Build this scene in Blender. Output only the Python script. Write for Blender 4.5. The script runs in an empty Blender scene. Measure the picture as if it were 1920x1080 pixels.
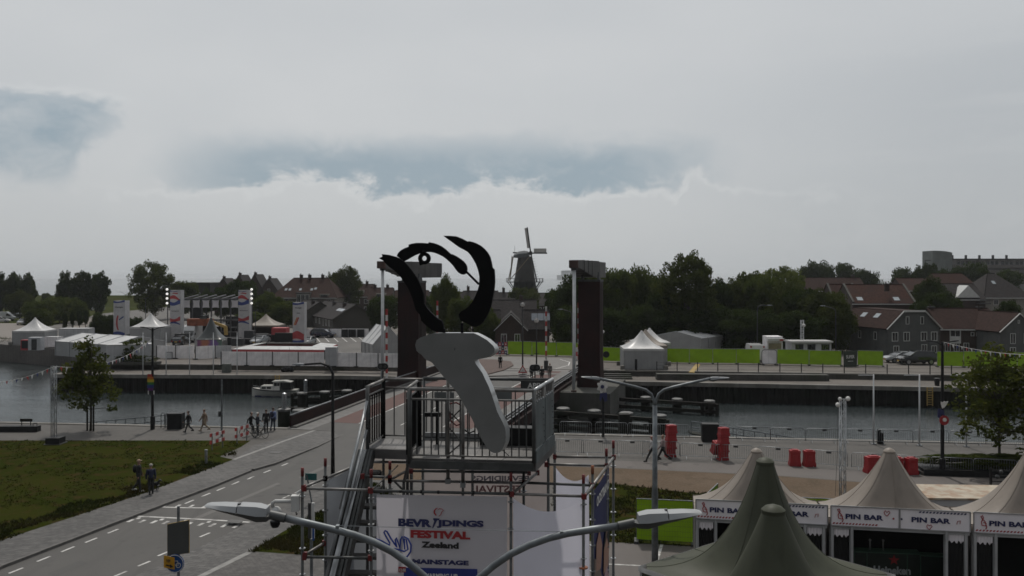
import bpy, bmesh, math, random
import numpy as np
from mathutils import Vector, Matrix
PI = math.pi
R = math.radians
random.seed(7)
sc = bpy.context.scene
C = sc.collection
# ------------------------------------------------------------------ camera, sky, sun, exposure
F, H, V0 = 1600.0, 12.0, 520.0
cam = bpy.data.cameras.new('camera')
cam.sensor_width = 36.0
cam.lens = 36.0 * F / 1920.0
cam.shift_y = -20.0 / 1920.0
cam.clip_start, cam.clip_end = 0.1, 40000.0
cam_o = bpy.data.objects.new('camera', cam)
cam_o.location = (0, 0, H)
cam_o.rotation_euler = (R(90), 0, 0)
C.objects.link(cam_o)
sc.camera = cam_o
SUN_EL, SUN_AZ = 58.0, -2.0
world = bpy.data.worlds.new('World')
sc.world = world
world.use_nodes = True
wt = world.node_tree
wt.nodes.clear()
class X:
 """tiny expression builder for shader math nodes"""
 def __init__(s, t, k): s.t, s.k = t, k
 def _m(s, op, *a):
  n = s.t.nodes.new('ShaderNodeMath'); n.operation = op
  for i, v in enumerate((s,) + a):
   if isinstance(v, X): s.t.links.new(v.k, n.inputs[i])
   else: n.inputs[i].default_value = v
  return X(s.t, n.outputs[0])
 def __add__(s, o): return s._m('ADD', o)
 def __sub__(s, o): return s._m('SUBTRACT', o)
 def __mul__(s, o): return s._m('MULTIPLY', o)
 def __truediv__(s, o): return s._m('DIVIDE', o)
 def mx(s, o): return s._m('MAXIMUM', o)
 def mn(s, o): return s._m('MINIMUM', o)
 def ab(s): return s._m('ABSOLUTE')
 def step(s, a, b):
  n = s.t.nodes.new('ShaderNodeMapRange'); n.interpolation_type = 'SMOOTHSTEP'
  s.t.links.new(s.k, n.inputs[0])
  n.inputs[1].default_value, n.inputs[2].default_value = a, b
  return X(s.t, n.outputs[0])
 def bump(s, c, w):
  return ((s - c).ab() / w).step(1.0, 0.0)
def mixc(t, f, a, b):
 n = t.nodes.new('ShaderNodeMix'); n.data_type = 'RGBA'
 for sock, v in ((n.inputs[0], f), (n.inputs[6], a), (n.inputs[7], b)):
  if isinstance(v, X): t.links.new(v.k, sock)
  elif isinstance(v, (int, float)): sock.default_value = v
  elif isinstance(v, tuple): sock.default_value = (*v, 1)
  else: t.links.new(v, sock)
 return n.outputs[2]
def build_world():
 t = wt
 tc = t.nodes.new('ShaderNodeTexCoord')
 sp = t.nodes.new('ShaderNodeSeparateXYZ'); t.links.new(tc.outputs['Generated'], sp.inputs[0])
 x, y, z = (X(t, sp.outputs[i]) for i in range(3))
 az = x._m('ARCTAN2', y) * (180 / PI)
 el = z._m('ARCSINE') * (180 / PI)
 def noise(sx, sy, scale, det=6, rough=.55, off=0.0, dist=0.0):
  cb = t.nodes.new('ShaderNodeCombineXYZ')
  t.links.new((az * sx + off).k, cb.inputs[0]); t.links.new((el * sy).k, cb.inputs[1])
  n = t.nodes.new('ShaderNodeTexNoise'); n.noise_dimensions = '2D'
  n.inputs['Scale'].default_value = scale; n.inputs['Detail'].default_value = det
  n.inputs['Roughness'].default_value = rough; n.inputs['Distortion'].default_value = dist
  t.links.new(cb.outputs[0], n.inputs['Vector'])
  return X(t, n.outputs[0]) - .5
 big = noise(.05, .11, 1.0, 4, .5, 3.1)
 mid = noise(.16, .26, 1.0, 7, .58, 11.7, .3)
 fine = noise(.5, .75, 1.0, 7, .6, 5.3, .4)
 col = mixc(t, (big * 1.6 + .5).mn(1.0).mx(0.0), (.520, .542, .560), (.585, .600, .610))
 col = mixc(t, az.step(4.0, 30.0) * .8 * el.step(19.0, 10.0), col, (.430, .455, .478))
 col = mixc(t, el.step(7.0, -1.0) * .62, col, (.440, .468, .488))
 st = noise(.03, .30, 1.0, 5, .55, 8.8)
 col = mixc(t, st.step(.02, .22) * .25, col, (.56, .575, .585))
 col = mixc(t, fine.step(.02, .3) * .10, col, (.57, .585, .59))
 e2 = el + mid * 2.6 + fine * .8
 top = (e2 - 8.6).step(1.3, -1.1)
 low = (el - (5.9 + 0.0) + mid * 5.2 + fine * 2.2).step(-.3, .7)
 band = top * low * (az + mid * 6).step(-24.0, -15.0) * (az + mid * 8).step(16.0, 6.0)
 band = band * (mid * 1.3 + .98 + fine * .7).mn(1.0).mx(0.0)
 e3 = el + mid * 2.0 + fine * 1.1
 left = (e3 - 10.5).step(.45, -.35) * (az + mid * 5 + fine * 2.4 - (el - 9.0) * .45).step(-24.9, -26.8) * (el + fine * 2).step(4.6, 7.6)
 left = left * (mid * 1.4 + .8 + fine * .8).mn(1.0).mx(.25)
 col = mixc(t, band.mx(left) * .92, col, (.285, .360, .418))
 ed = (el - 5.9 + mid * 5.2 + fine * 2.2)
 rim = ed.bump(-.35, .55) * (az + big * 14).step(24.0, 6.0) * (az + mid * 6).step(-30.0, -20.0) * (fine * 1.8 + .75).mn(1.0).mx(0.0)
 rim2 = (e3 - 10.75).bump(.15, .5) * az.step(-22.5, -25.5) * (fine * 2.0 + .6).mn(1.0).mx(0.0)
 col = mixc(t, (rim.mx(rim2)) * .7, col, (.60, .618, .628))
 low2 = (ed + 1.0).step(.2, -1.6) * (fine * 1.6 + mid + .35).mn(1.0).mx(0.0)
 col = mixc(t, low2 * el.step(-1.0, 3.0) * .30, col, (.545, .562, .574))
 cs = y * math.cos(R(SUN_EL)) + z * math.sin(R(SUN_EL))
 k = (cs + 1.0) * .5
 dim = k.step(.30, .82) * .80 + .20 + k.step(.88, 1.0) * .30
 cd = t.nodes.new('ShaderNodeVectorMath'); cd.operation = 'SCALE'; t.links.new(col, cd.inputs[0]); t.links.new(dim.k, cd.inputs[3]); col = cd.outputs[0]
 sky = t.nodes.new('ShaderNodeTexSky'); sky.sky_type = 'NISHITA'
 sky.sun_disc = False
 sky.sun_elevation = R(SUN_EL); sky.sun_rotation = R(SUN_AZ)
 sky.air_density = 1.2; sky.dust_density = 3.0
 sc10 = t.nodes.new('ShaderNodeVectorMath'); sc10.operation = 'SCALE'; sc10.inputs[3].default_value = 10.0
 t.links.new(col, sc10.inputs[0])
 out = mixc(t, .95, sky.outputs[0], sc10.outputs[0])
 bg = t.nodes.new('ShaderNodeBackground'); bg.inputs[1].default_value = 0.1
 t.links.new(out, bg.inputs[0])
 wo = t.nodes.new('ShaderNodeOutputWorld'); t.links.new(bg.outputs[0], wo.inputs[0])
build_world()
sun = bpy.data.lights.new('sun', 'SUN')
sun.energy = 2.0
sun.angle = R(1.2)
sun.color = (1.0, .955, .88)
sun_o = bpy.data.objects.new('sun', sun)
sun_o.rotation_euler = (R(-(90 - SUN_EL)), 0, R(-SUN_AZ))
sun_o.location = (0, 40, 60)
C.objects.link(sun_o)
sc.view_settings.view_transform = 'Standard'
sc.view_settings.look = 'None'
sc.view_settings.exposure = 0.0
sc.view_settings.gamma = 1.0
sc.view_settings.use_curve_mapping = False
sc.render.engine = 'CYCLES'
sc.cycles.use_denoising = True
sc.cycles.max_bounces = 6
sc.cycles.transparent_max_bounces = 12
sc.cycles.volume_bounces = 0
sc.cycles.filter_width = 1.6
# ------------------------------------------------------------------ helpers
def G(u, v, z=0.0):
 """the point at height z that shows at pixel (u, v)"""
 y = F * (H - z) / (v - V0)
 return Vector(((u - 960) * y / F, y, z))
def D(u, v, y):
 """the point at distance y that shows at pixel (u, v)"""
 return Vector(((u - 960) * y / F, y, H - (v - V0) * y / F))
UP = 0.65
def GU(u, v): return G(u, v, UP)
MATS = {}
def M(name, rgb, rough=.75, metal=0.0, var=.14, scale=1.5, bump=0.0, bscale=30.0, trans=0.0, tint=None, tscale=.35, coat=0.0, streak=0.0, spec=.5):
 """procedural principled material: two noise layers of tone, optional second tint, bump and vertical streaks"""
 if name in MATS: return MATS[name]
 m = bpy.data.materials.new(name); m.use_nodes = True
 t = m.node_tree; b = t.nodes['Principled BSDF']; out = t.nodes['Material Output']
 ge = t.nodes.new('ShaderNodeTexCoord'); pos = ge.outputs['Object']
 def noise(s, det=5, vec=None):
  n = t.nodes.new('ShaderNodeTexNoise'); n.inputs['Scale'].default_value = s; n.inputs['Detail'].default_value = det
  t.links.new(vec or pos, n.inputs['Vector']); return X(t, n.outputs[0])
 c1 = tuple(c * (1 - var) for c in rgb); c2 = tuple(min(1, c * (1 + var)) for c in rgb)
 col = mixc(t, noise(scale).step(.3, .7), c1, c2)
 if tint: col = mixc(t, noise(tscale, 6).step(.42, .68), col, tint)
 if streak:
  mp = t.nodes.new('ShaderNodeMapping'); mp.inputs['Scale'].default_value = (2.2, 2.2, .12); t.links.new(pos, mp.inputs[0])
  col = mixc(t, noise(1.6, 6, mp.outputs[0]).step(.5, .75) * streak, col, tuple(c * .35 for c in rgb))
 t.links.new(col, b.inputs['Base Color'])
 b.inputs['Roughness'].default_value = rough; b.inputs['Metallic'].default_value = metal
 b.inputs['Specular IOR Level'].default_value = spec
 if coat: b.inputs['Coat Weight'].default_value = coat; b.inputs['Coat Roughness'].default_value = .08
 if bump:
  bn = t.nodes.new('ShaderNodeBump'); bn.inputs['Strength'].default_value = bump; bn.inputs['Distance'].default_value = .03
  t.links.new(noise(bscale, 4).k, bn.inputs['Height']); t.links.new(bn.outputs[0], b.inputs['Normal'])
 if trans:
  tr = t.nodes.new('ShaderNodeBsdfTranslucent'); t.links.new(col, tr.inputs[0])
  mx = t.nodes.new('ShaderNodeMixShader'); mx.inputs[0].default_value = trans
  t.links.new(b.outputs[0], mx.inputs[1]); t.links.new(tr.outputs[0], mx.inputs[2]); t.links.new(mx.outputs[0], out.inputs[0])
 MATS[name] = m
 return m
class MB:
 """collects geometry and links it as ONE mesh object"""
 def __init__(s): s.v, s.f = [], []
 def add(s, vs, fs):
  o = len(s.v); s.v += [tuple(v) for v in vs]; s.f += [tuple(i + o for i in f) for f in fs]; return s
 def poly(s, pts): return s.add(pts, [tuple(range(len(pts)))])
 def box(s, c, d, rz=0.0, mat=None):
  m = mat or Matrix.Rotation(rz, 3, 'Z'); c = Vector(c)
  vs = [c + m @ Vector((sx * d[0] / 2, sy * d[1] / 2, sz * d[2] / 2)) for sx in (-1, 1) for sy in (-1, 1) for sz in (-1, 1)]
  return s.add(vs, [(0, 1, 3, 2), (4, 6, 7, 5), (0, 4, 5, 1), (2, 3, 7, 6), (0, 2, 6, 4), (1, 5, 7, 3)])
 def bar(s, a, b, w, h=None, up=(0, 0, 1)):
  a, b = Vector(a), Vector(b); h = h or w; d = (b - a)
  L = d.length
  if L < 1e-6: return s
  d /= L; up = Vector(up)
  if abs(d.dot(up)) > .99: up = Vector((1, 0, 0))
  x = d.cross(up).normalized(); z = x.cross(d)
  vs = [p + x * sx * w / 2 + z * sz * h / 2 for p in (a, b) for sx, sz in ((-1, -1), (1, -1), (1, 1), (-1, 1))]
  return s.add(vs, [(3, 2, 1, 0), (4, 5, 6, 7), (0, 1, 5, 4), (1, 2, 6, 5), (2, 3, 7, 6), (3, 0, 4, 7)])
 def tube(s, pts, r, n=8, closed=False, cap=True):
  pts = [Vector(p) for p in pts]; k = len(pts)
  rs = r if isinstance(r, (list, tuple)) else [r] * k
  vs, fs = [], []
  px = None
  for i, p in enumerate(pts):
   if closed: d = pts[(i + 1) % k] - pts[i - 1]
   else: d = pts[min(i + 1, k - 1)] - pts[max(i - 1, 0)]
   d.normalize()
   if px is None:
    up = Vector((0, 0, 1)) if abs(d.z) < .9 else Vector((1, 0, 0))
    px = d.cross(up).normalized()
   else:
    px = (px - d * px.dot(d)).normalized()
   py = d.cross(px)
   vs += [p + (px * math.cos(2 * PI * j / n) + py * math.sin(2 * PI * j / n)) * rs[i] for j in range(n)]
  for i in range(k if closed else k - 1):
   a, b = i * n, ((i + 1) % k) * n
   fs += [(a + j, a + (j + 1) % n, b + (j + 1) % n, b + j) for j in range(n)]
  if cap and not closed: fs += [tuple(range(n - 1, -1, -1)), tuple((k - 1) * n + j for j in range(n))]
  return s.add(vs, fs)
 def lathe(s, prof, c=(0, 0, 0), n=16, cap=True):
  c = Vector(c); vs, fs = [], []
  for r, z in prof: vs += [c + Vector((r * math.cos(2 * PI * j / n), r * math.sin(2 * PI * j / n), z)) for j in range(n)]
  for i in range(len(prof) - 1): fs += [(i * n + j, i * n + (j + 1) % n, (i + 1) * n + (j + 1) % n, (i + 1) * n + j) for j in range(n)]
  if cap: fs += [tuple(range(n - 1, -1, -1)), tuple((len(prof) - 1) * n + j for j in range(n))]
  return s.add(vs, fs)
 def extr(s, pts, d):
  pts = [Vector(p) for p in pts]; d = Vector(d); n = len(pts)
  vs = pts + [p + d for p in pts]
  return s.add(vs, [tuple(range(n - 1, -1, -1)), tuple(range(n, 2 * n))] + [(i, (i + 1) % n, n + (i + 1) % n, n + i) for i in range(n)])
 def loft(s, rings, cap=True, closed=True):
  n = len(rings[0]); vs = [p for r in rings for p in r]; fs = []
  for i in range(len(rings) - 1):
   fs += [(i * n + j, i * n + (j + 1) % n, (i + 1) * n + (j + 1) % n, (i + 1) * n + j) for j in range(n if closed else n - 1)]
  if cap: fs += [tuple(range(n - 1, -1, -1)), tuple((len(rings) - 1) * n + j for j in range(n))]
  return s.add(vs, fs)
 def sphere(s, c, r, n=10, m=6, sc=(1, 1, 1)):
  c = Vector(c); vs, fs = [], []
  for i in range(m + 1):
   a = PI * i / m
   vs += [c + Vector((sc[0] * r * math.sin(a) * math.cos(2 * PI * j / n), sc[1] * r * math.sin(a) * math.sin(2 * PI * j / n), sc[2] * r * math.cos(a))) for j in range(n)]
  for i in range(m): fs += [(i * n + j, (i + 1) * n + j, (i + 1) * n + (j + 1) % n, i * n + (j + 1) % n) for j in range(n)]
  return s.add(vs, fs)
 def cap_(s, a, b, ra, rb, n=10):
  """tapered capsule, closed"""
  a, b = Vector(a), Vector(b); d = (b - a)
  d = d.normalized() if d.length > 1e-6 else Vector((0, 0, 1))
  pts, rs = [], []
  for k in (90, 60, 30): pts.append(a - d * ra * math.sin(R(k))); rs.append(max(ra * math.cos(R(k)), ra * .05))
  pts.append(a); rs.append(ra); pts.append(b); rs.append(rb)
  for k in (30, 60, 90): pts.append(b + d * rb * math.sin(R(k))); rs.append(max(rb * math.cos(R(k)), rb * .05))
  return s.tube(pts, rs, n)
 def mesh(s, name, mat, smooth=False, fix=False):
  me = bpy.data.meshes.new(name); me.from_pydata(s.v, [], s.f)
  if mat: me.materials.append(mat)
  if fix:
   bm = bmesh.new(); bm.from_mesh(me); bmesh.ops.recalc_face_normals(bm, faces=bm.faces); bm.to_mesh(me); bm.free()
  if smooth: me.polygons.foreach_set('use_smooth', [True] * len(me.polygons))
  me.update(); return me
 def build(s, name, mat, parent=None, smooth=False, local=False, fix=True, **kw):
  o = bpy.data.objects.new(name, s.mesh(name, mat, smooth, fix)); C.objects.link(o)
  if parent is not None: child(o, parent, local)
  if smooth == 'auto': auto(o)
  if kw: tag(o, **kw)
  return o
def auto(o, ang=40):
 me = o.data
 bm = bmesh.new(); bm.from_mesh(me)
 for e in bm.edges:
  e.smooth = not (len(e.link_faces) == 2 and e.calc_face_angle(0) > R(ang))
 bm.to_mesh(me); bm.free()
ROOTM = {}
def fullm(o):
 m = ROOTM.get(o.name)
 return m if m is not None else Matrix.Identity(4)
def child(o, parent, local=False):
 o.parent = parent
 if not local: o.matrix_parent_inverse = fullm(parent).inverted()
 ROOTM[o.name] = fullm(parent) if local else Matrix.Identity(4)
def tag(o, label=None, cat=None, group=None, kind=None):
 if label: o['label'] = label
 if cat: o['category'] = cat
 if group: o['group'] = group
 if kind: o['kind'] = kind
 return o
def thing(name, label, cat, loc=(0, 0, 0), rz=0.0, group=None):
 o = bpy.data.objects.new(name, None); C.objects.link(o)
 o.location = loc; o.rotation_euler = (0, 0, rz); o.empty_display_size = .2
 ROOTM[o.name] = Matrix.Translation(Vector(loc)) @ Matrix.Rotation(rz, 4, 'Z')
 return tag(o, label, cat, group)
def mv(o, loc, rz=None, label=None, group=None, sc_=None):
 o.location = loc
 if rz is not None: o.rotation_euler = (0, 0, rz)
 if sc_: o.scale = sc_ if isinstance(sc_, (tuple, list)) else (sc_,) * 3
 if label: o['label'] = label
 if group: o['group'] = group
 ROOTM[o.name] = Matrix.Translation(Vector(loc)) @ Matrix.Rotation(o.rotation_euler[2], 4, 'Z')
 return o
def dup(o, parent=None):
 c = o.copy(); C.objects.link(c)
 if parent is not None: c.parent = parent
 for ch in list(o.children): dup(ch, c)
 return c
def dupat(o, loc, rz=None, label=None, group=None, sc_=None): return mv(dup(o), loc, rz, label, group, sc_)
ORD_ = 'first second third fourth fifth sixth seventh eighth ninth tenth eleventh twelfth thirteenth fourteenth fifteenth sixteenth seventeenth'.split()
TEXTS = []
def text(s, P, Xv, Yv, mat, parent, name='lettering', bold=.025, lift=.006):
 """flat lettering fitted to the parallelogram P, P+Xv, P+Yv; made into meshes at the end"""
 TEXTS.append((s, Vector(P), Vector(Xv), Vector(Yv), mat, parent, name, bold, lift))
def make_texts():
 obs = []
 for s, P, Xv, Yv, mat, parent, name, bold, lift in TEXTS:
  cu = bpy.data.curves.new('lettering', 'FONT'); cu.body = s; cu.size = 1; cu.offset = bold; cu.extrude = .01
  cu.resolution_u = 3
  o = bpy.data.objects.new('tmp', cu); C.objects.link(o); obs.append(o)
 bpy.context.view_layer.update()
 dg = bpy.context.evaluated_depsgraph_get()
 for o, (s, P, Xv, Yv, mat, parent, name, bold, lift) in zip(obs, TEXTS):
  me = bpy.data.meshes.new_from_object(o.evaluated_get(dg))
  n = len(me.vertices); co = np.empty(n * 3); me.vertices.foreach_get('co', co); co = co.reshape(-1, 3)
  lo, hi = co.min(0), co.max(0)
  N = Xv.cross(Yv).normalized()
  a = (co[:, 0] - lo[0]) / (hi[0] - lo[0]); b = (co[:, 1] - lo[1]) / (hi[1] - lo[1]); c = (co[:, 2] - lo[2]) / max(1e-6, hi[2] - lo[2])
  q = np.array(P)[None] + a[:, None] * np.array(Xv) + b[:, None] * np.array(Yv) + (c * .004 + lift)[:, None] * np.array(N)
  me.vertices.foreach_set('co', q.ravel()); me.materials.clear(); me.materials.append(mat); me.update()
  k = bpy.data.objects.new(name, me); C.objects.link(k); child(k, parent)
  cu = o.data; bpy.data.objects.remove(o); bpy.data.curves.remove(cu)
def lerp(a, b, t): return a + (b - a) * t
# ------------------------------------------------------------------ materials of the setting
def ground_mat(name, c1, c2, mortar, bw, bh, rot=0.0, mort=.012, bump=.25, stain=.25, rough=.85, big=.25):
 m = bpy.data.materials.new(name); m.use_nodes = True; t = m.node_tree; b = t.nodes['Principled BSDF']
 tc = t.nodes.new('ShaderNodeTexCoord')
 mp = t.nodes.new('ShaderNodeMapping'); mp.inputs['Rotation'].default_value = (0, 0, rot); t.links.new(tc.outputs['Object'], mp.inputs[0])
 def noise(s, d=5):
  n = t.nodes.new('ShaderNodeTexNoise'); n.inputs['Scale'].default_value = s; n.inputs['Detail'].default_value = d
  t.links.new(tc.outputs['Object'], n.inputs['Vector']); return X(t, n.outputs[0])
 br = t.nodes.new('ShaderNodeTexBrick'); t.links.new(mp.outputs[0], br.inputs['Vector'])
 br.inputs['Color1'].default_value = (*c1, 1); br.inputs['Color2'].default_value = (*c2, 1); br.inputs['Mortar'].default_value = (*mortar, 1)
 br.inputs['Scale'].default_value = 1.0; br.inputs['Mortar Size'].default_value = mort
 br.inputs['Brick Width'].default_value = bw; br.inputs['Row Height'].default_value = bh
 col = mixc(t, noise(big, 6).step(.35, .7) * stain * 2, br.outputs[0], tuple(c * .55 for c in c1))
 col = mixc(t, noise(3.0, 6).step(.4, .75) * stain, col, tuple(min(1, c * 1.5) for c in c2))
 t.links.new(col, b.inputs['Base Color']); b.inputs['Roughness'].default_value = rough
 bn = t.nodes.new('ShaderNodeBump'); bn.inputs['Strength'].default_value = bump; bn.inputs['Distance'].default_value = .02
 t.links.new((noise(14, 4) * .6 + X(t, br.outputs[1]) * -.6).k, bn.inputs['Height']); t.links.new(bn.outputs[0], b.inputs['Normal'])
 return m
HEAD = math.atan2(.25, .97)
m_quay = ground_mat('quay_paving', (.066, .060, .054), (.082, .075, .068), (0.0476, 0.0442, 0.0408), .6, .3, .11, stain=.25)
m_pave = ground_mat('pavement_slabs', (0.0634, 0.0605, 0.0590), (0.1080, 0.1022, 0.0979), (0.0324, 0.0310, 0.0302), .42, .21, HEAD, stain=.3)
m_pave2 = ground_mat('pavement_klinkers', (0.0663, 0.0608, 0.0585), (0.1053, 0.0975, 0.0920), (0.0351, 0.0328, 0.0312), .22, .11, .3, stain=.35)
m_bricks = ground_mat('brick_paving', (0.0840, 0.0464, 0.0360), (0.1040, 0.0592, 0.0464), (0.0400, 0.0320, 0.0280), .22, .07, .2, stain=.25)
m_upper = ground_mat('upper_quay_paving', (0.0961, 0.0818, 0.0694), (0.1178, 0.1023, 0.0880), (0.0558, 0.0496, 0.0434), .6, .3, .14, stain=.3)
m_lot = ground_mat('parking_paving', (0.0910, 0.0840, 0.0770), (0.1155, 0.1064, 0.0980), (0.0560, 0.0525, 0.0490), .4, .2, .2, stain=.35)
def asphalt(name, c, tint, rot=HEAD):
 m = bpy.data.materials.new(name); m.use_nodes = True; t = m.node_tree; b = t.nodes['Principled BSDF']
 tc = t.nodes.new('ShaderNodeTexCoord')
 mp = t.nodes.new('ShaderNodeMapping'); mp.inputs['Rotation'].default_value = (0, 0, rot); mp.inputs['Scale'].default_value = (1.0, .12, 1)
 t.links.new(tc.outputs['Object'], mp.inputs[0])
 def noise(s, d=6, v=None):
  n = t.nodes.new('ShaderNodeTexNoise'); n.inputs['Scale'].default_value = s; n.inputs['Detail'].default_value = d
  t.links.new(v or tc.outputs['Object'], n.inputs['Vector']); return X(t, n.outputs[0])
 col = mixc(t, noise(.35).step(.3, .7), c, tint)
 col = mixc(t, noise(1.1, 4, mp.outputs[0]).step(.5, .7) * .45, col, tuple(k * .62 for k in c))
 col = mixc(t, noise(45, 3).step(.3, .75) * .5, col, tuple(k * 1.45 for k in c))
 col = mixc(t, noise(.9, 8).step(.62, .72) * .5, col, tuple(k * .55 for k in c))
 t.links.new(col, b.inputs['Base Color']); b.inputs['Roughness'].default_value = .82
 bn = t.nodes.new('ShaderNodeBump'); bn.inputs['Strength'].default_value = .3; bn.inputs['Distance'].default_value = .01
 t.links.new(noise(80, 3).k, bn.inputs['Height']); t.links.new(bn.outputs[0], b.inputs['Normal'])
 return m
m_asph = asphalt('asphalt', (0.0566, 0.0534, 0.0502), (0.0670, 0.0625, 0.0586))
m_asph2 = asphalt('asphalt_path', (0.0828, 0.0720, 0.0662), (0.0972, 0.0850, 0.0778), 1.35)
m_redasph = asphalt('red_asphalt', (.068, .028, .023), (.08, .035, .028))
def soil(name, cols, scales=(.25, 1.3, 9), bump=.6):
 m = bpy.data.materials.new(name); m.use_nodes = True; t = m.node_tree; b = t.nodes['Principled BSDF']
 tc = t.nodes.new('ShaderNodeTexCoord')
 def noise(s, d=6):
  n = t.nodes.new('ShaderNodeTexNoise'); n.inputs['Scale'].default_value = s; n.inputs['Detail'].default_value = d
  t.links.new(tc.outputs['Object'], n.inputs['Vector']); return X(t, n.outputs[0])
 col = mixc(t, noise(scales[0]).step(.38, .62), cols[0], cols[1])
 col = mixc(t, noise(scales[1], 8).step(.48, .70), col, cols[2])
 col = mixc(t, noise(scales[2], 5).step(.40, .75) * .6, col, cols[3])
 t.links.new(col, b.inputs['Base Color']); b.inputs['Roughness'].default_value = .95; b.inputs['Specular IOR Level'].default_value = .0
 bn = t.nodes.new('ShaderNodeBump'); bn.inputs['Strength'].default_value = bump; bn.inputs['Distance'].default_value = .05
 t.links.new(noise(11, 5).k, bn.inputs['Height']); t.links.new(bn.outputs[0], b.inputs['Normal'])
 return m
m_grass = soil('grass', [(.022, .029, .005), (.031, .034, .007), (.046, .030, .014), (.013, .018, .003)])
m_sand = soil('gravelly_sand', [(0.1110, 0.0829, 0.0607), (0.1273, 0.0962, 0.0725), (0.0925, 0.0725, 0.0533), (0.1480, 0.1169, 0.0903)], (.2, .7, 6), .5)
m_dike = soil('dike_grass', [(0.0375, 0.0465, 0.0150), (0.0450, 0.0510, 0.0195), (0.0562, 0.0525, 0.0225), (0.0263, 0.0338, 0.0090)], (0.0225, 0.0750, 0.4500), .3)
m_bank = soil('rough_bank', [(0.0300, 0.0282, 0.0210), (0.0390, 0.0360, 0.0270), (0.0240, 0.0300, 0.0120), (0.0480, 0.0420, 0.0330)], (.2, .6, 3), .8)
m_conc = M('concrete', (0.1820, 0.1715, 0.1575), .85, var=.18, scale=.8, bump=.3, streak=.45, tint=(0.1120, 0.1050, 0.0910))
m_concd = M('weathered_concrete', (0.0688, 0.0649, 0.0594), .88, var=.25, scale=.7, bump=.4, streak=.6, tint=(0.0385, 0.0413, 0.0303))
m_stone = M('kerb_stone', (.10, .095, .09), .85, var=.15, scale=3, bump=.3)
m_sheet = M('sheet_piling', (.014, .012, .011), .85, spec=.15, var=.35, scale=.7, bump=.5, streak=.5, tint=(.010, .013, .009))
m_white = M('white_paint', (.66, .65, .63), .6, var=.10, scale=4, tint=(.42, .41, .40), tscale=1.5)
m_edge = M('pale_edging', (.21, .205, .195), .85, var=.15, scale=3)
m_line = M('road_paint', (.48, .47, .45), .7, var=.12, scale=5, tint=(.20, .19, .18), tscale=2.2)
def water_mat():
 m = bpy.data.materials.new('harbour_water'); m.use_nodes = True; t = m.node_tree; b = t.nodes['Principled BSDF']
 b.inputs['Base Color'].default_value = (.030, .037, .038, 1); b.inputs['Roughness'].default_value = .12; b.inputs['IOR'].default_value = 1.33
 ge = t.nodes.new('ShaderNodeNewGeometry')
 def noise(sx, sy, s, d, rot, dist=.3):
  mp = t.nodes.new('ShaderNodeMapping'); mp.inputs['Scale'].default_value = (sx, sy, 1); mp.inputs['Rotation'].default_value = (0, 0, rot)
  t.links.new(ge.outputs['Position'], mp.inputs[0])
  n = t.nodes.new('ShaderNodeTexNoise'); n.inputs['Scale'].default_value = s; n.inputs['Detail'].default_value = d; n.inputs['Distortion'].default_value = dist
  t.links.new(mp.outputs[0], n.inputs['Vector']); return X(t, n.outputs[0])
 calm = noise(.03, .05, 1, 3, .3).step(.35, .65) * .6 + .4
 h = (noise(.9, 1.9, 1.5, 5, .25) * 1.0 + noise(2.6, 4.6, 1.8, 3, -.35) * .32) * calm + noise(.12, .3, 1, 3, .1) * .7
 bn = t.nodes.new('ShaderNodeBump'); bn.inputs['Strength'].default_value = 1.0; bn.inputs['Distance'].default_value = .07
 t.links.new(h.k, bn.inputs['Height']); t.links.new(bn.outputs[0], b.inputs['Normal'])
 return m
m_water = water_mat()
# ------------------------------------------------------------------ ground, water, quays
def slab(name, pts, z0, z1, mat, **kw):
 mb = MB(); mb.extr([(p[0], p[1], z0) for p in pts], (0, 0, z1 - z0))
 o = mb.build(name, mat); tag(o, kind='structure', **kw); return o
def sheet(name, pts, z, mat, parent=None):
 mb = MB(); mb.poly([(p[0], p[1], z) for p in pts])
 o = mb.build(name, mat, parent, fix=False)
 if o.data.polygons[0].normal.z < 0: o.data.flip_normals()
 if parent is None: tag(o, kind='structure')
 return o
def g2(*uv, z=0.0): return [G(u, v, z) for u, v in uv]
WZ = -2.2
mb = MB(); mb.poly([(-9000, -400, WZ), (9000, -400, WZ), (9000, 12000, WZ), (-9000, 12000, WZ)]); water = mb.build('water', m_water); tag(water, kind='structure')
def nq(x): return 65.6 - .115 * x
near = [(-170, -60), (260, -60), (260, nq(260)), (-170, nq(-170))]
ground = slab('ground', near, -4.2, -.12, m_asph)
kerbL = g2((-260, 1185), (0, 1060), (220, 976), (400, 909), (473, 879), (513, 868), (591, 837), (671, 801))
bl0 = Vector((-17.4, 68.9, 0)); bd = Vector((.2496, .9684, 0)); bn_ = Vector((.9684, -.2496, 0)); BW = 16.8
left_pts = [(-170, -60), (-60, -60)] + [(p.x, p.y) for p in kerbL[:-1]] + [(kerbL[-1].x, nq(kerbL[-1].x) ), (-170, nq(-170))]
pav = slab('pavement', left_pts, -.15, 0.0, m_quay)
rightE = g2((-40, 1200), (253, 1080), (360, 1033), (467, 980), (562, 935), (690, 878), (800, 835), (900, 808))
right_pts = [(p.x, p.y) for p in rightE] + [(rightE[-1].x + 1.0, nq(rightE[-1].x + 1)), (260, nq(260)), (260, -60), (-30, -60)]
pavR = slab('quay', right_pts, -.15, 0.0, m_quay)
edge = MB()
for (xa, xb) in ((-170, -17.8), (0.2, 260)):
 edge.extr([(xa, nq(xa) - .02, -.3), (xa, nq(xa) + .30, -.3), (xa, nq(xa) + .30, .05), (xa, nq(xa) - .25, .05)], (xb - xa, nq(xb) - nq(xa), 0))
q1 = edge.build('quay_edge', m_conc); tag(q1, kind='structure')
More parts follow.
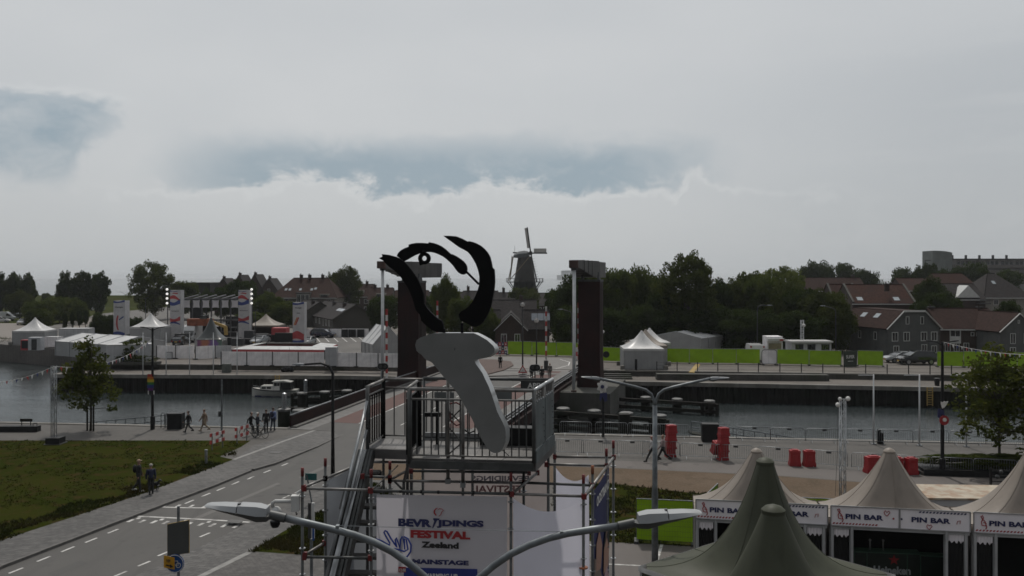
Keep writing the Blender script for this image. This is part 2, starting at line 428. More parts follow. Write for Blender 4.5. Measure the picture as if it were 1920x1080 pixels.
mb = MB(); mb.poly([(-170, nq(-170) + .2, -4), (260, nq(260) + .2, -4), (260, nq(260) + .2, -.12), (-170, nq(-170) + .2, -.12)]); q2 = mb.build('quay_wall', m_concd); tag(q2, kind='structure')
lp = [G(-260, 1120), G(0, 1014), G(135, 970), G(270, 925), G(355, 893), G(440, 861), G(475, 835), G(620, 797), kerbL[-1]] + kerbL[-2::-1]
sheet('pavement', [(p.x, p.y) for p in lp], .004, m_pave)
rp = rightE[:-2] + [G(760, 900), G(700, 1000), G(607, 1044), G(472, 1035), G(380, 1079), G(260, 1140)]
sheet('pavement', [(p.x, p.y) for p in rp], .004, m_pave)
sheet('pavement', [(p.x, p.y) for p in g2((472, 1036), (380, 1080), (260, 1140), (-40, 1300), (300, 2400), (1300, 2400), (1150, 1045), (607, 1045))], .0045, m_pave2)
def band(name, uvs, w, z, mat, parent=None, zg=0.0):
 ps = [G(u, v, zg) for u, v in uvs]; mb = MB()
 for a, b in zip(ps, ps[1:]):
  d = (b - a).normalized(); n = Vector((-d.y, d.x, 0)) * w / 2
  mb.poly([(a - n) + Vector((0, 0, z)), (b - n) + Vector((0, 0, z)), (b + n) + Vector((0, 0, z)), (a + n) + Vector((0, 0, z))])
 o = mb.build(name, mat, parent, fix=False)
 if o.data.polygons[0].normal.z < 0: o.data.flip_normals()
 if parent is None: tag(o, kind='structure')
 return o
band('path_edging', [(438, 862), (530, 828), (622, 796)], .28, .010, m_edge)
band('path_edging', [(467, 1036), (380, 1079), (240, 1150)], .30, .010, m_edge)
kerb = thing('kerb', None, None); kerb['kind'] = 'structure'
kst = None; acc = 0.0
for a, b in zip(kerbL[:-1], kerbL[1:]):
 L = (b - a).length; d = (b - a) / L; s = 0.0
 while s + .98 < L + .5:
  p = a + d * (s + .5); p.z = -.058
  if kst is None:
   kst = MB().box((0, 0, 0), (.985, .16, .13)).build('kerb_stone', m_stone, kerb, local=True); ko = kst
  else:
   ko = kst.copy(); C.objects.link(ko)
  ko.location = p + Vector((d.y * .06, -d.x * .06, random.uniform(-.006, .006))); ko.rotation_euler = (0, 0, math.atan2(d.y, d.x))
  s += 1.0
  if p.y > 66 or p.y < 24: s += 1.0
gl = g2((-700, 826), (470, 826), (452, 838), (412, 856), (437, 862), (355, 893), (270, 925), (135, 970), (0, 1014), (-260, 1120), (-700, 1300))
grass = sheet('grass', [(p.x, p.y) for p in gl], .008, m_grass)
gw = g2((472, 1034), (529, 998), (607, 956), (700, 905), (740, 930), (720, 1000), (607, 1043)); sheet('grass', [(p.x, p.y) for p in gw], .008, m_grass)
gr = g2((1040, 905), (1150, 907), (1240, 918), (1300, 925), (1420, 930), (1400, 1022), (1290, 1024), (1140, 1016), (1040, 1012)); sheet('grass', [(p.x, p.y) for p in gr], .012, m_grass)
strip = g2((700, 856), (1040, 860), (1150, 864), (1450, 872), (1750, 893), (2100, 905), (2600, 930), (2600, 970), (2100, 935), (1750, 914), (1450, 891), (1150, 877), (1040, 873), (700, 868))
sheet('path', [(p.x, p.y) for p in strip], .004, m_asph2)
sd = g2((700, 869), (1040, 874), (1150, 878), (1450, 892), (1750, 915), (2100, 936), (2600, 971), (2600, 1100), (1900, 1000), (1600, 950), (1300, 930), (1150, 912), (1040, 908), (700, 900))
sheet('sand', [(p.x, p.y) for p in sd], .008, m_sand)
lot = g2((1040, 1013), (1140, 1017), (1290, 1025), (1400, 1023), (1600, 951), (1900, 1001), (2600, 1101), (3200, 2200), (1200, 2200), (1120, 1100))
sheet('road', [(p.x, p.y) for p in lot], .004, m_asph2)
band('parking_line', [(1242, 1018), (1228, 1062)], .14, .009, m_line)
band('parking_line', [(1140, 1058), (1184, 1060), (1290, 1066)], .12, .009, m_line)
def tufts(name, polys, n, seed, hgt=(.05, .16), mat=None, z=0.0, blades=5):
 rng = np.random.default_rng(seed)
 P = []
 for poly in polys:
  a = np.array([(p[0], p[1]) for p in poly]); lo, hi = a.min(0), a.max(0)
  lo = np.maximum(lo, (-150, 0)); hi = np.minimum(hi, (70, 190))
  c = rng.uniform(lo, hi, (n * 3, 2)); ins = np.zeros(len(c), bool); j = len(a) - 1
  for i in range(len(a)):
   cr = ((a[i, 1] > c[:, 1]) != (a[j, 1] > c[:, 1])) & (c[:, 0] < (a[j, 0] - a[i, 0]) * (c[:, 1] - a[i, 1]) / (a[j, 1] - a[i, 1] + 1e-9) + a[i, 0]); ins ^= cr; j = i
  P.append(c[ins][:n])
 P = np.concatenate(P); k = len(P)
 dens = np.sin(P[:, 0] * .9 + 1.3 * np.sin(P[:, 1] * .4)) * np.sin(P[:, 1] * 1.1 + np.sin(P[:, 0] * .7)) > -.25
 P = P[dens]; k = len(P)
 vs = []
 for b in range(blades):
  an = rng.uniform(0, 2 * PI, k); h = rng.uniform(*hgt, k); w = rng.uniform(.02, .05, k); o = rng.normal(0, .09, (k, 2)); le = rng.normal(0, .06, (k, 2))
  x, y = P[:, 0] + o[:, 0], P[:, 1] + o[:, 1]
  zz = np.full(k, z)
  vs.append(np.stack([np.stack([x - np.cos(an) * w, y - np.sin(an) * w, zz], 1), np.stack([x + np.cos(an) * w, y + np.sin(an) * w, zz], 1), np.stack([x + le[:, 0], y + le[:, 1], zz + h], 1)], 1))
 v = np.concatenate(vs).reshape(-1, 3)
 return npmesh(name, v, 3, mat)
def npmesh(name, v, n, mat):
 me = bpy.data.meshes.new(name); k = len(v) // n
 me.vertices.add(len(v)); me.vertices.foreach_set('co', v.astype(np.float32).ravel())
 me.loops.add(len(v)); me.loops.foreach_set('vertex_index', np.arange(len(v), dtype=np.int32))
 me.polygons.add(k); me.polygons.foreach_set('loop_start', np.arange(0, len(v), n, dtype=np.int32))
 me.materials.append(mat); me.update(calc_edges=True); return me
m_blade = M('grass_blades', (0.0248, 0.0310, 0.0087), .9, var=.35, scale=.5, trans=.25, tint=(0.0403, 0.0341, 0.0136), tscale=.3, spec=.0)
o = bpy.data.objects.new('grass_tufts', tufts('grass_tufts', [[(p.x, p.y) for p in gl]], 9000, 3, (.03, .09), m_blade)); C.objects.link(o); tag(o, kind='stuff')
edgeg = [G(u, v) for u, v in ((-260, 1085), (0, 985), (270, 905), (440, 846), (440, 861), (355, 893), (270, 925), (135, 970), (0, 1014), (-260, 1120))]
o = bpy.data.objects.new('grass_tufts', tufts('grass_tufts', [[(p.x, p.y) for p in edgeg], [(p.x, p.y) for p in gr], [(p.x, p.y) for p in gw]], 3000, 4, (.05, .18), m_blade)); C.objects.link(o); tag(o, kind='stuff')
RZ = -.12
def mark(uvs, w, name='lane_marking'): return band(name, uvs, w, .006, m_line, None, RZ)
def dash(u, v, du, dv): mark([(u - du / 2, v - dv / 2), (u + du / 2, v + dv / 2)], .12)
for u, v, du, dv in ((30, 1070, 27, -10.5), (82, 1048, 25, -10), (127, 1030, 24, -10), (171, 1013, 22, -9), (212, 996, 20, -8), (355, 941, 17, -7), (386, 928, 16, -6.5), (414, 917, 15, -6), (441, 906, 14, -6), (470, 896, 13, -6), (501, 884, 13, -5),
                     (534, 871, 12, -5), (555, 863, 11, -4.5), (575, 855, 10, -4.5), (593, 847, 10, -4.5), (611, 839, 10, -4.5), (628, 832, 9, -4), (645, 825, 9, -4), (660, 818, 8, -4)): dash(u, v, du, dv)
for u, v, du, dv in ((226, 1076, 24, -10), (270, 1057, 23, -9.5), (307, 1038, 22, -9), (384, 1003, 19, -8), (506, 946, 14, -6), (536, 932, 13, -6), (559, 922, 13, -6), (590, 908, 12, -6)): dash(u, v, du, dv)
mark([(245, 967.5), (300, 970), (400, 975), (470, 979.5)], .16, 'stop_line')
mark([(290, 950.5), (340, 952), (386, 952.5)], .14, 'stop_line')
for i in range(11):
 u = 250 + i * 22; mark([(u, 974 + i * 1.1), (u - 11, 979 + i * 1.2)], .18, 'give_way_marking')
 if i % 2 == 0 and i < 10: mark([(u + 12, 970.5 + i * 1.1), (u + 7, 973.5 + i * 1.1)], .18, 'give_way_marking')
for i in range(4): u = 305 + i * 25; mark([(u + 8, 946 + i * .4), (u, 950.5 + i * .4)], .16, 'give_way_marking')
for u, v in ((516, 848.5), (440, 978)):
 p = G(u, v); o = MB().box((p.x, p.y, .012), (.8, .5, .012), -.25).build('drain_cover', M('cast_iron', (.05, .048, .046), .6, var=.3, scale=6)); tag(o, 'flat iron drain cover in the pavement ' + ('left of the white path edging' if v > 900 else 'between path edging and kerb'), 'drain cover')
m_patch = asphalt('asphalt_patch', (.050, .048, .046), (.058, .055, .052)); m_worn = asphalt('worn_asphalt', (.092, .087, .082), (.10, .094, .088))
for uvs, m_ in ((((90, 1075), (150, 1051), (166, 1056), (106, 1081)), m_patch), (((330, 985), (520, 905), (526, 907), (338, 988)), m_worn), (((560, 895), (650, 855), (655, 857), (566, 898)), m_worn)):
 sheet('road_patch', [(p.x, p.y) for p in g2(*uvs, z=-.12)], -.117, m_)
FE = [(-57, 105.9), (-20, 104.2), (5, 99.8), (30, 95.8), (46, 93.3), (80, 88.4), (260, 64)]
FW = [(-57, 112), (-18, 109.6), (8, 104.6), (20, 103), (45, 99.8), (80, 95), (260, 72)]
slab('promenade', FE + [(260, 90), (-57, 125)], -4, 0.0, m_upper)
capmb = MB()
for a, b in zip(FE, FE[1:]):
 capmb.extr([(a[0], a[1] - .28, -.42), (a[0], a[1] + .4, -.42), (a[0], a[1] + .4, .03), (a[0], a[1] - .28, .03)], (b[0] - a[0], b[1] - a[1], 0))
tag(capmb.build('quay_edge', m_conc), kind='structure')
sp = MB()
pr = []
for a, b in zip(FE, FE[1:]):
 A, B = Vector((a[0], a[1], 0)), Vector((b[0], b[1], 0)); L = (B - A).length; d = (B - A) / L; nn = Vector((d.y, -d.x, 0)); k = int(L / .9)
 for i in range(k):
  for f_, o_ in ((.0, .03), (.35, .03), (.5, .2), (.85, .2)): pr.append(A + d * ((i + f_) * L / k) + nn * o_)
vs = [(p.x, p.y, -4) for p in pr] + [(p.x, p.y, -.40) for p in pr]; n = len(pr)
sp.add(vs, [(i, i + 1, n + i + 1, n + i) for i in range(n - 1)]); tag(sp.build('quay_wall', m_sheet), kind='structure')
mb = MB(); mb.extr([(-57, 105.9, -4), (-57, 140, -4), (-57, 140, -.02), (-57, 105.9, -.02)], (-.3, 0, 0)); tag(mb.build('quay_wall', m_sheet), kind='structure')
upper = slab('upper_ground', FW + [(700, 60), (700, 420), (-57, 420)], -.2, UP, m_upper)
up2 = slab('upper_ground', [(-57, 126), (-57, 420), (-420, 420), (-420, 190), (-95, 150)], -4, UP - .004, m_lot)
wc = MB()
for a, b in zip(FW, FW[1:]):
 wc.extr([(a[0], a[1] - .12, UP - .10), (a[0], a[1] + .45, UP - .10), (a[0], a[1] + .45, UP + .05), (a[0], a[1] - .12, UP + .05)], (b[0] - a[0], b[1] - a[1], 0))
tag(wc.build('wall_coping', m_conc), kind='structure')
wf = MB()
for a, b in zip(FW, FW[1:]): wf.poly([(a[0], a[1] - .03, 0), (b[0], b[1] - .03, 0), (b[0], b[1] - .03, UP - .1), (a[0], a[1] - .03, UP - .1)])
tag(wf.build('retaining_wall', m_concd), kind='structure')
a, b = G(1232, 712.5), G(1555, 714.8)
mb = MB(); mb.extr([(a.x, a.y, 0), (a.x, a.y + 1.2, 0), (a.x, a.y + 1.2, .70), (a.x, a.y, .70)], b - a); tag(mb.build('seating_block', m_concd), 'long low concrete sitting block on the promenade below the green fences', 'seating block')
st = MB(); a, b = G(1133, 711), G(1186, 711.6)
for i in range(3):
 st.extr([(a.x, a.y + i * .55, .0), (a.x, a.y + i * .55 + .56, .0), (a.x, a.y + i * .55 + .56, .18 + .17 * i), (a.x, a.y + i * .55, .18 + .17 * i)], (b - a) * (1 - .002 * i))
tag(st.build('steps', m_concd), kind='structure')
mb = MB(); mb.add([(-57, 126, -4), (-95, 150, -4), (-420, 190, -4), (-57, 128.5, .3), (-95, 152.5, .3), (-420, 192.5, .3), (-57, 135, UP + .06), (-95, 159, UP + .06), (-420, 200, UP + .06)],
                  [(0, 1, 4, 3), (1, 2, 5, 4), (3, 4, 7, 6), (4, 5, 8, 7)]); tag(mb.build('rough_bank', m_bank), kind='structure')
o = bpy.data.objects.new('bank_weeds', tufts('bank_weeds', [[(-57, 128), (-95, 152), (-140, 157), (-140, 166), (-95, 160), (-57, 136)]], 2600, 9, (.3, .8), M('weeds', (.05, .06, .025), .9, var=.4, scale=.3, trans=.25, spec=.1), .35)); C.objects.link(o); tag(o, kind='stuff')
sheet('road', [(p.x, p.y) for p in [GU(855, 706), GU(1046, 702), GU(1064, 697), GU(1092, 686), GU(1100, 676), GU(1060, 671), GU(930, 668.5), GU(840, 668), GU(840, 690)]], UP + .006, asphalt('far_asphalt', (.12, .112, .106), (.14, .132, .125), 1.4))
isl = slab('traffic_island', [(p.x, p.y) for p in [GU(850, 703), GU(912, 703.5), GU(945, 695), GU(963, 686), GU(958, 679), GU(930, 675.5), GU(850, 674)]], UP, UP + .11, m_bricks)
band('lane_marking', [(1000, 698), (1040, 692), (1066, 685), (1068, 679), (1050, 674)], .12, .012, m_white, None, UP)
sheet('parking_lot', [(p.x, p.y) for p in [GU(150, 652), GU(700, 662), GU(720, 628), GU(240, 622)]], UP + .004, m_lot)
for i in range(7): band('parking_line', [(600 + i * 17, 641), (592 + i * 16, 632)], .12, .010, m_white, None, UP)
for i in range(5): band('parking_line', [(470 + i * 20, 650), (466 + i * 19, 640)], .12, .010, m_white, None, UP)
sheet('park_lawn', [(p.x, p.y) for p in [GU(-120, 655), GU(100, 610), GU(190, 588), GU(320, 575), Vector((-60, 415)), Vector((-415, 415)), Vector((-415, 230))]], UP + .004, m_dike)
sheet('access_road', [(p.x, p.y) for p in [GU(100, 632), GU(140, 632), GU(187, 590), GU(176, 590)]], UP + .012, asphalt('pale_asphalt', (.14, .122, .108), (.155, .137, .12), .2))
sheet('access_road', [(p.x, p.y) for p in [GU(-150, 632), GU(48, 640), GU(52, 612), GU(30, 606), GU(-150, 606)]], UP + .012, MATS.get('x') or bpy.data.materials['pale_asphalt'])
dk = MB(); dk.loft([[Vector((x, y0 - 16, UP - .3)), Vector((x, y0 - 2, 4.7)), Vector((x, y0 + 2, 4.7)), Vector((x, y0 + 24, WZ - 1))] for x, y0 in ((-420, 352), (-180, 345), (-110, 342), (-60, 352), (-30, 372))]); tag(dk.build('dike', m_dike), kind='structure')
fs = MB()
for x, w, hh in ((330, 60, 55), (385, 50, 80), (440, 45, 72), (520, 60, 38), (290, 30, 28), (600, 90, 30)): fs.box((x, 5200, WZ + hh / 2), (w, 60, hh))
tag(fs.build('far_shore', M('far_shore', (.25, .27, .28), .9)), kind='structure')
hz = MB().box((0, 5600, 15.0), (18600, 13200, 42.0)).build('haze', None)
hm = bpy.data.materials.new('haze'); hm.use_nodes = True; hm.node_tree.nodes.clear()
pv = hm.node_tree.nodes.new('ShaderNodeVolumePrincipled'); pv.inputs['Color'].default_value = (.93, .96, 1.0, 1); pv.inputs['Density'].default_value = .00012; pv.inputs['Anisotropy'].default_value = .2
ho = hm.node_tree.nodes.new('ShaderNodeOutputMaterial'); hm.node_tree.links.new(pv.outputs[0], ho.inputs['Volume'])
hz.data.materials.clear(); hz.data.materials.append(hm); tag(hz, kind='stuff')
# ------------------------------------------------------------------ bascule bridge
m_steel = M('oxblood_steel', (.022, .0065, .006), .6, var=.25, scale=.6, streak=.5, tint=(.014, .006, .006), spec=.18)
m_beam = M('weathered_plate', (.075, .070, .066), .6, var=.3, scale=.5, streak=.7, tint=(.045, .042, .040), bump=.2)
m_rust = M('rusty_plate', (.060, .030, .024), .75, var=.35, scale=.8, streak=.5)
m_rod = M('white_tube', (.55, .56, .57), .45, var=.08, scale=2, streak=.35)
m_galv = M('galvanised_steel', (.30, .31, .32), .42, metal=.75, var=.22, scale=6, tint=(.20, .21, .22), tscale=2.5)
m_alu = M('aluminium', (.42, .43, .44), .38, metal=.8, var=.15, scale=4, tint=(.30, .31, .32), tscale=1.5)
m_black = M('black_paint', (.009, .009, .010), .55, spec=.3, var=.3, scale=3)
m_dark = M('dark_grey_paint', (.035, .036, .038), .55, var=.25, scale=3)
m_timber = M('wet_timber', (.014, .012, .010), .85, spec=.2, var=.4, scale=1.2, bump=.5, bscale=9, streak=.4, tint=(.017, .020, .014))
m_capc = M('pile_cap_zinc', (.09, .09, .088), .6, var=.3, scale=3)
m_red = M('red_paint', (.36, .035, .03), .5, var=.12, scale=3)
m_yellow = M('yellow_paint', (.55, .34, .03), .5, var=.12, scale=3)
m_glass = M('dark_glass', (.018, .020, .022), .08, var=.2, scale=1, spec=.8)
def bp(t, s, z=0.0):
 p = bl0 + bd * t + bn_ * s; return Vector((p.x, p.y, z))
def dz(t):
 ks = [(-6, -.004), (0, 0.0), (10, .2), (21, .45), (32, .52), (38, .66), (60, .66)]
 for (a, za), (b, zb) in zip(ks, ks[1:]):
  if t <= b: return lerp(za, zb, (t - a) / (b - a))
 return .66
bridge = thing('bascule_bridge', 'wide bascule road bridge over the canal with dark red parapet plates', 'bridge', bp(18, 8, 0), 0)
TS = [-1.5, 2, 6, 10, 14, 18, 22, 26, 30, 34, 38.5]
def deckstrip(name, s0, s1, dzz, mat, ts=TS, thick=None):
 mb = MB()
 if thick: mb.loft([[bp(t, s0, dz(t) + dzz), bp(t, s1, dz(t) + dzz), bp(t, s1, dz(t) + dzz - thick), bp(t, s0, dz(t) + dzz - thick)] for t in ts])
 else: mb.loft([[bp(t, s0, dz(t) + dzz), bp(t, s1, dz(t) + dzz)] for t in ts], cap=False, closed=False)
 o = mb.build(name, mat, bridge, fix=bool(thick))
 if not thick and o.data.polygons[0].normal.z < 0: o.data.flip_normals()
 return o
deckstrip('deck', -.3, BW + .3, 0.02, m_asph, thick=.9)
MB().loft([[bp(t, 4.2, z), bp(t, 12.4, z), bp(t, 12.4, z - .1), bp(t, 4.2, z - .1)] for t, z in ((-12, -.117), (-7, -.08), (-1.4, .026), (2, .05))]).build('approach_ramp', m_asph, bridge)
deckstrip('footway', .2, 2.0, .03, M('grey_footway', (.13, .125, .12), .85, var=.15, scale=2), thick=.006)
deckstrip('cycle_path', 2.0, 4.4, .031, m_redasph, TS[1:], thick=.006)
deckstrip('cycle_path', 11.9, 14.2, .031, m_redasph, TS[1:], thick=.006)
deckstrip('footway', 14.2, 16.5, .03, MATS['grey_footway'], thick=.006)
for s0 in (4.5, 11.7): deckstrip('edge_line', s0, s0 + .14, .034, m_line, TS[1:], thick=.004)
for i in range(10):
 t = 2 + i * 3.6; MB().loft([[bp(q, 8.1, dz(q) + .032), bp(q, 8.22, dz(q) + .032), bp(q, 8.22, dz(q) + .028), bp(q, 8.1, dz(q) + .028)] for q in (t, t + 1.4)]).build('centre_dash', m_line, bridge)
mb = MB(); mb.loft([[bp(t, 5.2, dz(t) + .036), bp(t, 11.4, dz(t) + .036), bp(t, 11.4, dz(t) + .03), bp(t, 5.2, dz(t) + .03)] for t in (22.5, 24.2)]); mb.build('expansion_joint', m_dark, bridge)
pt = [-1, 4, 10, 16, 22, 28, 34, 38]
def parapet(s, inner):
 a = MB(); a.loft([[bp(t, s - .05, dz(t) + .06), bp(t, s + .05, dz(t) + .06), bp(t, s + .05, dz(t) + .95), bp(t, s - .05, dz(t) + .95)] for t in pt]); w = a.build('parapet_plate', m_steel, bridge)
 a = MB(); a.tube([bp(t, s, dz(t) + 1.03) for t in pt], .055, 8); a.build('handrail', m_galv, bridge, smooth=True)
 a = MB(); a.loft([[bp(t, s + inner * .1, dz(t) + .0), bp(t, s + inner * .55, dz(t) + .0), bp(t, s + inner * .55, dz(t) + .16), bp(t, s + inner * .1, dz(t) + .16)] for t in pt]); a.build('kerb', m_stone, bridge)
 for t in np.arange(0, 38, 2.4):
  MB().bar(bp(t, s - inner * .09, dz(t) - .3), bp(t, s - inner * .09, dz(t) + 1.0), .09, .06).build('parapet_post', m_steel, bridge)
parapet(0.0, 1)
parapet(BW, -1)
a = MB(); a.loft([[bp(t, BW + .05, dz(t) - .75), bp(t, BW + .42, dz(t) - .75), bp(t, BW + .42, dz(t) + .25), bp(t, BW + .05, dz(t) + .25)] for t in pt]); a.build('side_girder', m_steel, bridge)
a = MB()
for t in np.arange(-.5, 37, .75): a.bar(bp(t, BW + .12, dz(t) + .86), bp(t, BW + .5, dz(t) + .86), .08, .05)
for k in (.12, .5): a.tube([bp(t, BW + k, dz(t) + .9) for t in pt], .035, 6)
a.build('side_rail', m_galv, bridge)
def pier(c, d, rz, z1, lab):
 o = MB().box((c[0], c[1], (z1 - 4.2) / 2), (d[0], d[1], z1 + 4.2), rz).build('bridge_pier', m_concd); tag(o, lab, 'bridge pier')
PR = -math.atan2(.25, .97)
pier((8.6, 91.5), (5.6, 12.5), PR, .42, 'stained concrete pier in the water under the right bridge tower')
pier((-11.3, 96.5), (6.5, 12.5), PR, -.95, 'concrete pier in the water under the left bridge tower')
def tower(c, w, z1, rod, back, wbeam, side):
 t = thing('bridge_tower', side, 'bridge tower', (c[0], c[1], 0), 0)
 mb = MB(); rr = Matrix.Rotation(PR, 3, 'Z')
 def ring(z, sx, sy): return [Vector((c[0], c[1], z)) + rr @ Vector((a * sx / 2, b * sy / 2, 0)) for a, b in ((-1, -1), (1, -1), (1, 1), (-1, 1))]
 z0 = .3 if c[0] > 0 else -1.0
 mb.loft([ring(z0, w * 1.12, w * 1.15), ring(z0 + 3, w, w * 1.05), ring(z1, w, w)]); mb.build('column', m_steel, t)
 for a in (-1, 1): MB().loft([[p + rr @ Vector((a * (w / 2 + .02) * 1, 0, 0)) for p in ring(z, .05, w * .4)] for z in (z0 + 3.2, z1 - .2)]).build('side_panel', m_steel, t)
 for k in range(1, 6):
  z = z0 + 3 + (z1 - z0 - 3) * k / 6; MB().loft([ring(z - .02, w + .03, w + .03), ring(z + .02, w + .03, w + .03)]).build('seam', m_steel, t)
 MB().loft([ring(z1, w * 1.03, w * 1.03), ring(z1 + .22, w * 1.03, w * 1.03)]).build('top_plate', m_dark, t)
 for a in (-.38, .38):
  p = Vector((c[0], c[1], 0)) + rr @ Vector((a * w, 0, 0)); MB().extr([p + rr @ Vector((-.1, -.6, z1 + .2)), p + rr @ Vector((-.1, .6, z1 + .2)), p + rr @ Vector((-.1, .25, z1 + 1.0)), p + rr @ Vector((-.1, -.25, z1 + 1.0))], rr @ Vector((.2, 0, 0))).build('bearing_bracket', m_dark, t)
 A, B = Vector((rod[0], rod[1], 0)), Vector((back[0], back[1], 0)); d = (B - A); L = d.length; d /= L; n = Vector((d.y, -d.x, 0))
 bm_ = thing_b = MB()
 def bring(s, zl, zh, w0, w1): return [A + d * s + n * w0 + Vector((0, 0, zl)), A + d * s + n * w1 + Vector((0, 0, zl)), A + d * s + n * w1 + Vector((0, 0, zh)), A + d * s + n * w0 + Vector((0, 0, zh))]
 bm_.loft([bring(-.4, 12.98, 13.72, -.45, .45), bring(.6, 12.9, 13.74, -.5, .55), bring(L * .42, 12.1, 13.78, -.9, 1.0), bring(L * .62, 11.95, 13.78, -1.15, 1.25)])
 be = bm_.build('balance_beam', m_beam, t)
 MB().loft([bring(L * .622, 11.96, 13.70, -1.16, 1.27), bring(L * .97, 11.98, 13.70, -1.16, 1.27), bring(L, 12.6, 13.66, -1.1, 1.2)]).build('counterweight', m_beam, t)
 MB().loft([bring(-.43, 12.97, 13.73, -.46, .46), bring(-.05, 12.95, 13.74, -.48, .48)]).build('beam_tip', m_rust, t)
 for k in range(4):
  s = .62 * L * (k + 1) / 5 + .3; zl = lerp(12.95, 12.05, min(1, s / (L * .42))); wl = lerp(.46, 1.0, min(1, s / (L * .5)))
  MB().loft([bring(s, zl - .02, 13.79, -wl - .05, wl + .12), bring(s + .08, zl - .02, 13.79, -wl - .05, wl + .12)]).build('stiffener', m_beam, t)
 zb = dz(16) - .05
 MB().tube([A + Vector((0, 0, 13.0)), A + Vector((.0, 0, 6)), A + Vector((-.05, 0, zb + .35))], [.17, .17, .17], 12).build('hanger_rod', m_rod, t, smooth=True)
 MB().box(A + Vector((-.05, 0, zb)), (.55, .35, .55)).build('rod_anchor', m_rust, t)
 MB().bar(A + Vector((-.05, 0, zb - .05)), A - bn_ * (3.2 if c[0] > 0 else -3.2) + Vector((0, 0, zb - .05)), .3, .45).build('outrigger', m_dark, t)
 MB().lathe([(.3, -.22), (.3, .22)], A + Vector((0, 0, 12.95)), 12).build('rod_head', m_dark, t)
tower((8.4, 91.0), 2.3, 11.55, (6.3, 86.4), (9.6, 98.3), 2.4, 'tall dark red bridge tower right of the sculpture with grey balance beam')
tower((-11.3, 96.5), 2.45, 11.4, (-13.95, 92.0), (-9.6, 103.8), 2.4, 'tall dark red bridge tower behind the black flame outline with grey balance beam')
def fender(name, label, pa, pb, n, ztop, beams, big=.55, doubles=True):
 t = thing(name, label, 'guide wall', ((pa[0] + pb[0]) / 2, (pa[1] + pb[1]) / 2, WZ))
 A, B = Vector((*pa, 0)), Vector((*pb, 0)); d = (B - A).normalized(); nn = Vector((d.y, -d.x, 0))
 for i in range(n):
  p = lerp(A, B, i / (n - 1)); q = MB().lathe([(big, -4), (big, ztop - .1)], p + nn * -.1, 12).build('pile', m_timber, t, smooth='auto')
  MB().lathe([(big * 1.15, ztop - .1), (big * 1.15, ztop + .06), (big * .9, ztop + .12)], p + nn * -.1, 12).build('pile_cap', m_capc, q)
 for z in beams: MB().bar(A - d * .8 + nn * .62 + Vector((0, 0, z)), B + d * .8 + nn * .62 + Vector((0, 0, z)), .34, .36).build('guide_beam', m_timber, t)
 for s in (-.6, .15, None):
  p = B + d * (s if s is not None else .9) + nn * .62
  MB().bar(p + Vector((0, 0, -4)), p + Vector((0, 0, beams[0] + .1)), .32).build('rubbing_post', m_timber, t)
 return t
def px(u, y): return ((u - 960) * y / F, y)
def zx(v, y): return H - (v - V0) * y / F
fender('guide_wall', 'dark timber guide wall in the canal right of the bridge, farther of two', px(1153, 92.5), px(1330, 88.5), 4, zx(746, 91), [zx(753, 90), zx(766, 90), zx(777, 90)], .5)
fender('guide_wall', 'dark timber guide wall close to the quay barriers right of the scaffold tower', px(1055, 79), px(1236, 75), 4, zx(773, 77), [zx(779, 77), zx(794, 77), zx(806, 77)], .55)
MB().bar((px(1170, 74)[0], 74, -3), (px(1170, 74)[0], 74, zx(776, 74)), .9).build('mooring_pile', m_timber, label='thick timber mooring pile beside the near right guide wall', cat='mooring pile')
fender('guide_wall', 'dark timber guide wall in the canal beyond the left bridge parapet', px(650, 94), px(566, 92), 3, zx(736, 92.5), [zx(740, 92), zx(751, 92), zx(758, 92)], .5)
fender('guide_wall', 'dark timber guide frame at the quay corner beside the parapet end', px(562, 71.5), px(534, 72), 2, zx(768, 72), [zx(769, 72), zx(784, 72), zx(798, 72)], .5)
for u, v0, v1, y, lab in ((533, 738, 770, 72, 'slim grey mooring post standing on the quay corner guide frame'), (573, 713, 737, 92.5, 'slim grey mooring post standing on the guide wall near the boat')):
 p = Vector((*px(u, y), 0)); o = MB().lathe([(.2, zx(v1, y)), (.2, zx(v0, y)), (.05, zx(v0, y) + .1)], p, 12).build('mooring_post', m_galv, smooth='auto'); tag(o, lab, 'mooring post')
def striped_pole(name, label, u, v1, y, z0, r=.11, n=12, lean=0.0):
 x = (u - 960) * y / F; z1 = zx(v1, y)
 t = thing(name, label, 'barrier arm', (x, y, z0))
 k = int((z1 - z0 - 1.2) / .6)
 for i in range(k):
  a, b = z0 + 1.2 + i * .6, z0 + 1.2 + (i + 1) * .6
  MB().box((x, y, (a + b) / 2), (r * 2, r * 1.2, b - a)).build('stripe', m_red if i % 2 else m_white, t)
 MB().box((x, y + .3, z0 + .6), (.5, .7, 1.2)).build('drive_housing', m_dark, t)
striped_pole('bridge_barrier', 'raised red and white bridge barrier arm beside the left white hanger rod', 725, 572, 88, dz(15))
striped_pole('bridge_barrier', 'raised red and white bridge barrier arm right of the solar roofed house', 1024, 566, 104, UP)
striped_pole('bridge_barrier', 'raised red and white bridge barrier arm seen through the black flame outline', 820, 556, 107, UP)
striped_pole('bridge_barrier', 'raised red and white bridge barrier arm close behind the right white hanger rod', 1085, 563, 99, UP)
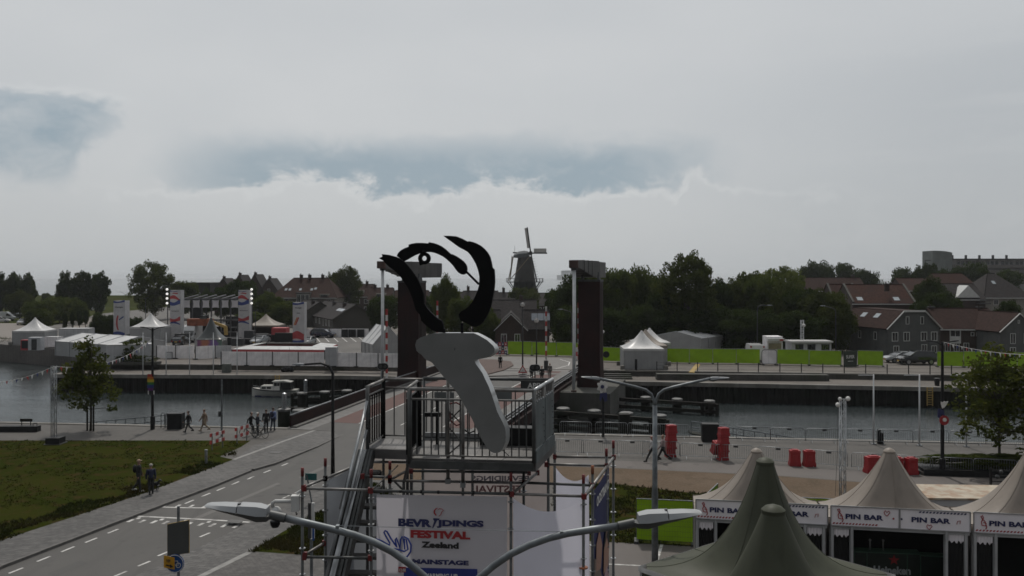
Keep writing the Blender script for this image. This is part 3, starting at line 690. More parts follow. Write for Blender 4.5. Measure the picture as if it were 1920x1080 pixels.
def signal(u, v, y, label, base):
 x = (u - 960) * y / F; z = zx(v, y)
 t = thing('bridge_signal', label, 'signal', (x, y, base))
 MB().tube([(x, y, base), (x, y, z - .3)], .06, 8).build('pole', m_black, t)
 hw = 9.5 * y / F; hh = 6 * y / F
 mb = MB(); pts = []
 for k in range(16):
  a = 2 * PI * k / 16; pts.append(Vector((x + (hw - hh) * (1 if math.cos(a) > 0 else -1) + hh * math.cos(a), y - .1, z + hh * math.sin(a))))
 mb.extr(pts, (0, .22, 0)); b = mb.build('backboard', m_black, t)
 pts2 = [Vector((x, y - .11, z)) + (p - Vector((x, y - .1, z))) * 1.1 + Vector((0, .06, 0)) for p in pts]
 MB().extr(pts2, (0, .05, 0)).build('rim', m_galv, t)
 for s in (-1, 1): MB().lathe([(hh * .5, 0), (hh * .5, .1)], (0, 0, 0), 10).build('lens', m_dark, b, local=True).matrix_local = Matrix.Translation((x + s * hw * .45, y - .1, z)) @ Matrix.Rotation(R(90), 4, 'X')
signal(718, 687, 66.5, 'black pill shaped bridge signal in front of the left hanger rod', 0.0)
signal(1003, 689.5, 72, 'black pill shaped bridge signal above the people on the bridge', dz(6))
p = bp(27, 14.4, dz(27)); y = p.y; x = (980 - 960) * y / F
t = thing('warning_sign', 'red bordered triangular warning sign with white plate on the bridge', 'road sign', (x, y, dz(27)))
MB().tube([(x, y, dz(27)), (x, y, zx(683, y))], .05, 8).build('pole', m_galv, t)
zc = zx(692, y); s = 9 * y / F
tri = MB().extr([(x - s, y - .08, zc - s * .8), (x + s, y - .08, zc - s * .8), (x, y - .08, zc + s * .85)], (0, .03, 0)).build('sign_face', m_red, t)
MB().extr([(x - s * .62, y - .1, zc - s * .55), (x + s * .62, y - .1, zc - s * .55), (x, y - .1, zc + s * .48)], (0, .018, 0)).build('inner_face', m_white, tri)
MB().bar((x - s * .15, y - .11, zc - s * .4), (x + s * .15, y - .11, zc + .02), .07, .02).build('symbol', m_black, tri)
pl = MB().box((x, y - .08, zx(706, y)), (s * 1.8, .03, 10 * y / F)).build('white_plate', m_white, t)
for k in range(3): MB().box((x, y - .1, zx(702 + k * 4, y)), (s * 1.2, .01, .07)).build('print', m_dark, pl)
# ------------------------------------------------------------------ trees
def leafmat(name, c, tint, trans=.42):
 m = bpy.data.materials.new(name); m.use_nodes = True; t = m.node_tree; t.nodes.clear()
 oi = t.nodes.new('ShaderNodeObjectInfo'); tc = t.nodes.new('ShaderNodeTexCoord')
 n = t.nodes.new('ShaderNodeTexNoise'); n.inputs['Scale'].default_value = .7; n.inputs['Detail'].default_value = 5; t.links.new(tc.outputs['Object'], n.inputs['Vector'])
 col = mixc(t, X(t, n.outputs[0]).step(.35, .68), c, tint)
 col = mixc(t, X(t, oi.outputs['Random']) * .45, col, tuple(k * .62 for k in c))
 d = t.nodes.new('ShaderNodeBsdfPrincipled'); d.inputs['Roughness'].default_value = .8; d.inputs['Specular IOR Level'].default_value = .06; t.links.new(col, d.inputs['Base Color'])
 tr = t.nodes.new('ShaderNodeBsdfTranslucent'); t.links.new(col, tr.inputs[0])
 mx = t.nodes.new('ShaderNodeMixShader'); mx.inputs[0].default_value = trans; t.links.new(d.outputs[0], mx.inputs[1]); t.links.new(tr.outputs[0], mx.inputs[2])
 o = t.nodes.new('ShaderNodeOutputMaterial'); t.links.new(mx.outputs[0], o.inputs[0]); return m
lm_dark = leafmat('dark_leaves', (0.0245, 0.0397, 0.0076), (0.0382, 0.0550, 0.0092))
lm_mid = leafmat('mid_leaves', (0.0524, 0.0727, 0.0142), (0.0818, 0.0987, 0.0194))
lm_light = leafmat('fresh_leaves', (0.0840, 0.1103, 0.0194), (0.1140, 0.1317, 0.0282))
lm_olive = leafmat('olive_leaves', (0.0479, 0.0614, 0.0127), (0.0650, 0.0785, 0.0158))
lm_near = leafmat('maple_leaves', (0.0502, 0.0653, 0.0112), (0.0763, 0.0833, 0.0136), .35)
m_bark = M('bark', (.055, .046, .038), .9, var=.35, scale=4, bump=.6, bscale=14)
def crown_np(seed, nclump, nleaf, leaf, shape='round', rad=.17, inner=.35, squash=1.0):
 """leaf quads in clumps spread through a unit crown (x,y in -1..1, z 0..1)"""
 rng = np.random.default_rng(seed)
 d = rng.normal(size=(nclump, 3)); d /= np.linalg.norm(d, axis=1)[:, None]
 rr = (inner + (1 - inner) * rng.random(nclump) ** .55)
 p = d * rr[:, None]
 lob = 1 + .11 * np.sin(3 * np.arctan2(d[:, 1], d[:, 0]) + seed) + .08 * np.sin(5 * d[:, 2] + 2 * seed)
 p *= lob[:, None] * .84
 if shape == 'poplar': p[:, :2] *= (1.0 - .35 * np.abs(p[:, 2:3]) ** 1.5)
 if shape == 'dome': p[:, 2] = np.where(p[:, 2] < -.35, -.35 + (p[:, 2] + .35) * .3, p[:, 2])
 if shape == 'vase': p[:, :2] *= np.clip(.62 + .45 * (p[:, 2:3] + .6), .35, 1.05)
 if shape in ('round', 'dome'): p[:, 2] = np.where(p[:, 2] > .3, .3 + (p[:, 2] - .3) * .55, p[:, 2])
 if shape == 'cone': p[:, :2] *= np.clip(.92 - .5 * (p[:, 2:3] + .35), .22, 1.05)
 if shape == 'layer': p[:, 2] = np.round(p[:, 2] * 3.5) / 3.5 + rng.normal(0, .04, nclump)
 cr = rad * rng.uniform(.7, 1.15, nclump)
 k = nclump * nleaf
 ci = np.repeat(np.arange(nclump), nleaf)
 q = rng.normal(size=(k, 3)); q /= np.linalg.norm(q, axis=1)[:, None]
 c = p[ci] + q * (cr[ci] * rng.random(k) ** .4)[:, None] * np.array([1, 1, .72])
 nrm = rng.normal(size=(k, 3)) + np.array([0, 0, .7]); nrm /= np.linalg.norm(nrm, axis=1)[:, None]
 a = np.cross(nrm, rng.normal(size=(k, 3))); a /= np.linalg.norm(a, axis=1)[:, None]; b = np.cross(nrm, a)
 s = (leaf * rng.uniform(.6, 1.3, k))[:, None]
 v = np.stack([c - a * s, c + b * s * .62, c + a * s, c - b * s * .62], 1).reshape(-1, 3)
 lo, hi = np.percentile(v, .4, axis=0), np.percentile(v, 99.6, axis=0)
 mid, half = (lo + hi) / 2, (hi - lo) / 2
 v = (v - mid) / half; p = (p - mid) / half
 v[:, 2] = v[:, 2] * .5 + .5
 return v, p
CROWNS = {}
def crown_mesh(key, mat, **kw):
 k = (key, mat.name)
 if k not in CROWNS:
  v, p = crown_np(**kw); CROWNS[k] = (npmesh('crown', v, 4, mat), p)
 return CROWNS[k]
KINDS = {
 'round': dict(nclump=120, nleaf=140, leaf=.040, shape='round', rad=.25, inner=.25),
 'round2': dict(nclump=110, nleaf=150, leaf=.040, shape='dome', rad=.25, inner=.25),
 'open': dict(nclump=230, nleaf=90, leaf=.028, shape='round', rad=.15, inner=.3),
 'poplar': dict(nclump=110, nleaf=80, leaf=.062, shape='poplar', rad=.24, inner=.15),
 'layer': dict(nclump=60, nleaf=50, leaf=.045, shape='layer', rad=.16, inner=.3),
}
def limbs(tr_h, h, w, n, seed, r0):
 rnd = random.Random(seed); mb = MB()
 mb.tube([(0, 0, -.2), (rnd.uniform(-.1, .1), 0, tr_h * .6), (rnd.uniform(-.15, .15), rnd.uniform(-.1, .1), tr_h), (rnd.uniform(-.3, .3), rnd.uniform(-.3, .3), tr_h + (h - tr_h) * .7)], [r0 * 1.15, r0 * .85, r0 * .7, r0 * .15], 8)
 for i in range(n):
  a = 2 * PI * i / n + rnd.uniform(-.4, .4); zb = tr_h * rnd.uniform(.75, 1.05) + (h - tr_h) * rnd.uniform(0, .35); e = rnd.uniform(.5, .9)
  x, y = math.cos(a) * w * e, math.sin(a) * w * e; zt = tr_h + (h - tr_h) * rnd.uniform(.35, .9)
  mb.tube([(0, 0, zb), (x * .35, y * .35, zb + (zt - zb) * .45), (x, y, zt)], [r0 * .42, r0 * .28, r0 * .06], 6, cap=False)
 return mb
TRN = 0
def tree(label, u, vt, y, wpx, kind, mat, z0=UP, tr=.22, group=None, seed=None, name='tree', vb=None, cat='tree', low=0.0, dep=1.0):
 """a tree at distance y whose top shows at (u, vt), crown wpx pixels wide"""
 global TRN; TRN += 1
 seed = seed or TRN
 x = (u - 960) * y / F; zt = zx(vt, y); h = zt - z0; w = wpx * y / F / 2
 t = thing(name, label, cat, (x, y, z0), 0, group)
 trh = h * tr
 key = (kind, seed % 3)
 me, p = crown_mesh(key, mat, seed=seed % 3 + 10 * len(kind), **KINDS[kind])
 c = bpy.data.objects.new('crown', me); C.objects.link(c); c.parent = t
 zc0 = trh * .8 + low
 c.location = (0, 0, zc0); c.scale = (w * 1.04, w * 1.04 * dep, (h - zc0)); c.rotation_euler = (0, 0, random.uniform(0, 6.28))
 limbs(trh, h * .92, w * .8, 6, seed, max(.09, h * .022)).build('trunk', m_bark, t, smooth=True, local=True, fix=False)
 return t
for u, vt, lab in ((2, 514, 'leftmost poplar at the picture edge, cut by the frame'), (21, 513, 'upright poplar, second from the left edge'), (52, 515, 'upright poplar, third from the left edge')):
 tree(lab, u, vt, 262, 33, 'poplar', lm_dark, tr=.12, group='upright poplars at the left', name='poplar_tree')
for u, vt, lab in ((124, 512, 'left one of three upright poplars before the dike'), (155, 511, 'middle one of three upright poplars before the dike'), (187, 512, 'right one of three upright poplars before the dike')):
 tree(lab, u, vt, 246, 34, 'poplar', lm_dark, tr=.14, group='upright poplars at the left', name='poplar_tree')
tree('grey green low round tree under the left edge poplars', 38, 546, 225, 46, 'round', lm_olive, tr=.2)
tree('small bush shaped tree against the dike left of the three poplars', 87, 550, 300, 16, 'round', lm_mid, tr=.1)
for i, (u, vt, y, w) in enumerate(((62, 566, 205, 40), (88, 562, 208, 50), (112, 558, 212, 50), (135, 560, 214, 40), (150, 568, 205, 30), (74, 580, 190, 44))):
 tree('green tree of the row along the left access road, ' + ('far side, %s from the left' % ORD_[i] if i < 5 else 'nearest the white tent'), u, vt, y, w, 'round2', lm_mid, tr=.12, group='tree row along the left access road')
for i, (u, vt, y) in enumerate(((122, 588, 172), (136, 585, 178), (149, 583, 184), (161, 582, 192))):
 tree('slender young street tree in the verge left of the access road, %s from the left' % ORD_[i], u, vt, y, 9, 'round', lm_dark, tr=.3, group='young street trees by the access road')
for i, (u, vt, y, w) in enumerate(((186, 588, 168, 30), (206, 592, 166, 26), (240, 598, 158, 30), (258, 596, 160, 26))):
 tree('dark clipped shrub tree beside the left banner tower, %s from the left' % ORD_[i], u, vt, y, w, 'round2', lm_dark, tr=.05, group='dark shrubs beside the left banner tower', name='shrub', cat='shrub')
tree('big full crowned tree standing alone left of the stage', 285, 493, 228, 74, 'open', lm_olive, tr=.16, seed=5)
tree('spreading olive tree behind the left stage banner', 343, 529, 236, 52, 'round', lm_olive, tr=.2)
tree('small dark tree in front of the flat dark building', 386, 542, 222, 26, 'round', lm_dark, tr=.2)
tree('rounded tree before the leftmost pointed gable', 420, 540, 220, 42, 'round', lm_dark, tr=.2)
tree('wide rounded tree before the middle pointed gables', 452, 527, 222, 56, 'round2', lm_dark, tr=.2)
tree('light green bushy tree right of the stage', 500, 549, 205, 62, 'round', lm_mid, tr=.1)
tree('light green bushy tree left of the single right banner', 530, 566, 195, 50, 'round2', lm_mid, tr=.1)
tree('low green bush behind the stage scaffolding', 470, 585, 190, 50, 'round2', lm_mid, tr=.05)
tree('left lobe tree of the pair behind the low terrace', 630, 512, 232, 38, 'open', lm_olive, tr=.2)
tree('taller domed tree of the pair behind the low terrace', 655, 501, 228, 50, 'open', lm_olive, tr=.2, seed=8)
tree('leafy tree beside the left hanger rod and houses', 720, 556, 168, 56, 'round', lm_dark, tr=.12)
tree('pointed leafy tree seen inside the black flame outline', 836, 520, 150, 52, 'round', lm_mid, tr=.1)
tree('low green tree seen inside the black flame outline, left', 806, 558, 158, 34, 'round', lm_dark, tr=.1)
tree('low green tree behind the right black flame stroke', 868, 560, 145, 54, 'round2', lm_mid, tr=.08)
tree('low green tree left of the solar roofed house', 910, 578, 140, 46, 'round', lm_mid, tr=.08)
tree('small pale green tree just below the windmill gallery', 984, 541, 225, 54, 'round2', lm_olive, tr=.1)
WOOD = 0
for u, vt, y, w, k, m in ((1048, 545, 150, 50, 'round', lm_dark), (1078, 517, 146, 74, 'round', lm_dark), (1112, 514, 150, 74, 'round2', lm_dark), (1150, 508, 146, 84, 'round', lm_mid), (1192, 506, 148, 84, 'round2', lm_mid), (1232, 520, 150, 70, 'round', lm_dark),
                          (1340, 528, 146, 70, 'round2', lm_dark), (1372, 528, 150, 84, 'round', lm_olive), (1410, 514, 152, 76, 'round2', lm_mid), (1440, 520, 145, 72, 'round', lm_mid), (1475, 530, 140, 74, 'round2', lm_olive), (1512, 545, 134, 80, 'round', lm_dark), (1548, 548, 130, 84, 'round2', lm_olive), (1575, 570, 128, 60, 'round', lm_olive),
                          (1070, 575, 136, 70, 'round2', lm_dark), (1150, 580, 134, 80, 'round', lm_dark), (1215, 575, 136, 80, 'round2', lm_dark), (1290, 580, 134, 90, 'round', lm_dark), (1370, 580, 132, 90, 'round2', lm_dark), (1440, 585, 130, 80, 'round', lm_dark), (1505, 585, 126, 80, 'round2', lm_dark), (1255, 548, 140, 70, 'round', lm_dark), (1325, 560, 140, 60, 'round', lm_dark)):
 WOOD += 1; tree('dark tree of the fenced wood, ' + ('%s from the left on its skyline' % ORD_[WOOD - 1] if WOOD < 15 else '%s from the left in its front rank' % ORD_[WOOD - 15]), u, vt, y, w, k, m, tr=.08, group='trees of the wood behind the green fences')
tree('tallest domed tree of the wood with bare limbs showing', 1287, 478, 136, 104, 'open', lm_olive, tr=.3, seed=11)
tree('airy layered pale green tree at the top of the wood', 1466, 502, 170, 80, 'open', lm_light, tr=.3, seed=12)
for u, vt, y, w, lab in ((1530, 493, 300, 64, 'far hazy domed tree above the long red roof, left'), (1584, 496, 300, 62, 'far hazy domed tree above the long red roof, middle'), (1622, 508, 290, 46, 'far hazy domed tree above the long red roof, right'),
                         (1697, 505, 280, 60, 'far domed tree left of the grey apartment tower'), (1740, 497, 270, 40, 'far tree directly below the grey apartment tower'), (1795, 503, 265, 46, 'far tree below the left part of the long flats'), (1825, 496, 262, 70, 'far wide tree below the middle of the long flats'), (1880, 508, 258, 60, 'far tree below the right part of the long flats'), (1765, 508, 262, 40, 'far low tree right of the apartment tower')):
 tree(lab, u, vt, y, w, 'round2', lm_dark, tr=.2, group='far trees on the right')
for u, vt, y, w, lab in ((1745, 522, 175, 56, 'dark garden tree right of the red brick gable'), (1765, 550, 150, 70, 'dark garden tree behind the grey house roof'), (1730, 568, 145, 40, 'dark bush between brick gable house and grey house'), (1795, 566, 142, 44, 'dark round garden tree before the white gable'), (1893, 566, 140, 46, 'round garden tree before the white house at the right edge')):
 tree(lab, u, vt, y, w, 'round', lm_dark, tr=.1, group='garden trees among the right-hand houses')
def quay_tree(label, base, h, crown0, w, seed, nclump, nleaf, leaf, stakes):
 t = thing('street_tree', label, 'tree', base)
 v, p = crown_np(seed, nclump, nleaf, leaf / w, 'cone', .17, .15)
 v[:, :2] *= w; v[:, 2] = crown0 + v[:, 2] * (h - crown0)
 o = bpy.data.objects.new('crown', npmesh('crown', v, 4, lm_near)); C.objects.link(o); o.parent = t
 mb = MB(); rnd = random.Random(seed)
 mb.tube([(0, 0, -.1), (.03, 0, crown0 * .7), (.0, .02, crown0 + (h - crown0) * .4), (.06, 0, h * .96)], [.10, .085, .06, .012], 8)
 for q in p[::2]:
  e = Vector((q[0] * w, q[1] * w, crown0 + (q[2] * .5 + .5) * (h - crown0))); zb = crown0 * .95 + (e.z - crown0) * .55
  mb.tube([(0, 0, zb), (e.x * .5, e.y * .5, lerp(zb, e.z, .6)), e], [.03, .02, .006], 5, cap=False)
 mb.build('trunk', m_bark, t, smooth=True, local=True, fix=False)
 for a in stakes:
  MB().tube([(a[0], a[1], -.1), (a[0], a[1], 2.4)], .07, 8).build('stake', m_timber, t, local=True, smooth=True)
  MB().bar((0, 0, 2.1), (a[0], a[1], 2.1), .05, .03).build('tie', m_black, t, local=True)
 return t
quay_tree('young staked maple on the near quay beside the bunting mast', G(170, 808), 7.1, 1.7, 2.15, 21, 105, 34, .095, ((-.32, .1), (.28, -.12)))
quay_tree('young maple in the planter near the right picture edge', G(1873, 885), 7.7, 1.5, 2.9, 22, 135, 36, .10, ())
w = thing('weeping_tree', 'small weeping tree in a dark planter before the white container', 'tree', (D(250, 672, 112).x, 112, UP))
v, p = crown_np(31, 46, 34, .07, 'dome', .22, .3); v[:, :2] *= 1.5; v[:, 2] = .9 + v[:, 2] * 2.4
o = bpy.data.objects.new('crown', npmesh('crown', v, 4, lm_olive)); C.objects.link(o); o.parent = w
limbs(1.2, 3, 1.1, 6, 4, .07).build('trunk', m_bark, w, local=True, fix=False)
pl = thing('planter_bed', 'dark planter bed with low hedge under the small weeping tree', 'planter', (D(254, 680, 111).x, 111, UP))
MB().box((0, 0, .2), (6.2, 1.4, .4)).build('box', m_concd, pl, local=True)
v, _ = crown_np(33, 60, 40, .05, 'round', .2, .2); v = v * np.array([3.0, .7, 1.1]) + np.array([0, 0, .15])
o = bpy.data.objects.new('hedge', npmesh('hedge', v, 4, lm_olive)); C.objects.link(o); o.parent = pl
# ------------------------------------------------------------------ windmill
ym = 280.0; xm = (984 - 960) * ym / F; pm = ym / F
mill = thing('windmill', 'dark tower windmill with white sails and a gallery behind the roofs', 'windmill', (xm, ym, UP))
m_mill = M('tarred_mill', (.040, .037, .034), .8, var=.2, scale=.5, streak=.4)
m_mill2 = M('mill_base', (.024, .026, .027), .8, var=.25, scale=.5)
def mz(v): return zx(v, ym)
MB().lathe([(12.6 * pm, mz(481)), (16.5 * pm, mz(505)), (20.2 * pm, mz(529))], (xm, ym, 0), 16).build('tower_upper', m_mill, mill, smooth='auto')
MB().lathe([(29 * pm, UP - .2), (24 * pm, mz(556)), (20.4 * pm, mz(529.05))], (xm, ym, 0), 16).build('tower_base', m_mill2, mill, smooth='auto')
xc = xm - 1.0
def cr(f, hw, zl, zh): return [Vector((xc + f * 15.5 * pm, ym - hw, zl)), Vector((xc + f * 15.5 * pm, ym - hw * .9, lerp(zl, zh, .6))), Vector((xc + f * 15.5 * pm, ym, zh)), Vector((xc + f * 15.5 * pm, ym + hw * .9, lerp(zl, zh, .6))), Vector((xc + f * 15.5 * pm, ym + hw, zl))]
MB().loft([cr(-1.0, 1.0, mz(483), mz(478)), cr(-.4, 2.3, mz(483.5), mz(471.5)), cr(.3, 2.5, mz(483), mz(470)), cr(.75, 1.9, mz(482), mz(471)), cr(.95, 1.0, mz(481), mz(474))]).build('cap', M('thatch_cap', (.075, .082, .088), .9, var=.2, scale=1.5), mill, smooth='auto')
hub = Vector((xc + 30 * pm * .55, ym - 2.2, mz(475)))
m_sail = M('sail_cloth', (.50, .49, .47), .8, var=.1, scale=1, trans=.3)
ends = [Vector((983 - 989.5, 0, 48)), Vector((1018 - 989.5, 0, -1)), Vector((1001 - 989.5, 0, -53)), Vector((957 - 989.5, 0, 2))]
deps = [0, -6.0, 0.0, 6.6]
for i, (e, dy) in enumerate(zip(ends, deps)):
 tip = hub + Vector((e.x * pm, dy, e.z * pm))
 s = MB().bar(hub, tip, .42, .34, (0, 1, 0)).build('sail_stock', m_mill2, mill)
 sd = [Vector((-.62, .9, 0)), Vector((0, 0, 1)), Vector((.62, -.9, 0)), Vector((0, 0, -1))][i]
 if i < 2:
  d = tip - hub; n = sd.normalized() * 1.5
  MB().extr([hub + d * .2 + n * .1, hub + d * .98 + n * .1, hub + d * .98 + n, hub + d * .2 + n], d.cross(n).normalized() * .05).build('sail_cloth', m_sail, mill)
 for k in range(9):
  a = hub + (tip - hub) * (.2 + .09 * k); MB().bar(a, a + sd.normalized() * 1.55, .07).build('sail_bar', m_mill2, mill)
MB().lathe([(.5, -.6), (.5, .6)], hub, 10).build('hub', m_mill2, mill)
rg = 34.5 * pm; zg = mz(528)
MB().lathe([(20.0 * pm, zg - .25), (rg, zg - .25), (rg, zg), (20.0 * pm, zg)], (xm, ym, 0), 24, cap=False).build('gallery_deck', m_mill2, mill)
MB().tube([(xm + rg * math.cos(2 * PI * k / 24), ym + rg * math.sin(2 * PI * k / 24), zg + 1.05) for k in range(24)], .07, 6, closed=True).build('gallery_rail', m_mill2, mill)
for k in range(20):
 a = 2 * PI * k / 20; MB().bar((xm + rg * math.cos(a), ym + rg * math.sin(a), zg), (xm + rg * math.cos(a), ym + rg * math.sin(a), zg + 1.1), .12).build('rail_post', m_mill2, mill)
for k in range(12):
 a = 2 * PI * k / 12; MB().bar((xm + rg * .93 * math.cos(a), ym + rg * .93 * math.sin(a), zg - .2), (xm + 21.5 * pm * math.cos(a), ym + 21.5 * pm * math.sin(a), zg - 2.7), .22).build('gallery_brace', m_mill2, mill)
m_tail = M('mill_tail_wood', (.16, .13, .085), .8, var=.2)
for a, b in (((962, 484), (953, 527)), ((962, 481), (956, 526)), ((993, 481), (955, 526)), ((960, 480), (958, 505))):
 MB().bar(D(*a, ym - 5), D(*b, ym - 5.5), .24).build('tail_pole', m_tail, mill)
MB().bar(D(965, 478, ym), D(965, 461, ym), .08).build('lightning_rod', m_mill2, mill)
# ------------------------------------------------------------------ houses
m_tile = M('red_roof_tiles', (.042, .019, .014), .9, spec=.12, var=.3, scale=2.5, bump=.5, bscale=12, streak=.3, tint=(.034, .018, .015))
m_tiled = M('dark_roof_tiles', (.028, .024, .024), .85, spec=.15, var=.3, scale=2.5, bump=.5, bscale=12, streak=.3)
m_tileb = M('brown_roof_tiles', (.032, .017, .014), .9, spec=.12, var=.3, scale=2.5, bump=.5, bscale=12, streak=.3)
m_brick = M('dark_brick', (0.0420, 0.0270, 0.0216), .9, var=.3, scale=6, bump=.3, tint=(0.0330, 0.0252, 0.0216))
m_brickg = M('grey_brick', (0.0540, 0.0492, 0.0420), .9, var=.25, scale=6, bump=.3)
m_grey = M('grey_render', (0.0810, 0.0840, 0.0828), .85, var=.12, scale=1, streak=.3)
m_cream = M('cream_render', (0.2160, 0.2040, 0.1800), .85, var=.12, scale=1, streak=.25)
m_wtrim = M('white_trim', (.50, .50, .49), .6, var=.08, scale=2)
m_solar = M('solar_glass', (.10, .115, .135), .12, var=.15, scale=3, spec=1.0)
m_sky = M('skylight_glass', (.25, .28, .30), .1, var=.1, scale=2, spec=1.0)
def window(parent, c, w, h, n, frame=m_wtrim, depth=.10, bars=1):
 """a window facing direction n (unit, horizontal): frame part with pane and glazing bar as sub-parts"""
 c = Vector(c); n = Vector(n).normalized(); x = Vector((-n.y, n.x, 0)); z = Vector((0, 0, 1)); t = max(.07, min(.12, w * .09))
 mb = MB()
 rect = lambda hw, hh, d: [c + x * a * hw + z * b * hh + n * d for a, b in ((-1, -1), (1, -1), (1, 1), (-1, 1))]
 o1, o2, i1, i2 = rect(w / 2, h / 2, -.02), rect(w / 2, h / 2, depth * .6), rect(w / 2 - t, h / 2 - t, depth * .6), rect(w / 2 - t, h / 2 - t, -.02)
 mb.loft([o1, o2, i1, i2], cap=False)
 f = mb.build('window', frame, parent)
 MB().poly(rect(w / 2 - t, h / 2 - t, .012)).build('pane', m_glass, f, fix=False)
 if bars and w > .7: MB().bar(c - z * (h / 2 - t) + n * .04, c + z * (h / 2 - t) + n * .04, t * .7, .05).build('glazing_bar', frame, f)
 return f
def house(name, label, cat, x, y, rz, w, d, eave, ridge, mw, mr, axis='x', z0=UP, hip=0.0, clip=0.0, over=.25, trim=None, chim=(), wins=(), sky=(), gut=True):
 """gabled house; local x along w (front width), local y back; origin front middle; axis = ridge direction"""
 t = thing(name, label, cat, (x, y, z0), rz)
 E, T = eave - z0, ridge - z0
 hw = w / 2
 mb = MB()
 if axis == 'x':
  gz = T - (T - E) * 0
  prof = [(0, 0), (0, E), (d / 2, T), (d, E), (d, 0)] if not hip else [(0, 0), (0, E), (d, E), (d, 0)]
  mb.extr([(-hw, p, q) for p, q in prof], (w, 0, 0))
 else:
  if clip: prof = [(-hw, 0), (-hw, E), (-hw * clip, T), (hw * clip, T), (hw, E), (hw, 0)]
  elif hip: prof = [(-hw, 0), (-hw, E), (hw, E), (hw, 0)]
  else: prof = [(-hw, 0), (-hw, E), (0, T), (hw, E), (hw, 0)]
  mb.extr([(p, 0, q) for p, q in prof], (0, d, 0))
 wall = mb.build('wall', mw, t, local=True)
 def plane(pts, nm='roof'):
  a, b, c = (Vector(p) for p in pts[:3]); n = (b - a).cross(c - a).normalized()
  if n.z < 0: n = -n
  return MB().extr([Vector(p) + n * .03 for p in pts], n * .16).build(nm, mr, t, local=True)
 o = over
 roofs = []
 if axis == 'x':
  sl = (T - E) / (d / 2)
  r = hip * hw
  roofs.append(plane([(-hw - o * (not trim), -o, E - o * sl), (hw + o * (not trim), -o, E - o * sl), (hw - r + o * (not hip) * (not trim), d / 2, T), (-hw + r - o * (not hip) * (not trim), d / 2, T)]))
  roofs.append(plane([(-hw - o, d + o, E - o * sl), (hw + o, d + o, E - o * sl), (hw - r + o * (not hip), d / 2, T), (-hw + r - o * (not hip), d / 2, T)]))
  if hip:
   for s in (-1, 1): roofs.append(plane([(s * (hw + o), -o, E - o * sl), (s * (hw + o), d + o, E - o * sl), (s * (hw - r), d / 2, T)]))
  if gut: MB().bar((-hw - o, -o - .06, E - o * sl + .02), (hw + o, -o - .06, E - o * sl + .02), .16, .16).build('gutter', m_wtrim, t, local=True)
  MB().bar((-hw + r, d / 2, T + .18), (hw - r, d / 2, T + .18), .28, .16).build('ridge_tiles', mr, t, local=True)
  if trim:
   for s in (-1, 1):
    MB().extr([(s * hw, -.05, E - .1), (s * hw, -.05, E + .42), (s * hw, d / 2, T + .42), (s * hw, d + .05, E + .42), (s * hw, d + .05, E - .1), (s * hw, d / 2, T - .2)], (.35 * -s, 0, 0)).build('gable_coping', trim, t, local=True)
 else:
  c_ = hw * clip if clip else 0
  sl = (T - E) / (hw - c_)
  for s in (-1, 1):
   roofs.append(plane([(s * (hw + o), -o * .6, E - o * sl), (s * (hw + o), d + o, E - o * sl), (s * c_, d + o, T), (s * c_, -o * .6, T)]))
   if trim: MB().bar((s * (hw + o), -o * .6 - .06, E - o * sl + .05), (s * c_, -o * .6 - .06, T + .1), .10, .26, (0, 1, 0)).build('verge_board', trim, t, local=True)
  if clip:
   roofs.append(plane([(-c_, -o * .6, T), (c_, -o * .6, T), (c_, d, T + .05), (-c_, d, T + .05)]))
   if trim: MB().bar((-c_, -o * .6 - .06, T + .12), (c_, -o * .6 - .06, T + .12), .1, .26).build('verge_board', trim, t, local=True)
  else: MB().bar((0, 0, T + .18), (0, d, T + .18), .28, .16).build('ridge_tiles', mr, t, local=True)
 for cx, cy, ch in chim:
  zr = T if axis == 'x' else T - abs(cx) * (T - E) / hw
  k = MB().box((cx, cy, zr + ch / 2 - .5), (.75, .6, ch + 1)).build('chimney', m_brick, t, local=True)
  MB().box((cx, cy, zr + ch + .06), (.9, .75, .12)).build('chimney_cap', m_dark, k, local=True)
  MB().lathe([(.13, 0), (.11, .35)], (cx - .15, cy, zr + ch + .1), 8).build('chimney_pot', m_brick, k, local=True)
 Mx = ROOTM[t.name]; R3 = Mx.to_3x3()
 for wn in wins:
  a, zc, ww, wh = wn[:4]; side = wn[4] if len(wn) > 4 else 'f'
  if side == 'f': window(t, Mx @ Vector((a, 0, zc)), ww, wh, R3 @ Vector((0, -1, 0)))
  elif side == 'l': window(t, Mx @ Vector((-hw, a, zc)), ww, wh, R3 @ Vector((-1, 0, 0)))
  else: window(t, Mx @ Vector((hw, a, zc)), ww, wh, R3 @ Vector((1, 0, 0)))
 for a, f, ww, wh in sky:
  if axis == 'x':
   n = Vector((0, -(T - E), d / 2)).normalized(); u = Vector((0, d / 2, T - E)).normalized(); c = Vector((a, f * d / 2, E + f * (T - E))); xx = Vector((1, 0, 0))
  else:
   c_ = hw * clip if clip else 0
   n = Vector((-(T - E), 0, hw - c_)).normalized(); u = Vector((hw - c_, 0, T - E)).normalized(); c = Vector((-hw + f * (hw - c_), a, E + f * (T - E))); xx = Vector((0, -1, 0))
  pts = [c + xx * s1 * ww / 2 + u * s2 * wh / 2 + n * .19 for s1, s2 in ((-1, -1), (1, -1), (1, 1), (-1, 1))]
  MB().extr(pts, n * .06).build('skylight', m_sky, t, local=True)
 return t
def hx(u, y): return (u - 960) * y / F
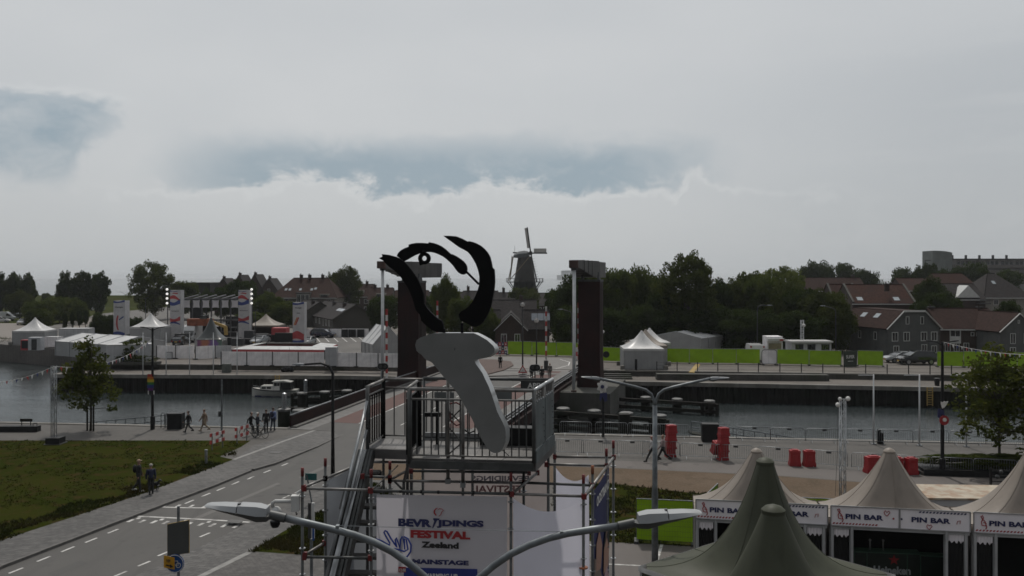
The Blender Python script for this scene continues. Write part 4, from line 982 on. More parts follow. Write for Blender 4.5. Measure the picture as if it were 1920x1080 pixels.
# --- left, behind the stage
x0, x1 = hx(351, 285), hx(394, 285)
b = thing('flat_building', 'plain dark flat roofed building left of the pointed gables', 'building', ((x0 + x1) / 2, 285, UP))
MB().box(((x0 + x1) / 2, 292, (zx(531, 285) + UP) / 2), (x1 - x0, 14, zx(531, 285) - UP)).build('wall', m_tiled, b)
MB().box(((x0 + x1) / 2, 292, zx(531, 285) + .1), (x1 - x0 + .4, 14.4, .3)).build('roof_edge', m_concd, b)
for i in range(3): window(b, ((x0 + x1) / 2 + (i - 1) * 2.2, 285, zx(552, 285)), 1.0, 1.3, (0, -1, 0))
for i, (u, vt, lab) in enumerate(((418, 523, 'narrow dark gabled house, leftmost of the four pointed gables'), (448, 516.5, 'narrow dark gabled house, second of the four pointed gables'), (477, 515.5, 'narrow dark gabled house, third and steepest of the four pointed gables'), (504, 523, 'narrow dark gabled house, nearest the big hipped roof'))):
 y = 262; house('gabled_house', lab, 'house', hx(u, y), y, 0, 5.2, 9, zx(545, y), zx(vt, y), m_brick, m_tiled, 'y', wins=((0, 7.2, .8, 1.3), (-1.3, 4.6, .9, 1.4), (1.3, 4.6, .9, 1.4)), chim=((0, 1.2, .7),))
y = 215; xa, xb = hx(512, y), hx(628, y)
big = house('hipped_house', 'large pale house with wide dark hipped roof right of the pointed gables', 'house', (xa + xb) / 2, y, -.03, xb - xa, 13, zx(556, y), zx(522.5, y), m_cream, m_tileb, 'x', hip=.42, over=.6,
   chim=((-2.4, 6.2, .9), (-.2, 6.2, .9), (3.2, 6.2, .9)), sky=((-5.2, .35, .6, .9), (-4.2, .35, .6, .9), (-1.5, .35, .6, .9), (1.4, .35, .6, .9), (2.3, .4, .6, .9)),
   wins=((-6.5, 5.3, 1.1, 1.4), (-4.6, 5.3, 1.1, 1.4), (-6.5, 2.4, 1.1, 1.5), (-4.6, 2.4, 1.1, 1.5), (3.2, 2.6, 1.4, 1.6), (5.4, 2.6, 1.4, 1.6), (6.2, 5.2, 1.2, 1.2)))
dz_ = ROOTM[big.name]
MB().box((0, -.35, 5.6), (3.3, 1.4, 3.4)).build('stair_bay', m_cream, big, local=True)
for i in range(3): window(big, dz_ @ Vector((-1.05 + i * 1.05, -1.05, 6.0)), .95, 2.2, (0, -1, 0))
MB().box((0, -.3, 7.45), (3.7, 1.8, .25)).build('bay_roof', m_dark, big, local=True)
d2 = MB().box((5.2, .4, 6.6), (2.4, 1.6, 1.1)).build('dormer', m_cream, big, local=True)
MB().box((5.2, -.42, 6.6), (1.7, .04, .7)).build('pane', m_glass, d2, local=True)
y = 178; gx = hx(667, y)
ter = house('terrace_house', 'low brick terrace with long grey roof and blank gable behind the white panels', 'house', gx, y, R(24), 9.4, 30, zx(598, y), zx(572, y), m_brickg, m_tiled, 'y', over=.3, trim=m_concd, sky=((3, .55, 3.6, .9), (6.2, .55, 2.0, .9)),
   wins=((4, 1.7, 1.3, 1.3, 'l'), (7, 1.7, 1.3, 1.3, 'l'), (10, 1.7, 1.0, 1.8, 'l'), (14, 1.7, 1.3, 1.3, 'l'), (18, 1.7, 1.3, 1.3, 'l')), chim=((-1, 6, .8), (-1, 16, .8)))
y = 196; house('terrace_house', 'second low terrace house to the left behind the single right banner', 'house', hx(600, y), y, R(24), 8.5, 22, zx(590, y), zx(567, y), m_brickg, m_tiled, 'y', over=.3, chim=((-1, 3, .8),), wins=((2, 1.7, 1.3, 1.3, 'l'), (6, 1.7, 1.3, 1.3, 'l')))
for i, (u0, u1, ve, vr, y, mr, lab, n) in enumerate(((646, 696, 556, 534, 252, m_tileb, 'brown roofed house with dormer behind the taller domed tree', 3), (690, 733, 562, 541, 236, m_tileb, 'brown roofed house left of the left hanger rod', 3), (738, 800, 566, 546, 238, m_tileb, 'brown roofed house right behind the left bridge tower', 3))):
 x = hx((u0 + u1) / 2, y); w = (u1 - u0) * y / F
 h = house('row_house', lab, 'house', x, y, 0, w, 9, zx(ve, y), zx(vr, y), m_brick if i != 1 else m_cream, mr, 'x', chim=((w * .25, 4.5, .9), (-w * .3, 4.5, .9)), wins=tuple((-w / 2 + 1.5 + k * (w - 3) / 2, (zx(ve, y) - UP) * q, 1.2, 1.4) for k in range(3) for q in (.75, .35)))
 if i < 2:
  d_ = MB().box((w * .05, 1.0, zx((ve + vr) / 2 + 3, y) - UP), (2.6, 2, 1.3)).build('dormer', m_cream, h, local=True)
  MB().box((w * .05, -.03, zx((ve + vr) / 2 + 3, y) - UP), (2.0, .05, .8)).build('pane', m_glass, d_, local=True)
for i, (u0, u1, vr, lab) in enumerate(((800, 866, 549, 'dark roofed row house seen inside the black flame outline'), (866, 934, 547, 'dark roofed row house behind the right black flame stroke'), (934, 1000, 550, 'dark roofed row house under the windmill'), (1000, 1046, 551, 'dark roofed row house right of the windmill with square chimney'))):
 y = 228 + i; w = (u1 - u0) * y / F - .02
 house('row_house', lab, 'house', hx((u0 + u1) / 2, y), y, 0, w, 9, zx(572, y), zx(vr, y), m_brick, m_tiled, 'x', over=.0, chim=((-w * .35, 4.5, 1.3), (w * .3, 4.5, 1.0)), wins=tuple((-w / 2 + 1.6 + k * (w - 3.2) / 2, 2.6, 1.2, 1.4) for k in range(3)))
y = 176; house('row_house', 'long dark roof between the black flame and the bridge barrier', 'house', hx(955, y), y, 0, 100 * y / F, 9, zx(600, y), zx(565, y), m_brick, m_tiled, 'x', wins=((-3, 1.6, 1.2, 1.3), (3, 1.6, 1.2, 1.3)), chim=((2.5, 4.5, 1.0),))
y = 139; sh = house('brick_house', 'small dark brick house with white gable boards behind the green fence', 'house', hx(958, y), y, 0, 58 * y / F, 11, zx(618, y), zx(590, y), m_brick, m_tiled, 'y', over=.25, trim=m_wtrim, wins=((-1.15, 1.4, .95, 1.5), (1.05, 1.4, .95, 1.5)))
for s, lab in ((-1, 'l'), (1, 'r')):
 y2 = 142; cx = hx(958, y2) + s * 4.1
 ex = house('brick_house', 'low side wing with solar panels ' + ('left' if s < 0 else 'right') + ' of the white boarded gable', 'house', cx, y2, 0, 4.6, 6, zx(618, y2), zx(584, y2), m_brick, m_tiled, 'x', over=.1, gut=False)
 T, E, d = zx(584, y2) - UP, zx(618, y2) - UP, 6.0
 n = Vector((0, -(T - E), d / 2)).normalized(); u = Vector((0, d / 2, T - E)).normalized()
 for k in range(2 if s < 0 else 3):
  c = Vector((s * .9 + (k - 1) * 1.05, .62 * d / 2, E + .62 * (T - E))) + n * .2
  MB().extr([c + Vector((a * .49, 0, 0)) + u * b_ * .8 for a, b_ in ((-1, -1), (1, -1), (1, 1), (-1, 1))], n * .05).build('solar_panel', m_solar, ex, local=True)
# --- right-hand houses
y = 152; xa, xb = hx(1600, y), hx(1716, y)
house('brick_house', 'tall dark brick house with steep red tiled roof and stone gable copings', 'house', (xa + xb) / 2, y, R(-4), xb - xa, 11, zx(570, y), zx(536, y), m_brick, m_tile, 'x', trim=m_concd, over=.1, sky=((-3.9, .22, 1.0, 1.1), (2.5, .22, 1.0, 1.1)), chim=((1.0, 1.6, .3),), wins=((-3, 3.4, 1.0, 1.4), (3, 3.4, 1.0, 1.4)))
y = 160; house('brick_house', 'red roofed house joined to the left of the tall stone coped house', 'house', hx(1590, y), y, R(-4), 5.0, 10, zx(572, y), zx(535, y), m_brick, m_tile, 'x', trim=m_concd, over=.1)
y = 220; house('long_house', 'long low reddish roof behind the wood on the right', 'house', hx(1570, y), y, 0, 110 * y / F, 10, zx(545, y), zx(522, y), m_brick, m_tileb, 'x', chim=((6, 5, .8),))
y = 124; xa, xb = hx(1660, y), hx(1766, y)
gh = house('grey_house', 'grey rendered house with clipped gable and skylights behind the black cars', 'house', (xa + xb) / 2, y, R(10), (xb - xa) * 1.01, 12, zx(614, y), zx(585, y), m_grey, m_tileb, 'y', clip=.42, over=.3, trim=m_wtrim, sky=((4.6, .62, 1.2, .9), (8, .62, 1.2, .9)),
           wins=((-1.0, 5.1, .55, 1.15), (1.35, 5.1, .55, 1.15), (-3.0, 2.75, 1.0, 1.35), (-1.15, 2.75, 1.0, 1.35), (1.65, 2.75, 1.0, 1.35), (3.3, 2.75, 1.0, 1.35), (-2.8, .85, .9, 1.2), (1.7, .85, .9, 1.5), (3.3, .85, .9, 1.1), (3, 2.7, .7, 1.2, 'l'), (7, 2.7, .7, 1.2, 'l')))
y = 127; xa, xb = hx(1766, y), hx(1878, y)
bh = house('brick_terrace', 'brick terrace with brown roof and two white panelled windows behind the bunting', 'house', (xa + xb) / 2, y, R(-3), xb - xa, 9, zx(617, y), zx(582, y), m_brick, m_tileb, 'x', over=.2, wins=((-2.4, 3.0, 1.6, 1.1), (2.6, 3.0, 1.6, 1.1), (-3.5, .95, .8, 1.3), (-2.2, .95, .8, 1.3), (-.8, .95, .8, 1.3), (1.4, .95, .8, 1.3), (2.8, .95, .8, 1.3), (3.9, .95, .8, 1.3), (0.1, 2.9, .5, .6), (.9, 2.9, .5, .6)), chim=((-4.0, 4.5, .3), (3.3, 4.5, .3)))
for a in (-2.4, 2.6): MB().box((a, -.05, 1.98), (1.6, .08, .95)).build('white_panel', m_wtrim, bh, local=True)
y = 122; house('grey_house', 'grey gabled house with white boards at the right picture edge', 'house', hx(1910, y), y, R(6), 5.6, 9, zx(620, y), zx(589, y), m_grey, m_tileb, 'y', over=.3, trim=m_wtrim, wins=((-.9, 2.6, .8, 1.5), (1.2, 2.6, .8, 1.5), (-.9, .8, .9, 1.1), (0, 5.0, .3, .5)))
y = 176; xa, xb = hx(1846, y), hx(1935, y)
house('white_house', 'large white rendered house with dark hipped roof at the right edge', 'house', (xa + xb) / 2, y, R(2), xb - xa, 12, zx(557, y), zx(514, y), m_cream, m_tiled, 'x', hip=.85, over=.3, sky=((-1.0, .6, .7, 1.0),), wins=((-3.9, 3.3, .9, 1.7), (-2.6, 3.3, .9, 1.7), (-1.0, 3.3, .9, 1.7), (1.0, 3.3, .9, 1.7), (-2.6, 6.2, 1.0, 1.1)))
y = 172; wg = house('white_gable_house', 'house with small white gable and balcony left of the large white house', 'house', hx(1806, y), y, 0, 9.0, 9, zx(562, y), zx(534, y), m_brick, m_tiled, 'x', over=.1, wins=((-2.5, 3.5, 1.0, 1.3),))
MB().extr([(-1.4, -.08, zx(558, y) - UP), (3.4, -.08, zx(558, y) - UP), (1.0, -.08, zx(535, y) - UP)], (0, 3.5, 0)).build('white_gable', m_wtrim, wg, local=True)
bal = MB().box((3.6, -.9, zx(569, y) - UP), (2.2, 1.6, .2)).build('balcony', m_dark, wg, local=True)
for k in range(8): MB().bar((2.55 + k * .3, -1.68, zx(569, y) - UP), (2.55 + k * .3, -1.68, zx(562, y) - UP), .05).build('baluster', m_dark, bal, local=True)
MB().bar((2.5, -1.68, zx(562, y) - UP), (4.7, -1.68, zx(562, y) - UP), .07).build('balcony_rail', m_dark, bal, local=True)
y = 196; house('red_roof_house', 'house with broad red hipped roof below the long flats', 'house', hx(1800, y), y, 0, 88 * y / F, 12, zx(547, y), zx(514, y), m_brick, m_tile, 'x', hip=.35, over=.3)
y = 205; house('red_roof_house', 'small red roofed house between the garden trees left of the broad red roof', 'house', hx(1722, y), y, 0, 50 * y / F, 10, zx(545, y), zx(523, y), m_brick, m_tile, 'x', over=.2)
y = 352; fl = thing('apartment_block', 'long grey block of flats with curved stair tower on the right skyline', 'apartment block', (hx(1850, y), y, UP))
m_flat = M('pale_flat_wall', (0.2000, 0.1960, 0.1920), .85, var=.12, scale=.3); m_flat2 = M('flat_tower', (0.1360, 0.1520, 0.1480), .85, var=.12, scale=.3, streak=.3)
xt0, xt1 = hx(1749, y), hx(1779, y)
mb = MB(); k = 9; pts = [(xt0 + (xt1 - xt0) * i / k, y - 3.0 * math.sin(PI * i / k / 1.6)) for i in range(k + 1)]
mb.loft([[Vector((a, b_, UP)) for a, b_ in pts] + [Vector((xt1, y + 9, UP)), Vector((xt0, y + 9, UP))], [Vector((a, b_, zx(470 + 4 * (i / k) ** 2, y))) for i, (a, b_) in enumerate(pts)] + [Vector((xt1, y + 9, zx(474, y))), Vector((xt0, y + 9, zx(470, y)))]]); mb.build('stair_tower', m_flat2, fl)
xf0, xf1 = hx(1772, y), hx(2010, y)
MB().box(((xf0 + xf1) / 2, y + 5, (UP + zx(487, y)) / 2), (xf1 - xf0, 10, zx(487, y) - UP)).build('wall', m_flat, fl)
MB().box(((xf0 + xf1) / 2, y + 5, zx(486, y)), (xf1 - xf0 + .6, 11, .5)).build('roof_slab', m_dark, fl)
for v in (499.5, 509): MB().box(((xf0 + xf1) / 2 + 1, y - .6, zx(v, y)), (xf1 - xf0 - 3, 1.4, 1.1)).build('gallery_parapet', M('flat_gallery', (.13, .12, .115), .85, var=.15), fl)
for i in range(5): MB().box((hx(1789 + i * 25.5, y), y + 1.5, zx(484.5, y) + .6), (.7, .7, 1.6)).build('chimney', m_dark, fl)
for i in range(19):
 u = 1797 + i * 8.2 + (i // 3) * 3; window(fl, (hx(u, y), y, zx(493, y)), 1.25, 1.4, (0, -1, 0), frame=m_dark, bars=0)
MB().bar((xt0 - 2.2, y + 2, UP), (xt0 - 2.2, y + 2, zx(488, y)), .3).build('lift_frame_post', m_dark, fl)
MB().bar((xt0 - 2.3, y + 2, zx(488, y)), (xt0, y + 2, zx(488, y)), .3).build('lift_frame_beam', m_dark, fl)
# ------------------------------------------------------------------ tents
def tentmat(name, c, rough=.38, trans=.12, spec=.4):
 m = M(name, c, rough, var=.07, scale=.8, trans=trans, tint=tuple(k * .86 for k in c), tscale=.5, streak=.22, spec=spec, bump=.35, bscale=1.6); return m
m_tw = tentmat('white_tent_fabric', (.58, .575, .57)); m_tb = tentmat('beige_tent_fabric', (.27, .232, .198), .5, .12, .3)
m_tg = tentmat('olive_tent_fabric', (.056, .060, .040), .55, .06, .2); m_tk = tentmat('charcoal_tent_fabric', (.045, .050, .050), .32, .04)
m_wall = M('white_pvc_wall', (0.3312, 0.3312, 0.3348), .6, var=.08, scale=.7, trans=.12, streak=.15)
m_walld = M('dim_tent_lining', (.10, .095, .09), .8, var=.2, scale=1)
def pagoda_roof(half, ze, zp, rc, k=2.8, n=48, m=18, sag=.10):
 """concave peaked roof: round at the mast, square at the eaves"""
 rings = []
 for i in range(m + 1):
  x = i / m
  x = x ** 1.15
  r0 = rc + (half - rc) * x; z = zp - (zp - ze) * (1 - (1 - x) ** k)
  b = min(1, x * 1.25) ** 1.2
  ring = []
  for j in range(n):
   a = 2 * PI * (j + .5) / n; sq = 1 / max(abs(math.cos(a)), abs(math.sin(a)))
   edge = (sq - 1) / .4142
   r = r0 * ((1 - b) + b * sq)
   ring.append(Vector((r * math.cos(a), r * math.sin(a), z - (1 - edge) * sag * x * half * .35 * (1 - x) * 2)))
  rings.append(ring)
 return rings
def pagoda(name, label, c, rz, half, ze, zp, mroof, mwall=None, rc=.16, walls=(1, 1, 1, 1), group=None, mcap=None, wallz=0.0, feet=True, k=1.45, val=.28, mval=None, seams=False, dy=1.0):
 t = thing(name, label, 'tent', c, rz, group)
 e, p = ze - c[2], zp - c[2]
 R_ = [[Vector((v.x, v.y * lerp(1, dy, i / 18), v.z)) for v in r] for i, r in enumerate(pagoda_roof(half, e, p, rc, k))]
 MB().loft(R_, cap=False).build('roof', mroof, t, smooth=True, local=True, fix=False)
 if seams:
  for j in (5, 17, 29, 41, 11, 23, 35, 47): MB().tube([(r[j] + r[(j + 1) % 48]) / 2 + Vector((0, 0, .006)) for r in R_], .013, 5).build('seam', mroof, t, local=True)
 MB().lathe([(rc * 1.12, p - .10), (rc * 1.15, p + .02), (rc * .8, p + .10), (rc * .2, p + .15)], (0, 0, 0), 20).build('peak_cap', mcap or mroof, t, smooth='auto', local=True)
 mb = MB(); h2 = half + .015
 mb.loft([[Vector((a * h2, b * h2 * dy, z)) for a, b in ((-1, -1), (1, -1), (1, 1), (-1, 1))] for z in (e - val, e + .01)], cap=False); mb.build('valance', mval or mroof, t, local=True)
 for i, (a, b) in enumerate(((-1, -1), (1, -1), (1, 1), (-1, 1))):
  MB().box((a * (half - .06), b * (half * dy - .06), (e - .05) / 2), (.09, .09, e - .05)).build('leg', m_alu, t, local=True)
  if feet: MB().box((a * (half + .15), b * (half + .15), .25), (.5, .5, .5)).build('ballast_block', m_conc, t, local=True)
 sides = (((-1, -1), (1, -1)), ((1, -1), (1, 1)), ((1, 1), (-1, 1)), ((-1, 1), (-1, -1)))
 for on, (q, r) in zip(walls, sides):
  if not on: continue
  A, B = Vector((q[0] * half * .985, q[1] * half * .985 * dy, 0)), Vector((r[0] * half * .985, r[1] * half * .985 * dy, 0)); d = B - A; nn = Vector((d.y, -d.x, 0)).normalized()
  rings = []
  for z in (.03, e - val * .6):
   rings.append([A + d * s / 16 + nn * (.035 * math.sin(s * 2.2) * (1 if 0 < s < 16 else 0)) + Vector((0, 0, z)) for s in range(17)])
  MB().loft(rings, cap=False, closed=False).build('side_wall', mwall or m_wall, t, smooth=True, local=True, fix=False)
 return t
def ptent(label, u, vb, y, half, rz, vp, roof, wall=None, z0=UP, name='pagoda_tent', ze=None, **kw):
 x = (u - 960) * y / F
 return pagoda(name, label, (x, y, z0), rz, half, (ze or z0 + 2.35), zx(vp, y), roof, wall, **kw)
ptent('white pagoda tent at the far left by the rough bank', 66, 655, 146, 2.6, .1, 597, m_tw)
ptent('white pagoda tent beside the left stage banner', 283, 645, 148, 2.6, .05, 589, m_tw, ze=UP + 2.9)
ptent('charcoal pagoda tent with a purple and orange wrap before the stage', 396, 648, 131, 2.0, .12, 597, m_tk, m_tk, ze=UP + 1.95, walls=(0, 1, 1, 1))
tk = bpy.data.objects['pagoda_tent.002']
m_wrap = bpy.data.materials.new('festival_wrap'); m_wrap.use_nodes = True
_t = m_wrap.node_tree; _tc = _t.nodes.new('ShaderNodeTexCoord'); _s = _t.nodes.new('ShaderNodeSeparateXYZ'); _t.links.new(_tc.outputs['Object'], _s.inputs[0])
_n = _t.nodes.new('ShaderNodeTexNoise'); _n.inputs['Scale'].default_value = 1.4; _t.links.new(_tc.outputs['Object'], _n.inputs['Vector'])
_x = X(_t, _s.outputs[0]) + (X(_t, _n.outputs[0]) - .5) * 1.6
_c = mixc(_t, _x.step(-1.6, -.5), (.16, .05, .14), (.36, .14, .08)); _c = mixc(_t, _x.step(-.3, .6), _c, (.15, .09, .26)); _c = mixc(_t, _x.step(1.2, 1.6), _c, (.10, .16, .13))
_t.links.new(_c, _t.nodes['Principled BSDF'].inputs['Base Color'])
MB().box((.2, -2.0, .95), (3.55, .05, 1.8)).build('wrap_panel', m_wrap, tk, local=True)
MB().box((-1.78, -2.0, .95), (.4, .05, 1.8)).build('white_panel', m_wall, tk, local=True)
MB().box((.1, -2.06, 2.0), (.95, .04, .14)).build('light_strip', m_white, tk, local=True)
ptent('beige pagoda tent right of the stage with open dark front', 499, 634, 158, 2.9, .05, 590, m_tb, m_walld, ze=UP + 2.6, walls=(0, 1, 1, 1))
p1 = GU(1199, 693)
for i, lab in enumerate(('nearest of three white pagoda tents in a row right of the bridge', 'middle of three white pagoda tents in a row right of the bridge', 'farthest of three white pagoda tents in a row right of the bridge')):
 y = p1.y + 2.5 + i * 5.05; u = 1203 + i * 7.5
 pagoda('pagoda_tent', lab, (hx(u, y) , y, UP), R(-2), 2.5, UP + 2.55, zx(622 - i * 2.6, y), m_tw if i != 1 else m_tb, m_wall, group='three white pagoda tents by the bridge', walls=(1, 1, 1, 1))
def frametent(label, x, y, rz, w, d, eave, ridge, z0=UP, open_front=False, name='frame_tent', bays=3):
 t = thing(name, label, 'tent', (x, y, z0), rz); hw = w / 2
 for s in (-1, 1):
  rg = []
  for k in range(bays * 4 + 1):
   q = d * k / (bays * 4); sg = -.05 * math.sin(PI * (k % 4) / 4) ** 2
   rg.append([Vector((s * (hw + .05) , q, eave + sg * .2)), Vector((s * hw * .5, q, (eave + ridge) / 2 + sg)), Vector((0, q, ridge))])
  MB().loft(rg, cap=False, closed=False).build('roof', m_tw, t, smooth='auto', local=True, fix=False)
  MB().poly([(s * hw, 0, 0), (s * hw, d, 0), (s * hw, d, eave), (s * hw, 0, eave)]).build('side_wall', m_wall, t, local=True, fix=False)
 MB().poly([(-hw, d, 0), (hw, d, 0), (hw, d, eave), (0, d, ridge), (-hw, d, eave)]).build('back_wall', m_wall, t, local=True, fix=False)
 if open_front:
  MB().poly([(-hw, 0, eave * .8), (hw, 0, eave * .8), (hw, 0, eave), (0, 0, ridge), (-hw, 0, eave)]).build('front_gable', m_wall, t, local=True, fix=False)
  MB().poly([(hw * .1, 0, 0), (hw, 0, 0), (hw, 0, eave * .8), (hw * .1, 0, eave * .8)]).build('front_wall', m_wall, t, local=True, fix=False)
 else: MB().poly([(-hw, 0, 0), (hw, 0, 0), (hw, 0, eave), (0, 0, ridge), (-hw, 0, eave)]).build('front_gable', m_wall, t, local=True, fix=False)
 for k in range(bays + 1):
  q = d * k / bays
  for s in (-1, 1): MB().bar((s * (hw + .03), q, 0), (s * (hw + .03), q, eave), .1).build('leg', m_alu, t, local=True)
  MB().tube([(-hw, q, eave + .03), (0, q, ridge + .04), (hw, q, eave + .03)], .05, 6).build('rafter', m_alu, t, local=True)
 return t
y = 128; frametent('wide white frame tent with low gable roof behind the green fence', hx(1268, y), y, R(-38), 8.0, 7.5, 2.35, zx(622, y) - UP)
y = 121; frametent('small white frame tent between panel wall and left hanger rod', hx(728, y), y, R(24), 4.4, 6.5, 1.9, zx(612, y) - UP)
y = 120; frametent('large white frame tent behind the grey container at the left', hx(262, y), y, R(58), 8.0, 14, 2.1, zx(631, y) - UP, bays=4)
# ------------------------------------------------------------------ stage
m_truss = M('stage_truss', (.10, .10, .105), .5, metal=.6, var=.2, scale=3)
m_blackc = M('black_stage_cloth', (.016, .016, .017), .9, var=.3, scale=1)
m_sailw = M('white_stage_sail', (.62, .60, .62), .7, var=.08, scale=1, trans=.25)
m_blue = M('print_blue', (.035, .055, .20), .6, var=.12, scale=2); m_pred = M('print_red', (.36, .045, .05), .6, var=.12, scale=2)
m_ban = M('banner_white', (.52, .51, .52), .65, var=.08, scale=1.5, trans=.15)
m_navy = M('print_navy', (.018, .022, .085), .6, var=.1, scale=2); m_ink = M('print_black', (.012, .012, .013), .6, var=.1, scale=2); m_inkr = M('print_red_ink', (.30, .020, .024), .6, var=.1, scale=2)
ys = 158
st = thing('festival_stage', 'open festival stage with white scalloped roof sails and dark back', 'stage', (hx(395, ys), ys, UP))
xa, xb = hx(342, ys), hx(450, ys)
ztop = zx(561, ys)
MB().box(((xa + xb) / 2, ys + 4, UP + .6), (xb - xa, 8, 1.2)).build('stage_deck', m_blackc, st)
for z in (ztop, zx(600, ys)):
 MB().bar((xa, ys, z), (xb, ys, z), .3).build('front_truss', m_truss, st)
for k in range(7):
 x = lerp(xa, xb, k / 6); MB().bar((x, ys + .1, UP), (x, ys + .1, ztop), .22).build('upright', m_truss, st)
 MB().bar((x, ys + .1, ztop), (x, ys + 8, ztop + .6), .22).build('roof_truss', m_truss, st)
for k in range(6):
 x1_, x2_ = lerp(xa, xb, k / 6) + .25, lerp(xa, xb, (k + 1) / 6) - .25; z1_, z2_ = zx(562.5, ys), zx(577, ys)
 pts = []
 for e in range(4):
  A, B = [((x1_, z1_), (x2_, z1_)), ((x2_, z1_), (x2_, z2_)), ((x2_, z2_), (x1_, z2_)), ((x1_, z2_), (x1_, z1_))][e]
  mx_, mz_ = (x1_ + x2_) / 2, (z1_ + z2_) / 2
  for s in range(6):
   q = s / 6; px_, pz_ = lerp(A[0], B[0], q), lerp(A[1], B[1], q); f = 1 - (.14 if e % 2 else .10) * math.sin(PI * q)
   pts.append((mx_ + (px_ - mx_) * f, ys - .25, mz_ + (pz_ - mz_) * f))
 MB().extr(pts, (0, .03, 0)).build('roof_sail', m_sailw, st)
MB().box((lerp(xa, xb, .14), ys + 3, zx(597, ys)), ((xb - xa) * .22, .2, 5.6)).build('back_drop', m_blackc, st)
MB().box((lerp(xa, xb, .75), ys + 8, zx(612, ys)), ((xb - xa) * .5, .2, 3.0)).build('back_drop', m_blackc, st)
for k, (f, w, h) in enumerate(((.3, 1.6, 1.1), (.48, 2.2, .9), (.66, 1.8, 1.2), (.82, 1.6, .8))): MB().box((lerp(xa, xb, f), ys + 2.2, UP + 1.2 + h / 2), (w, 1.0, h)).build('flight_case', m_black, st)
for k in range(5): MB().bar((lerp(xa, xb, .1 + .2 * k), ys - .05, UP + 1.2), (lerp(xa, xb, .2 + .2 * k), ys - .05, zx(601, ys)), .12).build('brace', m_truss, st)
def bannertower(label, u0, u1, vt, vb, y, style):
 t = thing('banner_tower', label, 'banner', (hx((u0 + u1) / 2, y), y, UP)); xa, xb = hx(u0, y), hx(u1, y); z1, z0 = zx(vt, y), zx(vb, y)
 w = xb - xa; n = 10
 MB().box(((xa + xb) / 2, y + w * .45, (z0 + z1) / 2), (w * .96, w * .86, z1 - z0)).build('tower_core', m_truss, t)
 MB().box(((xa + xb) / 2, y, (z0 + z1) / 2), (w, .06, z1 - z0)).build('banner_face', m_ban, t)
 MB().box((xb + .03, y + w * .45, (z0 + z1) / 2), (.05, w * .9, z1 - z0)).build('banner_side', m_ban, t)
 def wave(za, zb, amp, mat, sl=0):
  up = [(lerp(xa, xb, i / n), y - .04, za + amp * math.sin(PI * 1.3 * i / n) + sl * i / n) for i in range(n + 1)]; dn = [(lerp(xa, xb, i / n), y - .04, zb + amp * .6 * math.sin(PI * 1.1 * i / n + .6)) for i in range(n, -1, -1)]
  MB().extr(up + dn, (0, -.012, 0)).build('printed_wave', mat, t)
 L = z1 - z0; q = lambda f: z1 - f * L
 if style == 0:
  wave(q(.13), q(.20), .35, m_pred, -.3); wave(q(.23), q(.30), -.3, m_blue, .2); wave(q(.575), q(.64), -.25, m_pred, .1); wave(q(.67), q(.70), .25, m_blue); wave(q(.004), q(.02), -.2, m_blue, -.2)
  MB().extr([(lerp(xa, xb, a), y - .04, q(b)) for a, b in ((.18, .07), (.35, .05), (.8, .06), (.72, .085), (.4, .075))], (0, -.012, 0)).build('printed_mark', m_pred, t)
  text('Bevrijdingsfestival', (lerp(xa, xb, .14), y - .045, q(.445)), (w * .74, 0, 0), (0, 0, .22), m_ink, t)
 elif style == 1:
  wave(q(.0), q(.05), -.15, m_blue); wave(q(.92), q(.995), .15, m_blue)
  text('Vlissingen', (lerp(xa, xb, .1), y - .045, q(.22)), (w * .75, 0, 0), (0, 0, .35), m_ink, t)
  pts = [(lerp(xa, xb, .5 + .28 * math.cos(a)), y - .04, q(.64) + w * .75 * math.sin(a)) for a in np.linspace(2.0, 4.4, 10)] + [(lerp(xa, xb, .55 + .18 * math.cos(a)), y - .04, q(.64) + w * .66 * math.sin(a)) for a in np.linspace(4.3, 2.1, 10)]
  MB().extr(pts, (0, -.012, 0)).build('printed_arc', m_pred, t)
  MB().bar((lerp(xa, xb, .5), y - .05, q(.56)), (lerp(xa, xb, .9), y - .05, q(.46)), .02, .2).build('printed_stroke', m_blue, t)
 else:
  wave(q(.0), q(.05), -.15, m_blue); wave(q(.75), q(.92), .3, m_pred); wave(q(.93), q(.99), -.1, m_blue)
  text('Vlissingen', (lerp(xa, xb, .18), y - .045, q(.16)), (w * .62, 0, 0), (0, 0, .3), m_ink, t); text('2025', (lerp(xa, xb, .35), y - .045, q(.28)), (w * .3, 0, 0), (0, 0, .2), m_ink, t)
  for a in (.12, .25): MB().bar((lerp(xa, xb, a), y - .05, q(.56)), (lerp(xa, xb, a + .28), y - .05, q(.37)), .02, .18).build('printed_stroke', m_pred if a > .2 else M('print_orange', (.45, .18, .05), .6), t)
bannertower('tall white banner tower with red and blue waves left of the stage', 319, 338, 544, 635, 153, 0)
bannertower('tall white banner tower with red and blue waves right of the stage', 447, 467, 544, 633, 153, 0)
bannertower('white banner tower with a red arc standing alone at the left', 213, 234, 564, 628, 150, 1)
bannertower('white banner tower with red foot and slanted stripes standing alone right of the stage', 549, 570, 567, 643, 140, 2)
m_lit = bpy.data.materials.new('lit_lamp'); m_lit.use_nodes = True
_b = m_lit.node_tree.nodes['Principled BSDF']; _b.inputs['Emission Color'].default_value = (1, .97, .9, 1); _b.inputs['Emission Strength'].default_value = .8
